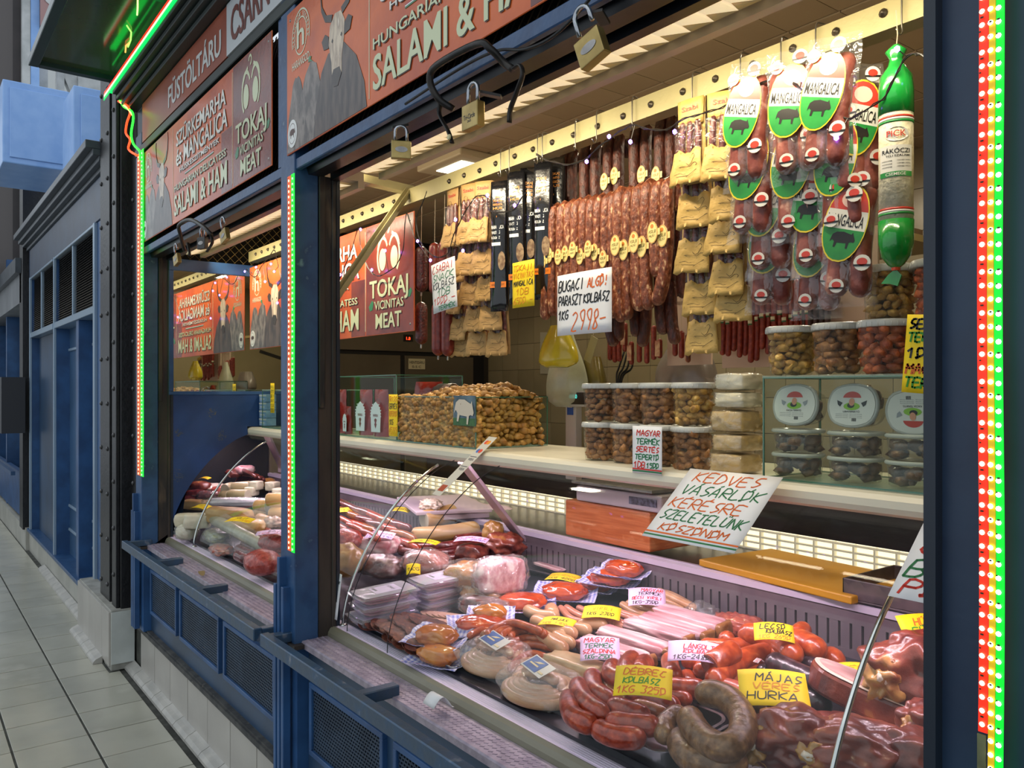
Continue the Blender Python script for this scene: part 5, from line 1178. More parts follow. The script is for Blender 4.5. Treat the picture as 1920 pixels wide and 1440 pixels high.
# small oval tubs
CT = film('clear_tub', '#f4f4f0', gloss=.35, rough=.08, bump=0, milk=.04); CL = mat('clear_lid', '#b9bab2', '#c8c9c2', s=9, r=.15, alpha=.62)
def oval_tub(label, loc, rot=None, seed=1, art=False, text='LIBATEPERTÖ'):
    t = thing('oval_tub', label, 'tub', loc, 'small clear tubs in the glass box', rot=rot); h = .056
    b = MB(); b.lathe([(.046, 0), (.048, .002), (.052, h - .008)], n=28, sq=.25, sx=1.12, sy=.92); b.build('tub_body', CT, t, smooth=True)
    b = MB(); b.lathe([(.0545, h - .009), (.056, h - .007), (.056, h - .003), (.054, h), (.050, h), (.049, h - .002), (0, h - .002)], n=28, sq=.25, sx=1.12, sy=.92); b.build('lid', CL, t, smooth=True)
    rr = random.Random(seed); P = [Vector((.040 * math.cos(a), .032 * math.sin(a), z)) for z in (.012, .029) for a in [2 * PI * k / 9 + rr.random() for k in range(9)]] + [Vector((0, 0, .03))]
    b = MB(); chips(b, P, .03, seed); b.build('cracklings', CR['dark'], t, kind='stuff', smooth=True)
    if art:
        Z = h + .0006
        b = MB(); b.lathe([(.0495, Z - .0006), (.0495, Z), (0, Z)], n=28, sq=.25, sx=1.12, sy=.92); lb = b.build('paper_label', mat('label_white', ''), t)
        def lab(m_, fn):
            q = MB(); fn(q); q.build('label_print', m_, lb)
        def arc(q, cx, cy, rx, ry, a0, a1, z=Z + .0004):
            q.add([(cx + rx * math.cos(a0 + (a1 - a0) * k / 12), cy + ry * math.sin(a0 + (a1 - a0) * k / 12), z) for k in range(13)], [tuple(range(13))])
        lab(LR, lambda q: arc(q, 0, .016, .022, .016, 0.1, PI - .1)); lab(mat('art_green', '#7fae2e', r=.5), lambda q: arc(q, 0, -.002, .020, .009, 0, 2 * PI))
        lab(mat('art_face', '#c98a6a', r=.5), lambda q: arc(q, 0, .008, .007, .009, 0, 2 * PI, Z + .0008)); lab(mat('label_black', ''), lambda q: (arc(q, -.002, .000, .009, .006, 0, 2 * PI, Z + .0007), put_text(q, text, -.020, -.016, .040, .005, z=Z + .0006), [q.add([(.002 + k * .0016, -.036, Z + .0004), (.003 + k * .0016, -.036, Z + .0004), (.003 + k * .0016, -.029, Z + .0004), (.002 + k * .0016, -.029, Z + .0004)], [(0, 1, 2, 3)]) for k in range(7)]))
        gm = mat('art_grey', '#8a8d90', r=.5) if text[0] == 'K' else mat('label_black', '')
        lab(gm, lambda q: [q.add([(s_ * .022 + .001 * k, .006, Z + .0005), (s_ * .036, .012, Z + .0005), (s_ * .034, .002, Z + .0005), (s_ * .028, -.003, Z + .0005)], [(0, 1, 2, 3)]) for s_ in (-1, 1) for k in (0,)])
        lab(mat('print_grey', '#77787a', r=.5), lambda q: [put_text(q, 'alacsony tomeg', -.038 + .034 * c_, -.021 - .004 * r_, .03, .0022, z=Z + .0004) for c_ in (0, 1) for r_ in range(3)])
    return t
ox = [W(1497, 860, y=1.735).x, W(1605, 860, y=1.735).x, W(1718, 860, y=1.735).x]
o1 = None
for r_ in range(2):
    for i in range(3):
        lab = f'{("lower", "upper")[r_]} lying small tub in the {("left", "middle", "right")[i]} stack inside the glass box'; p = (ox[i], 1.735, ZT + .0075 + r_ * .0575)
        if o1 is None: o1 = oval_tub(lab, p, seed=3)
        else: clone(o1, p, rot=(0, 0, RND.choice((0, PI)) + RND.uniform(-.05, .05)), label=lab)
lz = ZT + .0075 + 2 * .0575 + .050
u1 = oval_tub('left upright small tub showing a lid with white ducks', (ox[0] - .004, 1.78, lz), rot=(PI / 2 - .12, 0, 0), art=True, text='KACSA TEPERTÖ')
oval_tub('middle upright small tub showing a lid with black geese', (ox[1] - .004, 1.78, lz), rot=(PI / 2 - .12, 0, 0), seed=5, art=True)
clone(u1, (ox[2] - .002, 1.78, lz), rot=(PI / 2 - .12, PI, 0), label='right upright small tub whose picture label is upside down')
# wrapped blocks
YL = mat('lard_yellow', '#b0925a', '#c2a56a', s=18, r=.4, b=.5, bs=40, c3='#8f6f3a', coat=.5); WH = mat('lard_white', '#c9bf9e', '#d8cfb0', s=12, r=.4, b=.3, bs=30, coat=.5)
cx = W(1380, 860, y=1.73).x
zz = ZT
for i, (h, m_, dx, w_, lab) in enumerate(((.054, YL, -.004, .118, 'bottom yellow block of the wrapped stack'), (.048, YL, .000, .112, 'flat yellow block second from the bottom of the wrapped stack'), (.062, YL, -.002, .116, 'thickest yellow block in the middle of the wrapped stack'), (.044, WH, .006, .106, 'cream white block second from the top of the wrapped stack'), (.048, WH, .008, .104, 'cream white block on top of the wrapped stack'))):
    t = thing('wrapped_block', lab, 'food block', (cx + dx, 1.735, zz)); b = MB(); b.blob((w_, .11, h), i + 3, .07, 1.6, 4, .72, M=Matrix.Translation((0, 0, h / 2))); b.build('block', m_, t, smooth=True)
    b = MB(); b.blob((w_ + .005, .115, h + .003), i + 8, .10, 2.6, 4, .72, M=Matrix.Translation((0, 0, h / 2))); b.build('wrap', film('block_wrap', gloss=.35, rough=.1, bump=1., bs=30, milk=.03), t, smooth=True)
    b = MB(); b.add([(-w_ / 2 + .004, -.03, h * .6), (-w_ / 2 - .024, -.045, h * .75), (-w_ / 2 - .02, -.015, h * .2), (-w_ / 2 + .004, -.01, h * .3)], [(0, 1, 2, 3)]); b.build('wrap_tail', film('block_wrap'), t)
    zz += h + .001
# crackling bin with its heap, cards, scoop
BX0, BX1, BY0, BY1, BZ = -2.99, -2.41, 1.665, 2.0, 1.575
glass_box('open glass bin heaped with golden pork cracklings on the counter', BX0, BX1, BY0, BY1, ZT, BZ, top=False)
rr = random.Random(4); P = []
def hz(x, y): return 1.575 + .035 * math.sin((x - BX0) / (BX1 - BX0) * PI) * math.sin((y - BY0) / (BY1 - BY0) * PI) + .012 * math.sin(9 * x) + .03 * math.exp(-((x + 2.47) ** 2 + (y - 1.85) ** 2) / .01)
s_ = .0225
for i in range(int((BX1 - BX0) / s_)):
    for j in range(int((BY1 - BY0) / s_)):
        x, y = BX0 + .016 + i * s_, BY0 + .016 + j * s_; P.append(Vector((x + rr.uniform(-.005, .005), y + rr.uniform(-.005, .005), hz(x, y) - .012 + rr.uniform(-.006, .006))))
    for k in range(11):
        for q_ in (0, .5): P.append(Vector((BX0 + .016 + (i + q_) * s_ + rr.uniform(-.005, .005), BY0 + .017, ZT + .014 + k * .0165 + rr.uniform(-.004, .004))))
for j in range(int((BY1 - BY0) / s_)):
    for k in range(8): P.append(Vector((BX1 - .018, BY0 + .016 + j * s_, ZT + .016 + k * s_ + rr.uniform(-.005, .005)))); 
b = MB(); b.box(BX0 + .02, BX1 - .025, BY0 + .02, BY1 - .02, ZT + .01, 1.565); chips(b, [p + Vector((rr.uniform(-.006, .006), rr.uniform(-.004, .004), rr.uniform(-.007, .007))) for p in P], .033, 5)
tag(b.build('crackling_heap', mat('crackling_heap', '#96682e', '#c2924a', s=30, r=.45, b=.8, bs=80, c3='#e2ba68'), base=(-2.7, 1.83, ZT), smooth=True), 'heap of golden brown pork cracklings filling the open glass bin', 'pork cracklings', kind='stuff')
card('price_card', 'narrow yellow price card on the front of the crackling bin', FR(W(729, 815, y=1.655).x, 1.655, W(729, 817, y=1.655).z), .075, .175, [('FRISS', 'y', .84, .11), ('SERTÉS', 'k', .66, .11), ('TEPERTÖ', 'y', .48, .11), ('1KG', 'k', .27, .13, .1, .6), ('4599', 'y', .06, .15)], 'yellow', bend=.003, pen=.003, seed=8)
pc = thing('pig_picture', 'small photo of a grazing white pig fixed to the crackling bin', 'picture', (0, 0, 0), world=True); pc['_w'] = (0, 0, 0)
A, B = W(851, 797, y=1.658), W(892, 742, y=1.658)
b = MB(); b.box(A.x, B.x, 1.6555, 1.6585, A.z, B.z); b.build('picture_sheet', mat('picture_dusk', '#2c4250', '#5b7484', s=14, r=.4, c3='#1d2a26'), pc)
b = MB(); b.box(A.x, B.x, 1.6548, 1.6556, A.z, A.z + .028); b.build('picture_grass', mat('picture_grass', '#2f5a34', '#3d6a3a', s=60, r=.5), pc)
b = MB(); put_pig(b, (A.x + B.x) / 2, A.z + .052, (B.x - A.x) * .82, .001, FR(0, 1.654, 0), tilt=-.15); b.build('picture_pig', mat('picture_pig', '#cfc4b4', r=.5), pc)
sc_ = thing('steel_scoop', 'dull steel scoop lying on the heap of cracklings', 'scoop', W(836, 735, y=1.88), world=True); c = W(836, 733, y=1.90)
b = MB(); b.grid(12, 2, lambda i, j: (c.x - .055 + .11 * j + .02 * i, c.y - .045 + .09 * i, c.z - .012 + .042 * math.sin(PI * i)), .002); b.build('scoop_bowl', STL, sc_, smooth=True)
b = MB(); b.tube([(c.x - .05, c.y, c.z + .02), (c.x - .14, c.y + .02, c.z + .01)], .008, 8); b.build('scoop_handle', STL, sc_)
# paprika powder bags
glass_box('glass box of red paprika bags left of the crackling bin', -3.62, -3.0, 1.668, 2.0, ZT, 1.665, top=False)
FOIL = mat('red_foil', '#6e1512', '#8f201a', s=10, r=.25, b=.8, bs=26, coat=.4); KL = mat('folk_label', '#c9d2d6', r=.5)
def pap(label, loc, s_=1.):
    t = thing('paprika_bag', label, 'spice bag', loc, 'red foil paprika bags'); b = MB()
    b.grid(8, 12, lambda i, j: ((i - .5) * .115 * (1 - .12 * j), -.028 * math.sin(PI * i) * (1 - j) ** .4 - .001 + .006 * noise.noise(Vector((i * 4, j * 5, 2))), .21 * j), 0)
    b.grid(8, 12, lambda i, j: ((.5 - i) * .115 * (1 - .12 * j), .028 * math.sin(PI * i) * (1 - j) ** .4 + .001, .21 * j), 0); b.build('foil_bag', FOIL, t, smooth=True)
    b = MB(); b.prism([(-.034, .02), (.034, .02), (.038, .10), (.032, .125), (.016, .145), (0, .155), (-.016, .145), (-.032, .125), (-.038, .10)], 0, .001, FR(0, -.033, 0, rx=0)); lb = b.build('folk_label', KL, t)
    b = MB(); put_text(b, 'PAPRIKA', -.019, .088, .038, .012, FR(0, -.0345, 0)); b.prism([(0, .035), (.009, .055), (.004, .060), (.010, .075), (0, .082), (-.010, .075), (-.004, .060), (-.009, .055)], 0, .0006, FR(0, -.0341, 0)); b.build('label_print', mat('maroon_print', '#6b1d18', r=.5), lb)
    b = MB()
    for s2 in (-1, 1):
        for k in range(5): b.blob((.007, .003, .007), k, 0, 1, 1, M=Matrix.Translation((s2 * (.0385 - max(0, k - 2) * .007), -.0335, .09 + k * .013)))
    b.build('scalloped_edge', mat('folk_label', ''), lb); return t
pb = pap('first red paprika bag from the left in the glass box', (W(641, 800, y=1.72).x, 1.72, ZT + .008))
for u, s2, lab in ((663, .62, 'small red paprika bag standing between the larger ones'), (687, 1, 'red paprika bag in the middle of the glass box'), (716, 1, 'red paprika bag nearest the crackling bin')):
    clone(pb, (W(u, 800, y=1.725).x, 1.725 if s2 == 1 else 1.70, ZT + .008), scale=(s2, s2, s2), label=lab, rot=(0, 0, RND.uniform(-.1, .15)))
clone(pb, (-3.10, 1.86, ZT + .008), rot=(-.25, 0, .6), label='red paprika bag leaning behind the others next to the bin', scale=(1.3, 1.3, 1.2))
t = thing('temperature_sign', 'small cream enamel sign on the dark fridge door', 'sign', (-5.47, 3.2, 1.85), world=True)
A, B = W(766, 692, x=-5.47), W(797, 673, x=-5.47); b = MB(); b.box(-5.474, -5.468, A.y, B.y, A.z, B.z); b.build('plate', mat('enamel_cream', '#c9c09a', r=.4), t, bev=.002)
Mx = Matrix.Translation((-5.467, 0, 0)) @ Matrix(((0, 0, 1, 0), (1, 0, 0, 0), (0, 1, 0, 0), (0, 0, 0, 1)))
b = MB(); put_text(b, 'HENTESÁRU', A.y + .008, (A.z + B.z) / 2 + .002, B.y - A.y - .016, .026, Mx, .0004); put_text(b, '0-5 C', A.y + .03, A.z + .010, (B.y - A.y) * .55, .018, Mx, .0004); b.build('lettering', mat('label_black', ''), t)
b = MB(); b.box(-5.474, -5.466, W(757, 635, x=-5.47).y, W(774, 628, x=-5.47).y, W(757, 640, x=-5.47).z, W(757, 627, x=-5.47).z); dp = thing('fridge_display', 'small black temperature display with red digits on the fridge', 'display', (-5.47, 3.1, 1.98), world=True); b.build('case', mat('label_black', ''), dp)
b = MB(); q = W(762, 638, x=-5.464); put_text(b, '1.8', 0, 0, .035, .022, Matrix.Translation((-5.464, q.y, q.z + .004)) @ Matrix(((0, 0, 1, 0), (1, 0, 0, 0), (0, 1, 0, 0), (0, 0, 0, 1)))); b.build('digits', emit('red_digits', '#ff3a1a', 4), dp)
# scale behind the counter on a wooden block
wb = thing('wooden_block', 'orange varnished wooden block under the scale in the counter', 'block', (-2.17, 2.15, 1.035), world=True)
b = MB(); b.box(-2.39, -1.945, 2.075, 2.36, 1.037, 1.175); b.build('block', mat('pine_wood', '#9c4f24', '#b8683a', s=12, r=.4, st=(.5, 1, 9), b=.08, c3='#8a4420'), wb, bev=.006)
sc2 = thing('shop_scale', 'white shop scale with a tall display post behind the counter top', 'scale', (-2.15, 2.2, 1.176), world=True)
SW = mat('scale_white', '#c9c2cc', '#bfb8c2', s=4, r=.35)
b = MB(); b.box(-2.34, -1.90, 2.085, 2.36, 1.176, 1.235); b.build('scale_base', SW, sc2, bev=.008)
b = MB(); b.box(-2.36, -1.94, 2.08, 2.36, 1.240, 1.252); b.build('weighing_plate', STL, sc2, bev=.003)
b = MB(); b.box(-2.05, -1.92, 2.080, 2.084, 1.195, 1.222); b.build('keypad', mat('keypad_dark', '#2a2d3c', '#6a6f88', s=60, r=.4), sc2)
q = W(1073, 845, y=2.2); b = MB(); b.box(q.x - .032, q.x + .032, 2.19, 2.225, 1.235, 1.56); b.build('display_post', mat('post_white', '#b9b9b4', r=.4), sc2, bev=.004)
A, B = W(1058, 762, y=2.17), W(1112, 733, y=2.17); b = MB(); b.box(A.x, B.x + .02, 2.17, 2.23, A.z, B.z); hd2 = b.build('display_head', mat('head_grey', '#a9a9a2', r=.4), sc2, bev=.005)
b = MB(); b.box(A.x + .006, B.x + .015, 2.165, 2.169, A.z + .01, B.z - .006); b.build('display_screen', mat('label_black', ''), hd2)
b = MB(); put_text(b, '0.000', A.x + .04, B.z - .030, .045, .016, FR(0, 2.163, 0)); b.build('display_digits', emit('teal_digits', '#4ac9c0', 1.5), hd2)
b = MB(); b.box(q.x - .018, q.x + .018, 2.1875, 2.19, 1.50, 1.548); st2 = b.build('blue_sticker', mat('sticker_blue', '#2450a0', r=.4), sc2)
b = MB(); b.box(q.x - .014, q.x + .014, 2.187, 2.1875, 1.53, 1.538); b.build('sticker_print', LW, st2)
# boards, tray and papers on the work surface
def slab(nm, label, cat, c, sx, sy, sz, rz, m_, bev=.004):
    b = MB(); b.box(-sx / 2, sx / 2, -sy / 2, sy / 2, 0, sz); o = b.build(nm, m_, None, bev=bev); o.location = c; o.rotation_euler = (0, 0, rz); return tag(o, label, cat)
slab('cutting_board', 'yellow plastic cutting board on the rear work surface', 'cutting board', (-1.42, 2.20, 1.034), .56, .34, .022, -.10, mat('yellow_board', '#c08a1c', '#b07f24', s=3, r=.45, b=.1, bs=90))
slab('cutting_board', 'white plastic cutting board lying uppermost behind the wrapped meats', 'cutting board', (-3.20, 2.02, 1.062), .52, .34, .016, -.35, mat('white_board', '#c3b4ba', '#b7a8ae', s=3, r=.4))
slab('cutting_board', 'smaller white plastic board under the other white board', 'cutting board', (-3.16, 2.03, 1.035), .42, .26, .024, -.30, mat('white_board', ''))
t = thing('wax_paper', 'crumpled sheets of pinkish wax paper by the white boards', 'paper', W(880, 945, z=1.04), world=True); c = W(880, 948, z=1.045)
b = MB(); b.grid(12, 10, lambda i, j: (c.x - .24 + .44 * i + .03 * math.sin(9 * j), c.y - .10 + .22 * j + .02 * math.sin(11 * i), 1.036 + .010 + .008 * noise.noise(Vector((i * 5, j * 5, 0)))), .001); b.build('sheet', mat('wax_pink', '#c9b3c0', r=.5), t, smooth=True)
gt = thing('garlic_tray', 'dark plastic tray holding pale garlic cloves beside the yellow board', 'tray', (-1.0, 2.17, 1.035), world=True)
b = MB()
x0, x1, y0, y1 = -1.20, -.78, 2.03, 2.30
b.box(x0, x1, y0, y1, 1.036, 1.042); b.box(x0, x1, y0, y0 + .006, 1.042, 1.095); b.box(x0, x1, y1 - .006, y1, 1.042, 1.095); b.box(x0, x0 + .006, y0, y1, 1.042, 1.095); b.box(x1 - .006, x1, y0, y1, 1.042, 1.095)
b.build('tray_body', mat('tray_dark', '#2c2a2e', '#55484c', s=14, r=.45), gt, bev=.002)
for i, (x, y) in enumerate(((-1.10, 2.12), (-1.07, 2.16), (-1.04, 2.12), (-1.06, 2.20), (-1.0, 2.15))):
    b = MB(); b.blob((.035, .026, .03), i, .1, 1, 2, M=Matrix.Translation((0, 0, .015))); o = b.build('garlic_clove', mat('garlic', '#b9b096', '#cfc7ae', s=9, r=.4), None, True); o.location = (x, y, 1.043); o.rotation_euler = (0, 0, i)
    tag(o, f'{("leftmost", "second", "third", "rear", "rightmost")[i]} pale garlic clove in the dark tray', 'garlic', 'garlic cloves in the dark tray')
# far glass box in the left opening
glass_box('glass box of white tubs on the counter behind the middle post', -4.56, -3.75, 1.665, 1.95, ZT, 1.60, top=True)
wt = thing('white_tub', 'lowest white tub in the far glass box', 'tub', (W(482, 790, y=1.74).x, 1.74, ZT + .008), 'white tubs in the far glass box')
b = MB(); b.lathe([(.048, 0), (.052, .05)], n=20, sq=.5); b.build('tub_body', mat('tub_white', '#c9c9bd', r=.4), wt, smooth=True)
b = MB(); b.lathe([(.056, .045), (.057, .052), (.050, .055), (0, .055)], n=20, sq=.5); b.build('lid', mat('tub_lid_white', '#d6d6cc', r=.35), wt, smooth=True)
b0 = wt.location.copy()
clone(wt, b0 + Vector((0, 0, .057)), label='middle white tub in the far glass box'); clone(wt, b0 + Vector((.003, 0, .114)), label='top white tub in the far glass box')
bpk = None
for i in range(4):
    lab = f'{("lowest", "second", "third", "top")[i]} blue and white carton in the far glass box'; p = Vector((W(502, 790, y=1.72).x, 1.72, ZT + .008 + i * .046))
    if bpk is None:
        bpk = thing('blue_carton', lab, 'carton', p, 'blue and white cartons'); b = MB(); b.box(-.055, .055, -.03, .03, 0, .044); b.build('carton', mat('carton_blue', '#6f8fb9', '#8aa6c9', s=30, r=.5), bpk, bev=.002)
        b = MB(); b.box(-.055, .055, -.0312, -.03, .033, .041); b.box(-.04, .03, -.0312, -.03, .014, .020); b.build('carton_print', LW, bpk)
    else: clone(bpk, p, label=lab)
card('price_card', 'narrow yellow price card hung on the far glass box', FR(W(507, 775, y=1.655).x, 1.655, W(507, 774, y=1.655).z), .058, .165, [('VAJ', 'k', .83, .10), ('85', 'k', .68, .09), ('DB 9', 'k', .52, .09), ('SAJT', 'k', .37, .09), ('108', 'k', .20, .10), ('550', 'k', .05, .10)], 'yellow', pen=.002, seed=12)
for i, u in enumerate((364, 399, 419)):
    pass
# cards laid on the sloping glass
def GM(x, t_, roll=0., off=.006):
    y, z = gp(t_); y2, z2 = gp(min(1, t_ + .04)); d = Vector((0, y2 - y, z2 - z)).normalized(); xx = Vector((1, 0, 0)); n_ = xx.cross(d)
    M = Matrix(((xx.x, d.x, n_.x, x), (xx.y, d.y, n_.y, y + n_.y * off), (xx.z, d.z, n_.z, z + n_.z * off), (0, 0, 0, 1))); return M @ Matrix.Rotation(roll, 4, 'Z')
def gt_of(v, u):
    best = min(range(101), key=lambda k: abs((lambda q: HV + FPX * (CAMZ - q[1]) / (q[0] / ray(u, v).y) - v)(gp(k / 100)))); return best / 100
def gcard(label, u, v, w_, h, lines, paper='white', roll=0., off=.006, **k):
    t_ = gt_of(v, u); y, z = gp(t_); x = W(u, v, y=y).x; return card('price_card', label, GM(x, t_, roll, off), w_, h, lines, paper, **k)
gcard('large white notice on the sloping glass asking customers to request slicing', 1214, 1019, .27, .232, [('KEDVES', 'o', .82, .13, .12, .86), ('VÁSÁRLÓK', 'g', .63, .13, .08, .95), ('KÉRÉSRE', 'o', .44, .13, .05, .85), ('SZELETELÜNK', 'g', .27, .12, .04, .95), ('KÖSZÖNÖM', 'o', .12, .09, .12, .86)], pen=.0036, underline=[('o', .07), ('g', .03)], seed=20, off=.03, slant=.25)
gcard('white notice on the sloping glass cut off by the right-hand post', 1672, 1128, .26, .30, [('MAGYAR', 'r', .84, .10, .10, .95), ('TERMÉK', 'g', .68, .11, .08, .95), ('FÜSTÖLT', 'r', .50, .12, .06, .95), ('CSÜLÖK', 'r', .35, .10, .06, .9), ('BORDA', 'g', .17, .13, .04, .75), ('PORC', 'r', .04, .11, .06, .62)], pen=.005, seed=22, off=.02, slant=.25)
t = thing('payment_sticker', 'long white sticker of payment card marks on the sloping glass', 'sticker', (0, 0, 0)); tq = gt_of(930, 810); y, z = gp(tq); M = GM(W(812, 930, y=y).x, tq, -.03, .006)
t.location = M.translation; t.rotation_euler = M.to_euler()
b = MB(); b.box(0, .052, 0, .30, 0, .0006); b.build('sheet', LW, t)
for yy, ca, cb in ((.27, '#d8432a', '#e8962a'), (.225, '#2a66b8', '#d8432a')):
    for k, c_ in enumerate((ca, cb)):
        b = MB(); b.prism([(.019 + .014 * k + .010 * math.cos(a * PI / 8), yy + .010 * math.sin(a * PI / 8)) for a in range(16)], .0006, .0009 + .0002 * k); b.build('card_mark', mat('mark' + c_.replace('#', '_'), c_, r=.4), t)
for yy in (.175, .125):
    b = MB(); put_text(b, 'VISA', .009, yy, .034, .012, z=.001); b.box(.006, .046, yy + .018, yy + .021, .0006, .001); b.build('card_mark', mat('print_navy', '#23284a', r=.4), t)
b = MB(); b.box(.008, .042, .02, .05, .0006, .001); b.build('card_mark', mat('mark_brown', '#a8472a', r=.4), t)
card('notice_card', 'white printed card standing at the foot of the chrome arm', GM(-2.66, .07, 0, .012), .10, .155, [('Valog Magyar', 'k', .74, .13, .02, .95), ('termékek', 'k', .50, .12, .02, .62), ('vásárlása', 'k', .22, .12, .02, .68)], pen=.002, printed=True, cat='notice')
t = thing('receipt', 'curled white paper slip on the ivory bumper', 'paper', W(822, 1312, z=.78), world=True); c = W(800, 1308, z=.79)
b = MB(); b.grid(10, 2, lambda i, j: (c.x + .055 * j + .02 * i, c.y + .05 * i - .012, .775 + .028 * math.sin(PI * min(1, i * 1.1)) + .004), .0005); b.build('slip', mat('slip_white', '#dfe0e0', r=.6), t, smooth=True)
# ================================================================ MEATS IN THE CASE
def sm_(nm, a='#888888', b_='#777777', c_='#999999', s=40, bmp=.35, r=.28, bs=60, coat=.35, **k): return mat(nm, a, b_, s=s, r=r, b=bmp, bs=bs, c3=c_, coat=coat, **k)
RED = sm_('red_sausage', '#7e2a18', '#ab4428', '#c86a40', 55, .4); ORG = sm_('orange_sausage', '#983614', '#c05426', '#d67a44', 50, .35, .3); VIR = sm_('frank_red', '#94401f', '#b45a30', '#cc7c4c', 35, .2)
TAN = sm_('frank_tan', '#b58560', '#c49a74', '#d0aa88', 14, .1); PNK = sm_('frank_pink', '#b0705a', '#bd8068', '#c99480', 14, .1); HUR = sm_('liver_sausage', '#5e3f24', '#856040', '#a67c4c', 60, .5, .32, 80, .12); BRN = sm_('brown_sausage', '#7e4524', '#955a30', '#a8703e', 50, .3)
DRK = sm_('blood_sausage', '#2b1b20', '#453038', '#6a5254', 60, .4); PINKR = sm_('pinkish_sausage', '#a0483a', '#b45e4c', '#c67c66', 40, .3); SAL = sm_('dark_red_salami', '#4e1a1a', '#742c28', '#98483c', 50, .4)
HAM = sm_('ham_smoked', '#55201a', '#8a4434', '#bd8448', 15, .8, .3, 30, .15); HAMG = sm_('ham_golden', '#9a6a34', '#b98a4a', '#7a3526', 12, .6, .3, 30); CUT = sm_('ham_cut', '#b87c78', '#d0a09a', '#e8d8c8', 7, .1, .3, st=(1, 3, 1)); FAT = sm_('pork_fat', '#d8c4ae', '#e4d4c2', '#c9a08c', 8, .1, .35)
BAC = mat('bacon_stripes', '#b8757a', '#d6a8aa', s=11, r=.3, st=(.45, 3.2, 2.2), lo=.36, hi=.52, c3='#ecdad2', b=.12, coat=.3); RND_ = sm_('bacon_rind', '#7a4420', '#a06a38', '#bd8a54', 30, .5, .4); CHE = sm_('smoked_cheese', '#a8804a', '#bd965c', '#c9a872', 9, .3, .4, 30, .1); CHW = sm_('pale_cheese', '#bdb49a', '#cfc8b0', '#d8d2be', 7, .1, .4, 20, .1)
JER = sm_('jerky', '#4a1c16', '#6e3024', '#8c4c38', 40, .6); WRP = film('meat_wrap', gloss=.42, rough=.1, bump=1., bs=30, milk=.05); WRT = film('meat_wrap_soft', gloss=.3, rough=.12, bump=.8, bs=40, milk=.10)
def S(label, pts, r, m_, n=12, cat='sausage', name='sausage', group=None, nip=.14, k=6):
    P = [D(u, v, dz + r) for u, v, dz in pts]; c = P[len(P) // 2].copy(); c.z -= r
    b = MB(); b.sausage(P, r, n, k, nip=nip, seed=len(label)); return tag(b.build(name, m_, None, True, base=c), label, cat, group)
def CH(label, u, v, dz, size, m_, yaw=0., box=0., amp=.12, name='ham', cat='meat', fr=1.8, sub=4, seed=None, wrap=None, pitch=0., mb=None):
    c = D(u, v, dz + size[2] / 2); c.z -= size[2] / 2; t = thing(name, label, cat, c, rot=(pitch, 0, math.radians(yaw)))
    b = MB(); b.blob(size, seed if seed is not None else len(label), amp, fr, sub, box, M=Matrix.Translation((0, 0, size[2] / 2))); b.build('flesh' if cat == 'meat' else 'body', m_, t, smooth=True)
    if wrap:
        b = MB(); b.blob((size[0] * 1.10, size[1] * 1.12, size[2] * 1.08), 3 + len(label), .16, 3.2, 4, box * .8, M=Matrix.Translation((0, 0, size[2] / 2))); b.build('clear_wrap', wrap, t, smooth=True)
    return t
def LOG(label, p1, p2, r, m_, cut, name='log', cat='cheese', sq=0.):
    A, B = D(p1[0], p1[1], p1[2] + r), D(p2[0], p2[1], p2[2] + r); c = A.lerp(B, .5); c.z -= r; t = thing(name, label, cat, c, world=True); d = (B - A).normalized()
    b = MB(); b.tube([A, A + d * r * .12, A.lerp(B, .5), B - d * r * .12, B], r, 16, False, rfun=lambda q: r * (.93 if q in (0, 1) else 1)); b.build('body', m_, t, smooth=True)
    for P, s_ in ((A, -1), (B, 1)):
        b = MB(); b.tube([P, P + d * (s_ * .002)], r * .92, 16); b.build('cut_face', cut, t)
    return t
def DM(u, v, dz, w_, h, yaw, tilt, roll=0.):
    return Matrix.Translation(D(u, v, dz)) @ Matrix.Rotation(math.radians(yaw), 4, 'Z') @ Matrix.Rotation(math.radians(tilt), 4, 'X') @ Matrix.Rotation(math.radians(roll), 4, 'Y') @ Matrix.Translation((-w_ / 2, -h / 2, 0))
def dcard(label, u, v, dz, w_, h, yaw, tilt, lines, paper='yellow', **k):
    return card('price_card', label, DM(u, v, dz, w_, h, yaw, tilt, k.pop('roll', 0)), w_, h, lines, paper, bend=k.pop('bend', .008), **k)
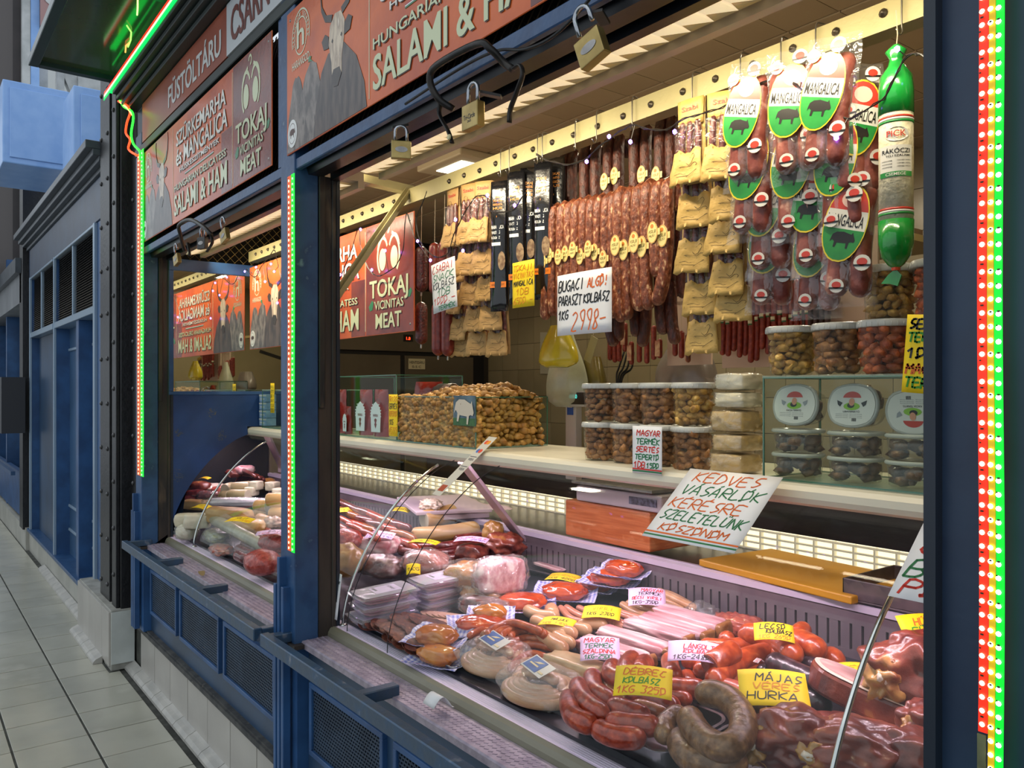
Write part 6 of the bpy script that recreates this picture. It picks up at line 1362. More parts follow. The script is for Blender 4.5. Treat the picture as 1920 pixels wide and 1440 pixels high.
# ---- steel trays
def steel_tray(label, u, v, sx, sy, h, yaw, dz=.0, beaded=False, at=None):
    c = D(u, v, dz) if at is None else Vector((at[0], at[1], deckz(at[1]) + .001)); t = thing('steel_tray', label, 'tray', c, rot=(math.radians(5.7), 0, math.radians(yaw))); th = .0015
    b = MB(); o = [(sx / 2, sy / 2)]; n = 8; rc_ = .03 if not beaded else .008
    def ringp(ex, z, r_):
        P = []
        for cx, cy, a0 in ((1, 1, 0), (-1, 1, PI / 2), (-1, -1, PI), (1, -1, 1.5 * PI)):
            for k in range(6): a = a0 + PI / 2 * k / 5; P.append((cx * (sx / 2 + ex - r_) + r_ * math.cos(a), cy * (sy / 2 + ex - r_) + r_ * math.sin(a), z))
        return P
    rings = [ringp(-.012, .002, rc_), ringp(0, h, rc_), ringp(.008, h, rc_ + .008), ringp(.008, h - .003, rc_ + .008), ringp(.002, h - .003, rc_ + .002), ringp(-.010, 0, rc_)]
    vs = [p for q in rings for p in q]; m_ = 24
    fs = [tuple(range(m_))] + [(i * m_ + k, i * m_ + (k + 1) % m_, (i + 1) * m_ + (k + 1) % m_, (i + 1) * m_ + k) for i in range(len(rings) - 1) for k in range(m_)] + [tuple(range((len(rings) - 1) * m_ + m_ - 1, (len(rings) - 1) * m_ - 1, -1))]
    b.add(vs, fs); b.build('tray_body', mat('tray_steel', '#b5b2b4', '#9a989a', s=20, r=.22, m=.95), t)
    if beaded:
        b = MB(); P = ringp(.006, h, rc_ + .006)
        L = []
        for p, q in zip(P, P[1:] + P[:1]):
            p, q = Vector(p), Vector(q); k = max(1, int((q - p).length / .0075)); L += [p.lerp(q, i / k) for i in range(k)]
        for p in L: b.blob((.006, .006, .006), 1, 0, 1, 1, M=Matrix.Translation(p + Vector((0, 0, .001))))
        b.build('beaded_rim', mat('tray_steel', ''), t, kind='stuff', smooth=True)
    return t
steel_tray('deep steel tray at the front holding the fat red sausages', 0, 0, .30, .21, .055, 0, at=(-1.285, 1.360))
steel_tray('deep steel tray in the front corner below the ring sausages', 0, 0, .29, .21, .055, 0, at=(-.965, 1.360))
steel_tray('flat beaded tray heaped with brown salami slices by the front glass', 0, 0, .56, .185, .012, 0, beaded=True, at=(-2.21, 1.350))
steel_tray('flat beaded tray of pale cooked ham slices behind the salami slices', 862, 1168, .26, .20, .012, 6, beaded=True)
# ---- sliced goods
SLM = sm_('salami_slice', '#4a2016', '#733824', '#9c6448', 60, .3, .6, 60, 0.); rr = random.Random(8)
slp = None
def disc(label, u, v, dz, r, m_, nm, group, rot, sx=1.):
    c = D(u, v, dz); b = MB(); n = 18; P = [(r * sx * math.cos(2 * PI * k / n), r * math.sin(2 * PI * k / n)) for k in range(n)]; b.prism(P, 0, .0025); o = b.build(nm, m_, None); o.location = c; o.rotation_euler = rot; return tag(o, label, 'sliced meat', group)
k = 0
for row, (u0, v0, u1, v1, n) in enumerate(((708, 1165, 752, 1195, 7), (725, 1172, 778, 1210, 9), (748, 1162, 800, 1198, 9), (770, 1158, 835, 1182, 9), (735, 1196, 790, 1222, 7), (692, 1168, 722, 1180, 4))):
    for i in range(n):
        q = i / (n - 1); u, v = u0 + (u1 - u0) * q + rr.uniform(-3, 3), v0 + (v1 - v0) * q + rr.uniform(-2, 2)
        rot = (rr.uniform(-.3, .1), rr.uniform(.15, .5), rr.uniform(-.5, .5)); dz = .020 + .016 * (row in (1, 2)) + .010 * (row == 3) + .005 * (i % 3)
        lab = 'round brown salami slice lying in the overlapping heap on the front beaded tray'
        if slp is None: slp = disc(lab, u, v, dz, .036, SLM, 'salami_slice', 'salami slices on the front beaded tray', rot)
        else: o = slp.copy(); COL.objects.link(o); o.location = D(u, v, dz); o.rotation_euler = rot
hsl = None
HSM = sm_('ham_slice', '#c79a86', '#d8ae9a', '#a8644a', 35, .05, .4)
for row in range(3):
    for i in range(9):
        u, v = 812 + i * 11.5 + row * 8, 1152 + i * 1.2 + row * 13; lab = 'oval pale ham slice fanned out on the rear beaded tray'
        rot = (-.06, .10, .5 + .05 * i)
        if hsl is None: hsl = disc(lab, u, v, .014, .036, HSM, 'ham_slice', 'ham slices fanned out on the rear beaded tray', rot, 1.3)
        else: o = hsl.copy(); COL.objects.link(o); o.location = D(u, v, .014 + .0012 * i); o.rotation_euler = rot
# ---- clear deli boxes in two stacks
BXF = film('deli_box', '#f3e9fa', gloss=.4, rough=.06, bump=0, milk=.20)
def deli_box(label, c, yaw, seed):
    t = thing('deli_box', label, 'meat box', c, 'clear boxes of sliced meat', rot=(math.radians(4), 0, yaw)); sx, sy, h = .15, .215, .034
    b = MB(); b.lathe([(.060, 0), (.066, .006), (.071, h - .008), (.077, h - .007), (.077, h - .004), (.070, h - .003), (.068, h), (0, h)], n=32, sq=.86, sx=1., sy=1.42); b.build('box_shell', BXF, t)
    rr = random.Random(seed)
    for k in range(4):
        b = MB(); y0 = -.085 + .006 * rr.random(); b.blob((.115 + .01 * rr.random(), .175, .010), seed + k, .10, 2, 3, .6, M=Matrix.Translation((rr.uniform(-.006, .006), rr.uniform(-.006, .006), .007 + k * .0055))); b.build('meat_slice', (SAL, sm_('sliced_pink', '#c08078', '#d09c94', '#e8d0c4', 16, .1), SAL, sm_('sliced_pink', ''))[(k + seed) % 4] if False else ((sm_('sliced_pink', '#c08078', '#d09c94', '#e8d0c4', 16, .1), sm_('sliced_rose', '#96544c', '#b57468', '#d8b4a4', 16, .1))[k % 2]), t, smooth=True)
    b = MB(); b.lathe([(.069, h + .0002), (.0695, h + .0006), (0, h + .0006)], n=32, sq=.86, sx=1., sy=1.42); b.build('lid', film('deli_lid', '#efe2fa', gloss=.5, rough=.08, bump=.3, bs=20, milk=.38), t)
    b = MB(); b.box(-.045, .035, -.04, .055, h + .0008, h + .0012); lb = b.build('price_label', mat('label_lilac', '#d5cade', '#cbbfd6', s=40, r=.4), t)
    b = MB(); put_text(b, 'SONKA', -.038, .025, .06, .012, z=h + .0016); b.box(-.038, .0, -.03, -.022, h + .0012, h + .0016); b.build('label_print', mat('print_grey', ''), lb)
    return t
d1 = None
for si, (u, v, names) in enumerate(((718, 1166, 'front'), (828, 1138, 'rear'))):
    base = D(u, v, 0)
    for k in range(3):
        c = base + Vector((rr.uniform(-.006, .006), rr.uniform(-.006, .006), .004 + .036 * k)); lab = f'{("bottom", "middle", "top")[k]} clear box of sliced meat in the {("stack nearest the middle post", "stack behind the salami slices")[si]}'
        if d1 is None: d1 = deli_box(lab, c, -.08, 3)
        else: clone(d1, c, rot=(math.radians(4), rr.uniform(-.02, .02), rr.uniform(-.16, .05)), label=lab)
# ---- thin red frankfurters in a neat pile
def z5(x, y): return (840 + x / 4.8, 1060 + y / 4.8)
for i, q in enumerate(([(345, 640), (430, 560), (600, 520), (850, 600)], [(410, 650), (480, 575), (640, 540), (890, 625)], [(465, 660), (540, 590), (720, 560), (900, 650)], [(545, 660), (640, 600), (780, 600), (960, 690)], [(495, 760), (620, 680), (760, 655), (955, 700)], [(535, 835), (640, 735), (780, 715), (1000, 760)], [(555, 945), (640, 850), (760, 800), (890, 835)])):
    S(f'{ORD[i]} long frankfurter from the top of the red frankfurter pile', [z5(*p) + (.075 - .009 * i,) for p in q], .0125, VIR, 10)
ends = [(180, 645), (250, 690), (300, 640), (330, 700), (265, 745), (310, 785), (355, 745), (350, 815), (395, 835), (400, 760), (440, 690), (395, 690), (440, 850), (470, 790), (480, 860), (455, 930)]
for i, (x, y) in enumerate(ends):
    dz = .05 - .00018 * (y - 640) + .006 * (i % 3); S(f'{ORD[i]} of the short-looking frankfurter ends facing left in the red pile', [z5(x, y) + (dz,), z5(x + 70, y - 40) + (dz,), z5(x + 210, y - 95) + (dz * .8,)], .0118, BRN if i % 3 else VIR, 9, k=4)
# ---- bagged pale sausages at the front
for bi, (u, v, yaw, lab) in enumerate(((930, 1254, 12, 'rounded bag of pale curved sausages under the red frankfurter pile'), (1012, 1308, 8, 'clear bag of pale curved sausages beside the steel tray'))):
    c = D(u, v, .0); t = thing('sausage_bag', lab, 'sausage bag', c, rot=(math.radians(5), 0, math.radians(yaw)))
    for k in range(5):
        rx, ry = .098 - .018 * k, .062 - .012 * k; z = .018 + .006 * k
        P = [(rx * math.cos(a), ry * math.sin(a) - .006, z) for a in [PI * (.92 + 1.16 * j / 7) for j in range(8)]] if k < 4 else [(-.06, .0, z + .014), (0, .015, z + .016), (.06, .005, z + .014)]
        b = MB(); b.sausage(P, .0145, 9, 3, seed=k); b.build('sausage', TAN, t, smooth=True)
        if k < 3: b = MB(); b.sausage([(-x_, -y_ + .01, z_ + .004) for x_, y_, z_ in P], .0145, 9, 3, seed=k + 9); b.build('sausage', TAN, t, smooth=True)
    b = MB(); b.blob((.245, .165, .085), 4 + bi, .12, 2.6, 4, .35, M=Matrix.Translation((0, 0, .038))); b.build('clear_wrap', WRT, t, smooth=True)
    b = MB(); b.box(-.045, .050, -.012, .040, 0, .0012, Matrix.Translation((.0, -.018, .083)) @ Matrix.Rotation(.25, 4, 'X') @ Matrix.Rotation(-.3, 4, 'Z')); lb = b.build('white_label', LW, t)
    Mx = Matrix.Translation((.0, -.018, .0845)) @ Matrix.Rotation(.25, 4, 'X') @ Matrix.Rotation(-.3, 4, 'Z')
    b = MB(); b.box(-.040, .020, -.008, .036, 0, .0006, Mx); b.build('blue_field', mat('label_blue', '#2c4f8a', '#3c64a0', s=30, r=.4), lb)
    b = MB(); b.box(.024, .044, -.002, .004, .0006, .0010, Mx); b.box(-.030, .008, .008, .013, .0006, .0011, Mx); b.prism([(-.02, .016), (0, .020), (.012, .030), (-.006, .026)], .0006, .0011, Mx); b.build('label_print', mat('print_sand', '#d9c79a', r=.5), lb)
# ---- gingham papers of marinated roast
GM_ = bpy.data.materials.new('gingham_paper'); GM_.use_nodes = True; nt = GM_.node_tree; N_ = nt.nodes; L_ = nt.links; tc = N_.new('ShaderNodeTexCoord')
def chk(sc3):
    mp = N_.new('ShaderNodeMapping'); mp.inputs['Scale'].default_value = sc3; mp.inputs['Location'].default_value = (.31, .31, .31); L_.new(tc.outputs['Object'], mp.inputs[0]); c_ = N_.new('ShaderNodeTexChecker'); c_.inputs['Scale'].default_value = 1
    c_.inputs[1].default_value = hx('#e4e0f0'); c_.inputs[2].default_value = hx('#7d84c9'); L_.new(mp.outputs[0], c_.inputs[0]); return c_
a_, b_ = chk((140, 0, 0)), chk((0, 140, 0)); mx = N_.new('ShaderNodeMix'); mx.data_type = 'RGBA'; mx.inputs[0].default_value = .5; L_.new(a_.outputs[0], mx.inputs[6]); L_.new(b_.outputs[0], mx.inputs[7]); L_.new(mx.outputs[2], N_['Principled BSDF'].inputs['Base Color']); N_['Principled BSDF'].inputs['Roughness'].default_value = .45
ROA = sm_('roast_marinade', '#a83410', '#c9501a', '#8a2208', 14, .5, .18, 30, .8); ROB = sm_('roast_golden', '#b9601c', '#cc8434', '#9a3410', 14, .4, .2, 30, .7)
gp_ = None
for i, (u, v, dz, yaw, m_, s_, lab) in enumerate(((822, 1207, .035, 28, ROB, .95, 'marinated roast in gingham paper on top of the salami tray corner'), (826, 1243, .0, 24, ROB, .95, 'marinated roast in gingham paper under the other at the front glass'), (903, 1186, .03, 60, ROA, 1.05, 'marinated roast in gingham paper touching the red frankfurter pile'), (920, 1165, .05, 50, ROB, .75, 'smaller marinated roast tucked behind the red frankfurter pile'),
                                     (978, 1142, .02, 52, ROA, 1.15, 'large marinated roast in gingham paper left of the pale sausages'), (1060, 1122, .02, 40, ROA, 1.1, 'marinated roast in wide open gingham paper before the grille'), (1120, 1108, .015, 20, ROA, .85, 'marinated roast half hidden between two gingham papers'), (1148, 1096, .05, 20, ROA, 1.05, 'marinated roast in gingham paper leaning near the white tag'), (1172, 1080, .085, 18, ROA, .95, 'uppermost marinated roast in gingham paper by the grille'))):
    c = D(u, v, dz); t = thing('roast_packet', lab, 'roast packet', c, 'marinated roasts in gingham paper', rot=(math.radians(6), 0, math.radians(yaw)))
    def pf(i_, j_):
        x, y = (i_ - .5) * .225 * s_, (j_ - .5) * .165 * s_; e = max(abs(i_ - .5), abs(j_ - .5)) * 2
        return (x * (1 - .1 * e), y * (1 - .1 * e), .004 + .048 * max(0, e - .45) ** 1.3 * (1.2 if j_ > .5 else .75) + .006 * noise.noise(Vector((i_ * 5 + i, j_ * 5, 0))))
    b = MB(); b.grid(12, 10, pf, .0008); pp = b.build('gingham_paper', GM_, t, smooth=True)
    b = MB()
    def pf2(x, y, z): return Vector(pf(x, y)) + Vector((0, 0, .0012))
    put_text(b, 'PALCSÓ', .25, .88, .42, .09, fn=pf2); put_text(b, 'PALCSÓ', .10, .03, .42, .08, fn=pf2); b.build('paper_print', mat('print_rose', '#b02a4a', r=.5), pp)
    b = MB(); b.blob((.145 * s_, .092 * s_, .055), i + 2, .16, 2.0, 4, .15, M=Matrix.Translation((0, -.008, .030))); b.build('roast', m_, t, smooth=True)
# ---- pale thick sausages and thin frankfurters behind
def z7(x, y): return (1000 + x / 4, 1080 + y / 4)
def z6(x, y): return (1200 + x / 4.8, 1060 + y / 4.8)
for i, (q, r) in enumerate((([(-60, 250), (60, 300), (200, 300)], .021), ([(-10, 330), (120, 380), (260, 460)], .023), ([(90, 390), (220, 420), (330, 440)], .022), ([(200, 370), (330, 400), (440, 410)], .021), ([(330, 360), (430, 365), (560, 370)], .019), ([(-40, 400), (100, 470), (240, 560)], .022), ([(130, 235), (150, 300)], .023), ([(150, 440), (260, 500), (320, 500)], .02))):
    S(f'{("left upper", "broad front", "middle", "right middle", "far right", "lowest front", "upright stubby", "short lower")[i]} pale thick sausage in the bed left of the bacon', [z7(x, y) + (.022 + .006 * (i % 3),) for x, y in q], r, TAN, 12)
for i, q in enumerate(([(200, 235), (300, 330), (480, 350)], [(240, 232), (380, 310), (600, 350)], [(330, 235), (450, 290), (620, 350)], [(400, 240), (560, 300), (690, 370)], [(520, 260), (680, 300), (780, 340)], [(560, 240), (700, 290), (830, 330)], [(600, 360), (640, 375), (700, 380)])):
    S(f'{ORD[i]} pinkish thin frankfurter from the left under the yellow card, behind the bacon', [z7(x, y) + (.030 + .005 * (i % 2),) for x, y in q], .0118, PNK, 9)
for i, q in enumerate(([(660, 210), (800, 290), (960, 310)], [(700, 200), (840, 250), (1010, 300)], [(760, 190), (900, 230), (1060, 280)], [(820, 180), (960, 210), (1130, 265)], [(870, 150), (1000, 190), (1145, 250)], [(930, 110), (1060, 170), (1215, 245)], [(1040, 300), (1100, 290), (1140, 330)], [(1130, 280), (1180, 290), (1225, 320)], [(900, 120), (1020, 140), (1190, 230)])):
    S(f'{ORD[i]} tan frankfurter from the left in the bunch next to the slotted grille', [z7(x, y) + (.034 + .012 * (i in (5, 8)) + .004 * (i % 2),) for x, y in q], .0135, TAN, 9)
CH('crumpled clear bag end lying between the tan frankfurters and the grille', 1315, 1150, .02, (.10, .08, .07), film('bag_end', gloss=.5, rough=.1, bump=1, bs=30, milk=.05), 20, 0, .35, 'bag_end', 'bag', 3)
# ---- bacon slabs
def slab_meat(label, u, v, dz, size, yaw, rind=RND_, top=BAC):
    c = D(u, v, dz); t = thing('bacon_slab', label, 'bacon', c, rot=(math.radians(6), 0, math.radians(yaw))); sx, sy, h = size
    b = MB(); b.blob((sx, sy, h), len(label), .10, 2.2, 4, .82, M=Matrix.Translation((0, 0, h / 2))); b.build('meat', top, t, smooth=True)
    b = MB(); b.blob((.02, sy * .96, h * .93), 3, .10, 2, 3, .85, M=Matrix.Translation((sx / 2 * .93, 0, h / 2))); b.build('rind', rind, t, smooth=True)
    return t
for a in ((1292, 1178, .035, (.27, .075, .050), 2, 'rearmost striped bacon slab, its brown rind end to the right'), (1262, 1190, .028, (.27, .07, .045), 3, 'second striped bacon slab from the grille'), (1232, 1198, .022, (.26, .07, .045), 4, 'third striped bacon slab from the grille'), (1190, 1218, .016, (.28, .07, .045), 4, 'pink bacon slab right behind the white paper tag'), (1150, 1238, .010, (.27, .075, .045), 5, 'front pink bacon slab lying under the white paper tag')):
    slab_meat(a[5], *a[:5])
CH('pale smoked fat slab on gingham paper in front of the bacon', 1078, 1250, .008, (.21, .085, .055), sm_('smoked_fat', '#b89a72', '#ceb48e', '#9a7048', 10, .2), 6, .78, .08, 'fat_slab')
CH('knobbly reddish minced meat heap behind the bacon by the grille', 1388, 1172, .01, (.17, .11, .06), PINKR, 10, .0, .30, 'minced_meat', fr=4)
# ---- fat red sausages in and around the front tray
fat = [(([(265, 890), (300, 1050), (470, 1130)]), .052, 'at the far left edge of the front steel tray'), ([(330, 800), (380, 930), (545, 1060)], .062, 'second from the left, curling over the front steel tray'), ([(440, 735), (465, 860), (600, 955)], .060, 'third from the left, bending down into the front tray'), ([(610, 660), (585, 740), (690, 800)], .075, 'arched sausage touching the bacon fat left of the yellow card'),
       ([(760, 600), (700, 680), (700, 770)], .085, 'upright arched sausage above the yellow card'), ([(860, 630), (810, 690), (800, 750)], .08, 'right upright arched sausage above the yellow card'), ([(560, 965), (700, 1010), (870, 1060)], .065, 'lying across the middle of the front tray'), ([(540, 1085), (720, 1110), (960, 1130)], .058, 'long one lying along the front of the tray'),
       ([(455, 1130), (620, 1205), (850, 1215)], .045, 'nearest the front rim of the steel tray'), ([(690, 890), (860, 915), (1090, 1000)], .06, 'running right from under the yellow card'), ([(990, 830), (1130, 845), (1310, 850)], .055, 'straight one right of the yellow card'), ([(950, 860), (1060, 900), (1190, 935)], .05, 'thin one half hidden right of the yellow card')]
for i, (q, dz, lab) in enumerate(fat): S('fat red sausage, ' + lab, [z7(x, y) + (dz,) for x, y in q], .0245 if i != 11 else .018, RED, 14)
S('brownish sausage behind the left ones in the front steel tray', [z7(535, 760) + (.05,), z7(600, 900) + (.05,), z7(720, 960) + (.05,)], .021, BRN, 12); S('brownish sausage lying right of the middle of the front steel tray', [z7(730, 980) + (.05,), z7(880, 1010) + (.05,), z7(1030, 1065) + (.05,)], .022, BRN, 12)
# ---- orange-red big sausages
big = [([(1020, 610), (1030, 690), (1065, 770)], .05, .023, 'short hanging one below the white price card'), ([(1115, 655), (1190, 640), (1260, 620)], .05, .022, 'end-on one under the white price card'), ([(1150, 735), (1170, 800), (1210, 840)], .02, .022, 'small lower one left of the cut sausage'), ([(1245, 740), (1300, 680), (1420, 620)], .04, .024, 'end-on one beneath the cut sausage'),
       ([(1345, 815), (1440, 700), (1620, 610), (1800, 575), (1900, 630)], .05, .028, 'longest curved one crossing the middle'), ([(1480, 800), (1600, 730), (1760, 690)], .02, .026, 'one lying under the longest curved sausage'), ([(1240, 525), (1450, 540), (1660, 505)], .055, .024, 'upper straight one behind the cut sausage')]
for q, dz, r, lab in big: S('orange red sausage, ' + lab, [z7(x, y) + (dz,) for x, y in q], r, ORG, 14)
for q, dz, r, lab in (([(880, 620), (1060, 630), (1270, 700), (1400, 840)], .075, .030, 'broad curved one under the rear yellow card'), ([(1330, 640), (1480, 700), (1640, 790)], .07, .032, 'thick stub right of the rear yellow card'), ([(1400, 640), (1440, 600), (1500, 560)], .09, .024, 'small upturned cut end by the grille'), ([(1410, 840), (1500, 850), (1590, 840)], .03, .024, 'low one between the dark sausages and the thick stub'), ([(1640, 800), (1720, 830), (1790, 890)], .035, .028, 'curling one at the right end of the orange pile'), ([(760, 640), (800, 680), (860, 690)], .05, .024, 'short stub against the bacon rind')):
    S('orange red sausage, ' + lab, [z6(x, y) + (dz,) for x, y in q], r, ORG, 14)
t = LOG('thick cut orange sausage showing its round red-brown cut face', (z7(1322, 668) + (.075,)), (z7(1500, 560) + (.085,)), .029, ORG, sm_('cut_meat', '#9c4a3c', '#b86a58', '#d09a88', 60, .1), 'cut_sausage', 'sausage')
# ---- dark and liver sausages
for q, dz, r, m_, lab in (([(1160, 850), (1400, 970), (1690, 1100)], .055, .028, DRK, 'long dark blood sausage crossing above the black lettered yellow card'), ([(1440, 885), (1650, 940), (1880, 1010)], .045, .024, DRK, 'dark blood sausage behind the chrome arm'), ([(1070, 1000), (1130, 970), (1220, 940)], .03, .024, DRK, 'short dark blood sausage end beside the red string'), ([(1400, 1180), (1560, 1220), (1700, 1290)], .02, .028, DRK, 'dark blood sausage right of the black lettered yellow card'),
                          ([(650, 1100), (800, 1110), (1000, 1190), (1320, 1290)], .04, .024, PINKR, 'pinkish sausage running under the black lettered yellow card'), ([(860, 1190), (1040, 1230), (1260, 1320)], .045, .030, HUR, 'straight brown liver sausage between the ring and the hams')):
    S(lab, [z6(x, y) + (dz,) for x, y in q], r, m_, 14)
b = MB(); c = D(*z6(1130, 860), .085)
for k in range(4): b.tube([c + Vector((-.006 + .003 * k, -.01, .03 * 0)), c + Vector((-.01 + .004 * k, -.02, .008)), c + Vector((-.014 + .004 * k, -.03, 0))], .0016, 5)
tag(b.build('sausage_clip', mat('clip_red_white', '#c9b8b8', '#b02a2a', s=120, r=.3), None, base=c), 'red and white clip on the end of the long blood sausage', 'clip')
S('large ring-shaped liver sausage arching over the others at the front', [z7(1215, 915) + (.10,), z7(1330, 880) + (.11,), z7(1470, 930) + (.11,), z7(1570, 1060) + (.10,), z7(1560, 1200) + (.09,), z7(1440, 1290) + (.085,), z7(1290, 1230) + (.08,), z7(1190, 1110) + (.085,), z7(1165, 1020) + (.09,)], .0285, HUR, 16, k=5)
S('lower ring-shaped liver sausage in the front corner tray', [z7(1130, 1180) + (.045,), z7(1105, 1270) + (.04,), z7(1200, 1370) + (.04,), z7(1400, 1420) + (.045,), z7(1600, 1370) + (.05,)], .0285, HUR, 16)
S('pale liver sausage curving left of the large ring', [z7(985, 1230) + (.05,), z7(985, 1120) + (.055,), z7(1060, 1050) + (.06,), z7(1150, 1030) + (.06,)], .0225, HUR, 14)
# ---- smoked hams on the right
def z8(x, y): return (1440 + x / 4, 1080 + y / 4)
def ham(label, x, y, dz, size, yaw, seed, m_=HAM):
    t = CH(label, *z8(x, y), dz, size, m_, yaw, 0, .26, 'smoked_ham', fr=1.7, sub=5, seed=seed)
    b = MB(); b.blob((size[0] * .42, size[1] * .5, size[2] * .6), seed + 3, .4, 2.5, 4, M=Matrix.Translation((-size[0] * .33, -size[1] * .18, size[2] * .42))); b.build('golden_fat', HAMG, t, smooth=True)
    b = MB(); b.blob((size[0] * .16, size[1] * .12, size[2] * .18), seed + 5, .2, 2, 3, M=Matrix.Translation((-size[0] * .38, -size[1] * .36, size[2] * .5))); b.build('bone_end', FAT, t, smooth=True); return t
ham('smoked knuckle with golden fat left of the chrome arm foot', 190, 1230, .03, (.19, .15, .12), 30, 2); ham('smoked knuckle in the front corner right of the chrome arm', 700, 1330, .03, (.22, .16, .12), 25, 7); ham('large smoked ham standing at the back beside the right post', 1130, 720, .06, (.21, .17, .17), 40, 11)
ham('small smoked knuckle below the cut ham at the right post', 1240, 1130, .05, (.13, .12, .11), 50, 15); ham('smoked ham piece at the bottom right against the post', 1190, 1400, .03, (.19, .16, .12), 20, 19)
t = thing('cut_ham', 'thick cut ham lying with its pink face up by the hams', 'meat', D(*z8(760, 1010), .05), rot=(math.radians(-10), math.radians(12), math.radians(10)))
out = [(.145 * math.cos(a) * (1 + .08 * math.sin(3 * a)), .088 * math.sin(a) * (1 + .10 * math.cos(2 * a))) for a in [2 * PI * i / 32 for i in range(32)]]
b = MB(); b.prism(out, 0, .055); b.build('rind', HAM, t, bev=.008); b = MB(); b.prism([(x * .97, y * .97) for x, y in out], .055, .0575); b.build('fat_edge', FAT, t, bev=.001, seg=1)
b = MB(); b.prism([(x * .86 - .006, y * .80 + .004) for x, y in out], .0575, .0585); b.build('cut_face', CUT, t)
CH('dark smoked meat lying between the hams and the cut ham', *z8(600, 1180), .01, (.20, .12, .08), HAM, 20, 0, .2, 'smoked_meat', sub=4)
# ---- price cards in the case
dcard('yellow card with orange and green writing on the fat red sausages', 1206, 1280, .155, .125, .085, 40, 28, [('DÉBREC', 'o', .68, .2, .15, .9), ('KOLBÁSZ', 'l', .40, .18, .15, .8), ('1KG 3250', 'o', .08, .22, .05, .9)], pen=.0024, seed=31)
dcard('yellow card with black writing among the blood sausages', 1450, 1293, .15, .14, .095, 42, 30, [('MÁJAS', 'k', .66, .20, .25, .95), ('VÉRES', 'y', .44, .16, .2, .9), ('HURKA', 'k', .18, .20, .1, .85)], pen=.0026, seed=32)
dcard('yellow card on the rear orange sausages near the grille', 1451, 1187, .15, .095, .062, 38, 26, [('LECSÓ', 'k', .62, .26, .15, .8), ('KOLBÁSZ', 'k', .36, .2, .3, .95), ('1KG 2650', 'y', .08, .2, .1, .9)], pen=.0024, seed=33)
dcard('white card between the bacon and the cut orange sausage', 1301, 1224, .125, .125, .075, 40, 22, [('LÁNGOLT', 'r', .58, .22, .3, .9), ('KOLBÁSZ', 'r', .36, .16, .3, .9), ('1KG-2480', 'k', .08, .2, .1, .8)], 'pink', pen=.0024, seed=34)
dcard('white card leaning on the front bacon slabs', 1125, 1218, .085, .105, .082, 48, 30, [('MAGYAR', 'r', .74, .18, .1, .9), ('TERMÉK', 'g', .50, .17, .1, .85), ('SZALONNA', 'r', .28, .15, .05, .9), ('1KG-2500', 'g', .05, .17, .1, .8)], 'pink', pen=.0022, seed=35)
dcard('white card on the tan frankfurters by the gingham papers', 1213, 1121, .09, .115, .085, 44, 24, [('MAGYAR', 'r', .76, .16, .35, .95), ('TERMÉK', 'k', .56, .16, .25, .9), ('BÉCSI VIRSLI', 'r', .32, .15, .1, .9), ('1KG-3500', 'k', .06, .17, .1, .8)], 'pink', pen=.0022, seed=36)
dcard('yellow card lying on the pinkish thin frankfurters', 1128, 1150, .075, .115, .075, 40, 14, [('VIRSLI', 'y', .6, .2, .25, .8), ('1KG 2300', 'k', .2, .22, .1, .85)], pen=.002, seed=37)
dcard('yellow card lying on the pale thick sausages', 1045, 1168, .075, .105, .06, 30, 8, [('MÁJAS', 'k', .5, .26, .3, .8), ('1KG 1900', 'y', .12, .2, .1, .85)], pen=.002, seed=38)
dcard('yellow card behind the gingham packets on the black tray', 1056, 1084, .05, .12, .07, 25, 8, [('PECSENYE', 'y', .5, .22), ('1KG 4200', 'k', .12, .2)], pen=.002, seed=39)
dcard('yellow card behind the chrome arm beside the blood sausages', 1615, 1262, .085, .10, .06, 30, 18, [('VÉRES', 'y', .5, .24), ('HURKA', 'y', .12, .22)], pen=.002, seed=40)
dcard('yellow card behind the chrome arm, half under the cut ham', 1600, 1285, .085, .12, .05, 38, 14, [('MÁJAS', 'k', .4, .3), ('HURKA', 'y', .08, .24)], pen=.002, seed=41)
dcard('yellow card with green writing propped above the large smoked ham', 1735, 1185, .19, .11, .085, 60, 45, [('HÚSOS', 'o', .66, .2, .3, .95), ('FÜST', 'l', .40, .2, .2, .8), ('CSÜLÖK', 'l', .1, .2, .2, .8)], pen=.003, seed=42)
dcard('small yellow barcode strip lying before the gingham packets', 950, 1120, .045, .19, .032, 22, 8, [('||||||||', 'k', .3, .4)], pen=.002, seed=43)
# ================================================================ rear heap left of the struts
ld = .10
steel_tray('black pan with a strip of pale bacon behind the gingham packets', 1035, 1062, .34, .24, .02, 5, .01)
CH('strip of pale bacon lying in the black pan', 1030, 1062, .03, (.20, .045, .012), BAC, -5, .8, .05, 'bacon_strip')
CH('brown checked roll in clear film before the gingham packets', 908, 1138, .01, (.20, .085, .07), SAL, 15, .3, .08, 'salami_roll', wrap=WRT)
CH('vacuum packed golden turkey piece behind the rear box stack', 890, 1080, .05, (.24, .16, .10), sm_('turkey_gold', '#a97040', '#bd8854', '#cfa070', 10, .3), 15, .3, .12, 'turkey_breast', wrap=WRP)
CH('lower golden turkey piece pressed against the rear box stack', 905, 1112, .03, (.18, .10, .06), sm_('turkey_gold', ''), 20, .3, .12, 'turkey_breast', wrap=WRP)
CH('curved vacuum packed bacon side standing right of the turkey', 938, 1078, .06, (.09, .20, .13), BAC, -12, .5, .12, 'wrapped_bacon', wrap=WRP)
CH('wrapped pink ham with a yellow label behind the box stacks', 800, 1058, .05, (.20, .14, .11), sm_('wrapped_ham', '#96584c', '#b0766a', '#c79a8c', 12, .2), 15, .2, .15, 'wrapped_ham', wrap=WRP)
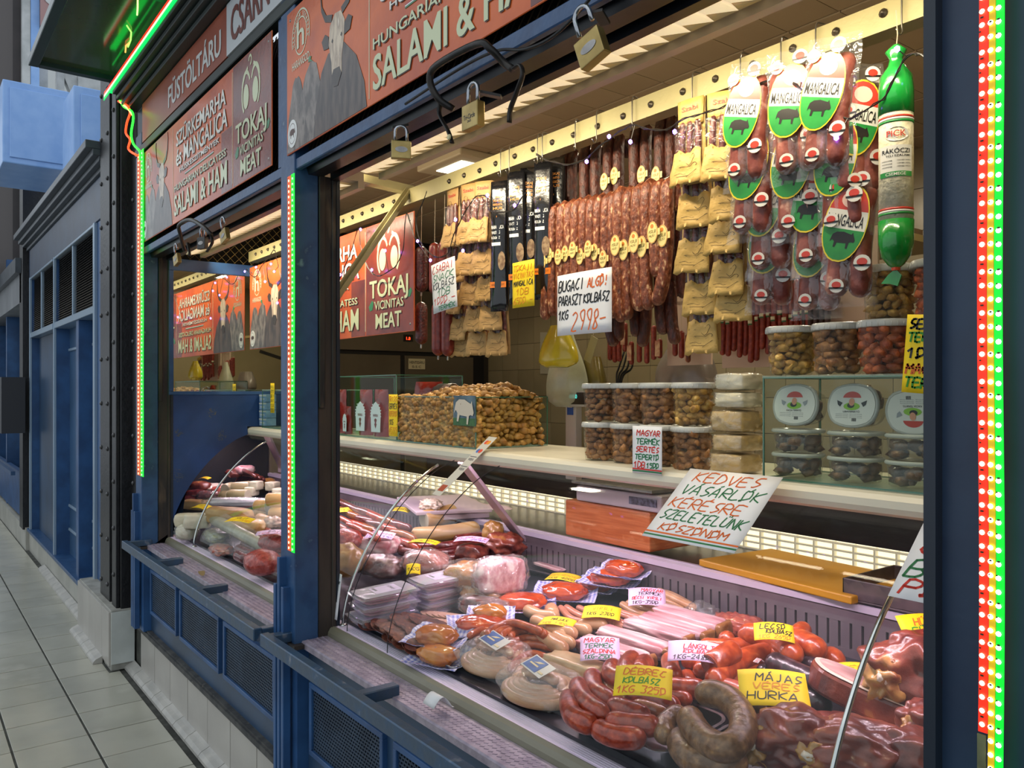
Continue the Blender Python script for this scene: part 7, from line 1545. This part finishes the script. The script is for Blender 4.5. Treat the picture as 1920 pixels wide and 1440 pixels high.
dcard('yellow label under the wrap of the pink ham behind the boxes', 775, 1068, .14, .05, .045, 60, 40, [('1KG', 'k', .3, .3)], pen=.002, seed=44)
CH('wrapped dark ham left of the one with the yellow label', 715, 1062, .05, (.20, .12, .09), sm_('wrapped_dark', '#5e3230', '#825450', '#a88078', 12, .2), 20, .2, .2, 'wrapped_ham', wrap=WRP)
CH('large golden brown ham right beside the middle post', 645, 1050, .07, (.17, .16, .13), HAMG, 15, 0, .15, 'smoked_ham', seed=4); CH('red netted ham above the golden ham at the middle post', 652, 1012, .12, (.14, .12, .09), sm_('netted_red', '#8a2c22', '#a8443a', '#c06a5c', 60, .9), 10, 0, .1, 'netted_ham')
CH('square bacon chunk lying under a pale price card', 712, 1022, .10, (.19, .12, .07), BAC, 25, .7, .1, 'bacon_chunk')
dcard('pale price card on the square bacon chunk', 712, 1005, .18, .12, .06, 42, 15, [('SZALONNA', 'r', .5, .22), ('1KG 2990', 'b', .12, .22)], 'pink', pen=.002, seed=45)
S('brown smoked sausage roll with a bread-shaped label', [(768, 1004, .10), (830, 1000, .10), (900, 990, .10)], .034, CHE, 14); 
LOG('pale cylindrical sausage cut open showing a creamy oval face', (795, 975, .14), (850, 962, .14), .042, CHE, CHW, 'cream_log', 'sausage')
for i, q in enumerate(([(770, 1042), (850, 1035), (940, 1005)], [(768, 1028), (850, 1022), (930, 998)], [(790, 1052), (870, 1045), (960, 1020)], [(850, 1012), (900, 1005), (950, 1000)])):
    S(f'{ORD[i]} dark salami from the front in the bundle under the orange card', [p + (.08 + .01 * (i % 2),) for p in q], .020, SAL, 10)
dcard('orange card lying on the dark salami bundle', 795, 1017, .15, .13, .045, 30, 6, [('SZALÁMI', 'k', .3, .4)], pen=.002, seed=46)
CH('dark smoked rib chunk under a pale price card by the strut', 885, 1040, .08, (.14, .10, .09), JER, 15, .5, .15, 'smoked_rib'); dcard('pale price card on the dark smoked rib chunk', 884, 1013, .18, .13, .055, 38, 8, [('OLDALAS', 'r', .5, .25), ('1KG 2650', 'b', .12, .22)], 'pink', pen=.002, seed=47)
CH('brown smoked meat heap at the foot of the pink strut', 945, 1022, .07, (.17, .12, .10), HAM, 20, 0, .3, 'smoked_meat', fr=2.6, seed=8); CH('golden smoked rib standing by the foot of the pink strut', 925, 1000, .10, (.09, .07, .10), HAMG, 20, .2, .25, 'smoked_rib')
CH('pink crumpled fat trimmings below the white boards', 808, 948, .20, (.12, .09, .06), FAT, 0, 0, .4, 'fat_trimmings', fr=4)
dcard('orange card standing behind the netted salami heap', 752, 957, .17, .10, .045, 30, 15, [('KOLBÁSZ', 'k', .3, .35)], pen=.002, seed=48); dcard('orange card on the brown sausages at the middle post', 655, 958, .17, .13, .055, 50, 15, [('KOLBÁSZ', 'k', .3, .35)], pen=.002, seed=49)
k = 0; rr = random.Random(21)
for j in range(4):
    for i in range(5):
        u, v = 650 + i * 24 + j * 7, 950 + i * 9 + j * 17; S(f'{ORD[i]} brown smoked sausage from the left in {("the rear", "the second", "the third", "the front")[j]} row of the shiny netted heap', [(u - 18, v - 8 + rr.uniform(-4, 4), .15 - .02 * j), (u + 5, v, .16 - .02 * j), (u + 26, v + 9 + rr.uniform(-4, 4), .15 - .02 * j)], .019, (SAL, BRN, RED, JER)[(i * 3 + j) % 4], 9, k=4)
for i, (u, v) in enumerate(((628, 985), (632, 1000), (640, 975), (690, 1002), (665, 990))): S(f'{ORD[i]} short pink sausage link from the left near the middle post', [(u - 14, v - 6, .16), (u + 4, v, .165), (u + 20, v + 10, .16)], .015, PINKR, 9, k=3)
# ================================================================ far half of the counter (seen through the left opening)
def z9(x, y): return (300 + x / 7.385, 860 + y / 7.385)
CH('left white cheese roll near the front glass of the far case', *z9(350, 850), .07, (.12, .09, .08), CHW, 60, .6, .06, 'cheese_roll', 'cheese'); CH('right white cheese roll near the front glass of the far case', *z9(520, 860), .07, (.15, .10, .09), CHW, 60, .6, .06, 'cheese_roll', 'cheese')
CH('clear wrapped pale cheese ball at the foot of the far chrome arm', *z9(370, 1010), .01, (.13, .11, .09), CHW, 0, .1, .1, 'cheese_ball', 'cheese', wrap=WRP)
CH('large tan smoked cheese block carrying a yellow card', *z9(960, 790), .10, (.30, .12, .09), CHE, 25, .7, .08, 'cheese_block', 'cheese'); CH('lower tan smoked cheese right of the yellow card', *z9(1250, 950), .06, (.22, .13, .09), CHE, 25, .4, .12, 'cheese_block', 'cheese')
CH('rear tan cheese slab under two yellow cards', *z9(560, 640), .08, (.30, .12, .06), CHE, 30, .7, .06, 'cheese_block', 'cheese')
LOG('long grey wrapped stick lying diagonally over the far sausages', z9(740, 830) + (.10,), z9(1500, 1250) + (.05,), .030, sm_('grey_wrap', '#8a846c', '#a8a288', '#5e5c4c', 16, .2), CHW, 'wrapped_stick', 'sausage')
CH('bag of green and yellow pickles behind the far front glass', *z9(780, 1060), .01, (.26, .12, .06), sm_('pickle_green', '#5e5e2c', '#8a8444', '#b0a864', 22, .4), -5, .3, .15, 'pickle_bag', 'food bag', wrap=WRP)
CH('bag of red dried meat strips at the far front glass', *z9(850, 1260), .0, (.19, .10, .05), sm_('jerky_red', '#9a3c26', '#b8603c', '#d49a78', 30, .5), -5, .3, .25, 'dried_meat_bag', 'food bag', fr=3, wrap=WRP)
for i, (a, b2) in enumerate((((1160, 1180), (1350, 1290)), ((1080, 1240), (1260, 1340)), ((1060, 1330), (1200, 1400)), ((1240, 1310), (1330, 1360)))):
    S(f'{ORD[i]} twine-tied salami from the top at the far front glass', [z9(*a) + (.03,), z9((a[0] + b2[0]) / 2, (a[1] + b2[1]) / 2) + (.03,), z9(*b2) + (.03,)], .024, SAL, 10)
CH('red netted ham at the bottom corner of the far case', *z9(1420, 1440), .02, (.19, .15, .11), sm_('netted_red', ''), 10, 0, .08, 'netted_ham'); CH('second red netted ham above the corner one in the far case', *z9(1600, 1170), .06, (.20, .12, .09), sm_('netted_red', ''), 15, 0, .1, 'netted_ham')
S('long dark red sausage left of the netted ham in the far case', [z9(1180, 960) + (.05,), z9(1300, 1060) + (.05,), z9(1430, 1130) + (.05,)], .021, SAL, 10); S('short red sausage under the white card in the far case', [z9(1330, 960) + (.07,), z9(1450, 980) + (.07,), z9(1520, 1010) + (.07,)], .02, PINKR, 10)
CH('crumpled paper wrapped meat beside the tan cheese in the far case', *z9(1580, 900), .08, (.13, .10, .07), sm_('paper_meat', '#8a6450', '#b09078', '#d4bca4', 20, .4), 10, 0, .3, 'wrapped_meat', fr=3)
for i, (x1, y1, x2, y2, dz) in enumerate(((1500, 570, 1740, 560, .16), (1570, 640, 1760, 640, .13), (1340, 660, 1500, 660, .12), (1560, 760, 1750, 770, .09), (1330, 770, 1500, 760, .08), (900, 430, 1000, 400, .13), (1000, 410, 1250, 390, .14), (970, 510, 1220, 510, .11), (860, 520, 960, 520, .09), (1380, 850, 1500, 900, .07))):
    LOG(f'{ORD[i]} tan smoked cheese log counting from the top right of the far cheese pile', z9(x1, y1) + (dz,), z9(x2, y2) + (dz,), .036, CHE if i < 5 or i == 9 else sm_('cheese_dull', '#948660', '#aa9a72', '#bcae88', 9, .2, .4), CHW, 'cheese_log')
for i, (x, y, dz) in enumerate(((1330, 370, .16), (1270, 450, .13), (1660, 470, .14), (1560, 380, .15))): CH(f'{("upright", "small lower", "right", "rear")[i]} white fresh cheese cube in the far cheese pile', *z9(x, y), dz, (.075, .08, .06), CHW, 35, .8, .05, 'cheese_cube', 'cheese')
CH('long white wrapped sausage pack lying across the far cheeses', *z9(1120, 600), .12, (.42, .09, .05), sm_('white_pack', '#b9aeb6', '#cfc4cc', '#a39aa0', 14, .3), 55 - 10, .5, .12, 'white_pack', 'food pack', wrap=WRP)
for i in range(9):
    a, b2 = (1040 + i * 12, 330 - i * 22), (1500 - i * 22, 290 - i * 8 + (i % 3) * 10); S(f'{ORD[i]} dark dried meat stick from the front in the far rear stack', [z9(*a) + (.12 + .012 * i,), z9((a[0] + b2[0]) / 2, (a[1] + b2[1]) / 2 - 6) + (.125 + .012 * i,), z9(*b2) + (.12 + .012 * i,)], .013, JER, 8, k=3)
S('thick brown smoked sausage behind the far chrome arm', [z9(700, 270) + (.14,), z9(830, 240) + (.14,), z9(960, 230) + (.14,)], .028, CHE, 12); S('pinkish thick sausage below the brown one in the far rear', [z9(730, 320) + (.11,), z9(850, 290) + (.11,), z9(980, 280) + (.11,)], .024, PINKR, 12)
for i, (x, y, dz, sz, m_, nm) in enumerate(((650, 400, .12, (.14, .09, .04), FAT, 'pink fat slab'), (780, 380, .12, (.15, .10, .04), FAT, 'pale pink fat slab'), (560, 380, .12, (.16, .10, .07), HAM, 'brown ham chunk'), (500, 480, .10, (.16, .08, .05), SAL, 'dark red chunk'), (700, 510, .08, (.17, .10, .06), SAL, 'wrapped red chunk'), (440, 560, .06, (.15, .10, .06), SAL, 'dark meat chunk'), (840, 440, .10, (.13, .09, .06), PINKR, 'rosy meat chunk'),
                                            (640, 200, .16, (.15, .08, .05), JER, 'dark dried chunk'), (760, 160, .17, (.12, .08, .06), JER, 'deep brown chunk'), (920, 150, .17, (.10, .08, .06), HAMG, 'golden chunk'), (1180, 150, .20, (.13, .10, .06), BAC, 'striped bacon chunk'), (1050, 200, .18, (.14, .10, .06), HAM, 'brown smoked chunk'), (1440, 330, .10, (.17, .10, .06), HAMG, 'golden smoked chunk'), (430, 620, .05, (.12, .08, .05), FAT, 'pale fat chunk'))):
    CH(f'{nm} in the meat heap at the rear left of the far case', *z9(x, y), dz, sz, m_, 20 + i * 7, .3, .2, 'meat_chunk', fr=2.2, sub=3, wrap=WRP if 'wrapped' in nm else None)
for u, v, dz, w_, h, yaw, lab, pp in ((450, 976, .22, .13, .055, 35, 'bright yellow card on the large tan cheese block', 'yellow'), (377, 951, .16, .11, .055, 25, 'yellow card behind the white cheese rolls', 'yellow'), (400, 957, .14, .13, .04, 25, 'second yellow card right behind the far chrome arm', 'yellow'), (384, 897, .20, .08, .035, 30, 'small orange-yellow card at the rear left of the far case', 'yellow'), (515, 1000, .16, .16, .05, 58, 'white card with red print beside the netted hams', 'pink')):
    dcard(lab, u, v, dz, w_, h, yaw, 12, [('SAJT', 'k', .5, .3, .3, .8), ('1KG 3990', 'y' if pp == 'yellow' else 'r', .12, .25)], pp, pen=.002, seed=u)
# ================================================================ LED STRIPS
def led(nm, label, x0, x1, y, z0, z1, c, s_, dotc, ds, pitch=.0163, dots=True, off=0., dr=.0032):
    t = thing(nm, label, 'LED strip', ((x0 + x1) / 2, y, z0), world=True)
    b = MB(); n = max(2, int((z1 - z0) / .05))
    b.grid(1, n, lambda i, j: (x0 + i * (x1 - x0) + .0012 * math.sin(j * (z1 - z0) * 9), y, z0 + j * (z1 - z0)), .0015); b.build('strip', emit('led_' + nm, c, s_), t)
    b = MB(); k = 0; z = z0 + .01 + off
    cx = (x0 + x1) / 2
    while z < z1 - .008: b.add([(cx + dr * math.cos(a), y - .002, z + dr * math.sin(a)) for a in [2 * PI * q / 8 for q in range(8)]][::-1], [tuple(range(8))]); z += pitch
    b.build('led_dots', emit('dot_' + nm, dotc, ds), t, kind='stuff')
    b = MB(); z = z0 + .018
    while z < z1 - .03: b.box(cx - (x1 - x0) * .18, cx + (x1 - x0) * .18, y - .0022, y - .0016, z, z + .0022); b.box(cx - (x1 - x0) * .30, cx - (x1 - x0) * .1, y - .0022, y - .0016, z + pitch * 2, z + pitch * 2 + .0018); z += pitch * 3
    b.build('strip_marks', mat('strip_mark', '#3a2f14', r=.5), t, kind='stuff'); return t
def wx(u, y): return W(u, 700, y=y).x
Y5 = 1.0285
led('red_light_strip', 'glowing red light strip on the near right-hand post', wx(1834, Y5), wx(1851, Y5), Y5, 1.193, 2.9, '#ff2a10', .85, '#ffd9b0', 5)
b = MB(); b.box(wx(1832, Y5), wx(1848, Y5), Y5, Y5 + .0015, .5, 1.190); tag(b.build('dead_light_strip', mat('dead_strip', '#6f7350', '#595c40', s=40, r=.5), base=(wx(1840, Y5), Y5, .5)), 'unlit end of the red light strip low on the near right-hand post', 'LED strip')
led('yellow_light_strip', 'yellow light strip between the red and the green one on the near post', wx(1852.5, Y5), wx(1864.5, Y5), Y5, .5, 2.9, '#c9a410', .55, '#fff3c0', 5, off=.008)
led('green_light_strip', 'glowing green light strip on the near right-hand post', wx(1866, Y5), wx(1881, Y5), Y5, .5, 2.9, '#00e62e', 1.0, '#c8ffd8', 5, off=.006)
led('orange_light_strip', 'orange and white light strip on the middle post', wx(539, 1.04), wx(545.5, 1.04), 1.04, 1.065, 2.315, '#c8501c', .8, '#ffd8a0', 6, pitch=.018, dr=.0042)
led('green_light_strip', 'green light strip on the middle post', wx(546, 1.038), wx(552, 1.038), 1.038, 1.065, 2.315, '#00c83a', .9, '#a0ffc8', 5, pitch=.018, dr=.0035)
led('orange_light_strip', 'orange and white light strip on the far post by the iron column', wx(257, 1.04), wx(263, 1.04), 1.04, 1.14, 2.885, '#c8501c', .8, '#ffd8a0', 6, pitch=.022, dr=.006)
led('green_light_strip', 'green light strip on the far post by the iron column', wx(263.5, 1.038), wx(269, 1.038), 1.038, 1.14, 2.885, '#00c83a', .9, '#a0ffc8', 5, pitch=.022, dr=.005)
t = thing('header_light_strips', 'red, white and green light strips running along the header under the canopy', 'LED strip', (-2.4, .94, 3.24), world=True)
for k, (c, s_, y, z) in enumerate((('#ff3018', 1.1, .925, 3.272), ('#fff0d0', 1.0, .924, 3.256), ('#00e060', 1.2, .923, 3.240))):
    b = MB(); b.box(-5.02, .4, y, y + .003, z - .0075, z + .0075); b.build('strip', emit('head_led%d' % k, c, s_), t)
b = MB(); b.box(-5.02, .4, .955, .985, 3.282, 3.288); b.build('strip', emit('head_green', '#00e048', 3.2), t)
t = thing('green_tube_light', 'thin green glowing tube along the rear edge of the canopy', 'LED strip', (-2.4, .985, 3.34), world=True)
b = MB(); b.tube([(-5.1, .985, 3.345), (.4, .985, 3.345)], .004, 6); b.build('tube', emit('tube_green', '#10e050', 2.2), t)
t = thing('tangled_light_cord', 'tangled coloured light cord at the upper corner of the far post', 'LED strip', W(240, 240, y=.98), world=True)
for c, s_, P in (('#28ff30', 3, [(225, 188), (232, 200), (246, 208), (250, 222), (246, 250), (250, 270), (262, 284), (263, 300)]), ('#ff4a20', 2, [(222, 190), (236, 196), (244, 210), (238, 230), (236, 250), (244, 262), (241, 280), (258, 292)]), ('#ffd070', 3, [(226, 192), (240, 204), (248, 215)])):
    b = MB(); b.tube(catmull([W(u, v, y=.99) for u, v in P], 4), .006, 5); b.build('light_cord', emit('cord_' + c[1:], c, s_), t, smooth=True)
t = thing('canopy_reflection_lights', 'short glowing lines imitating green and orange reflections in the canopy glazing', 'string lights', W(240, 60, z=3.395), world=True)  # emissive lines imitate strip lights mirrored in the canopy glass
for c, P in (('#9aff60', [(238, 48), (246, 60), (245, 75), (240, 88)]), ('#ff9a50', [(243, 80), (236, 86), (235, 98)]), ('#d8ff90', [(258, 0), (258, 14), (257, 28)])):
    b = MB(); b.tube([W(u, v, z=3.398) for u, v in P], .004, 5); b.build('light_cord', emit('cc_' + c[1:], c, 2), t)
# ================================================================ PADLOCKS, HANDLES
BRS = mat('brass', '#9a8450', '#b39c62', s=20, r=.3, m=.75, b=.1, bs=40); SHK = mat('shackle_steel', '#a5a8ad', r=.2, m=.95); HB = mat('handle_black', '#1e1c1b', '#34302c', s=20, r=.38, m=.4, b=.2)
def padlock(label, p, s_, rz=0., tilt=0., mark=False, m_=BRS, open_=False):
    t = thing('padlock', label, 'padlock', p, rot=(0, tilt, rz)); w_, h, d = .046 * s_, .042 * s_, .016 * s_
    b = MB(); b.box(-w_ / 2, w_ / 2, -d / 2, d / 2, -h, 0); b.build('lock_body', m_, t, bev=.002)
    b = MB(); r_ = w_ * .30; P = [(-r_, 0, -.004), (-r_, 0, .022 * s_)] + [(-r_ * math.cos(a), 0, .022 * s_ + r_ * math.sin(a)) for a in [PI * k / 8 for k in range(1, 8)]] + [(r_, 0, .022 * s_), (r_, 0, (.006 if open_ else -.004))]
    b.tube(P, .0035 * s_, 8, M=Matrix.Translation((0, 0, .012 * s_ if open_ else 0))); b.build('shackle', SHK, t, smooth=True)
    b = MB(); b.box(-w_ / 2 - .0004, w_ / 2 + .0004, -d / 2 - .0004, d / 2 + .0004, -.004, -.002); 
    if mark:
        b = MB(); put_text(b, 'Tri-Circle', -w_ * .36, -h * .62, w_ * .72, h * .2, FR(0, -d / 2 - .0004, 0)); put_text(b, '265', -w_ * .12, -h * .75, w_ * .24, h * .09, FR(0, -d / 2 - .0004, 0)); b.build('lock_lettering', mat('label_black', ''), t)
    else:
        b = MB(); ell(b, 0, -h * .5, w_ * .32, h * .16, -d / 2 - .0006); b.build('lock_plate', STL, t)
    return t
padlock('brass padlock with black lettering hanging from the shutter bar below the sign', W(887, 195, y=1.035), 1.35, mark=True)
padlock('open brass padlock hanging tilted at the top right of the shutter bar', W(1103, 68, y=1.035), 1.35, .1, -.35, open_=True)
padlock('narrow brass padlock seen edge-on left of the black handle', W(752, 265, y=1.035), 1.1, 1.15, 0)
padlock('brass padlock hanging tilted from the far shutter bar', W(420, 432, y=1.035), 1.2, .1, -.35, open_=True)
padlock('dark padlock hanging straight down below the far black handle', W(380, 445, y=1.035), 1.2, .3, 0, m_=mat('dark_lock', '#3a3836', r=.4, m=.5))
padlock('brass padlock at the left end of the far shutter bar', W(331, 478, y=1.035), 1.15, .1, -.3, open_=True)
def handle(label, P, legs, r_, y0=1.0):
    t = thing('shutter_handle', label, 'handle', W(*P[0], y=y0), world=True)
    b = MB(); b.tube(catmull([W(u, v, y=y0 + dy) for (u, v), dy in zip(P, [.05, .02, 0, 0, 0, .01, .04, .05][:len(P)])], 4), r_, 9); b.build('grip_bar', HB, t, smooth=True)
    for q in legs: b = MB(); A = catmull([W(u, v, y=y0 + .03) for u, v in q], 4); b.tube(A, r_ * .8, 8, flat=.45); o = b.build('bracket', HB, t, smooth=True)
    b = MB(); e = A[-1]; b.lathe([(.007, 0), (.006, .003), (0, .004)], (0, 0, 0), 10, M=Matrix.Translation(e + Vector((0, -.008, .012))) @ Matrix.Rotation(PI / 2, 4, 'X')); b.build('rivet', CREAM, t)
handle('large black bent steel handle hanging at the shutter bar beside the big padlock', [(850, 205), (822, 185), (806, 150), (820, 122), (895, 82), (920, 92), (945, 118), (962, 130)], [[(962, 130), (975, 122), (980, 140), (968, 175), (957, 205), (955, 230)], [(826, 192), (824, 215), (840, 245), (848, 268)]], .0085)
handle('smaller black bent steel handle at the far shutter bar', [(346, 470), (338, 440), (336, 422), (356, 412), (380, 424), (396, 440)], [[(396, 440), (398, 455), (388, 472)], [(352, 455), (356, 480)]], .0085)
hs = thing('hasp', 'steel hasps fixed to the underside of the near shutter bar', 'hasp', W(890, 170, y=1.06), world=True)
for a, c in (((893, 172), (940, 182)), ((735, 240), (765, 236)), ((1120, 20), (1135, 45))):
    b = MB(); b.bar(W(*a, y=1.05), W(*c, y=1.09), .02, .006); b.build('hasp_strap', HB, hs)
for (u0, v0), (u1, v1), y in (((1090, 98), (1290, -60), 1.05),):
    cb = thing('sagging_cable', 'thin black cable sagging under the near sign board', 'cable', W(920, 100, y=1.03), world=True)
    b = MB(); b.tube(catmull([W(760, 195, y=1.04), W(860, 130, y=1.04), W(930, 96, y=1.035), W(985, 92, y=1.03), W(1040, 66, y=1.035), W(1100, 5, y=1.04), W(1130, -40, y=1.04)], 5), .0035, 5); b.build('cable', mat('black_cable', '#121212'), cb, smooth=True)
# small hooks under the sign boards and junk on the rail
for u, v in ((305, 450), (170, 100)):
    pass
t = thing('dry_leaf', 'small dry leaf lying on the ledge behind the far guard rail', 'leaf', W(378, 1076, z=.775)); b = MB(); b.grid(5, 3, lambda i, j: ((i - .5) * .05, (j - .5) * .03 * math.sin(PI * i) , .004 + .008 * math.sin(5 * i)), .0008); b.build('leaf_blade', mat('dry_leaf', '#7a6a42', r=.7), t)
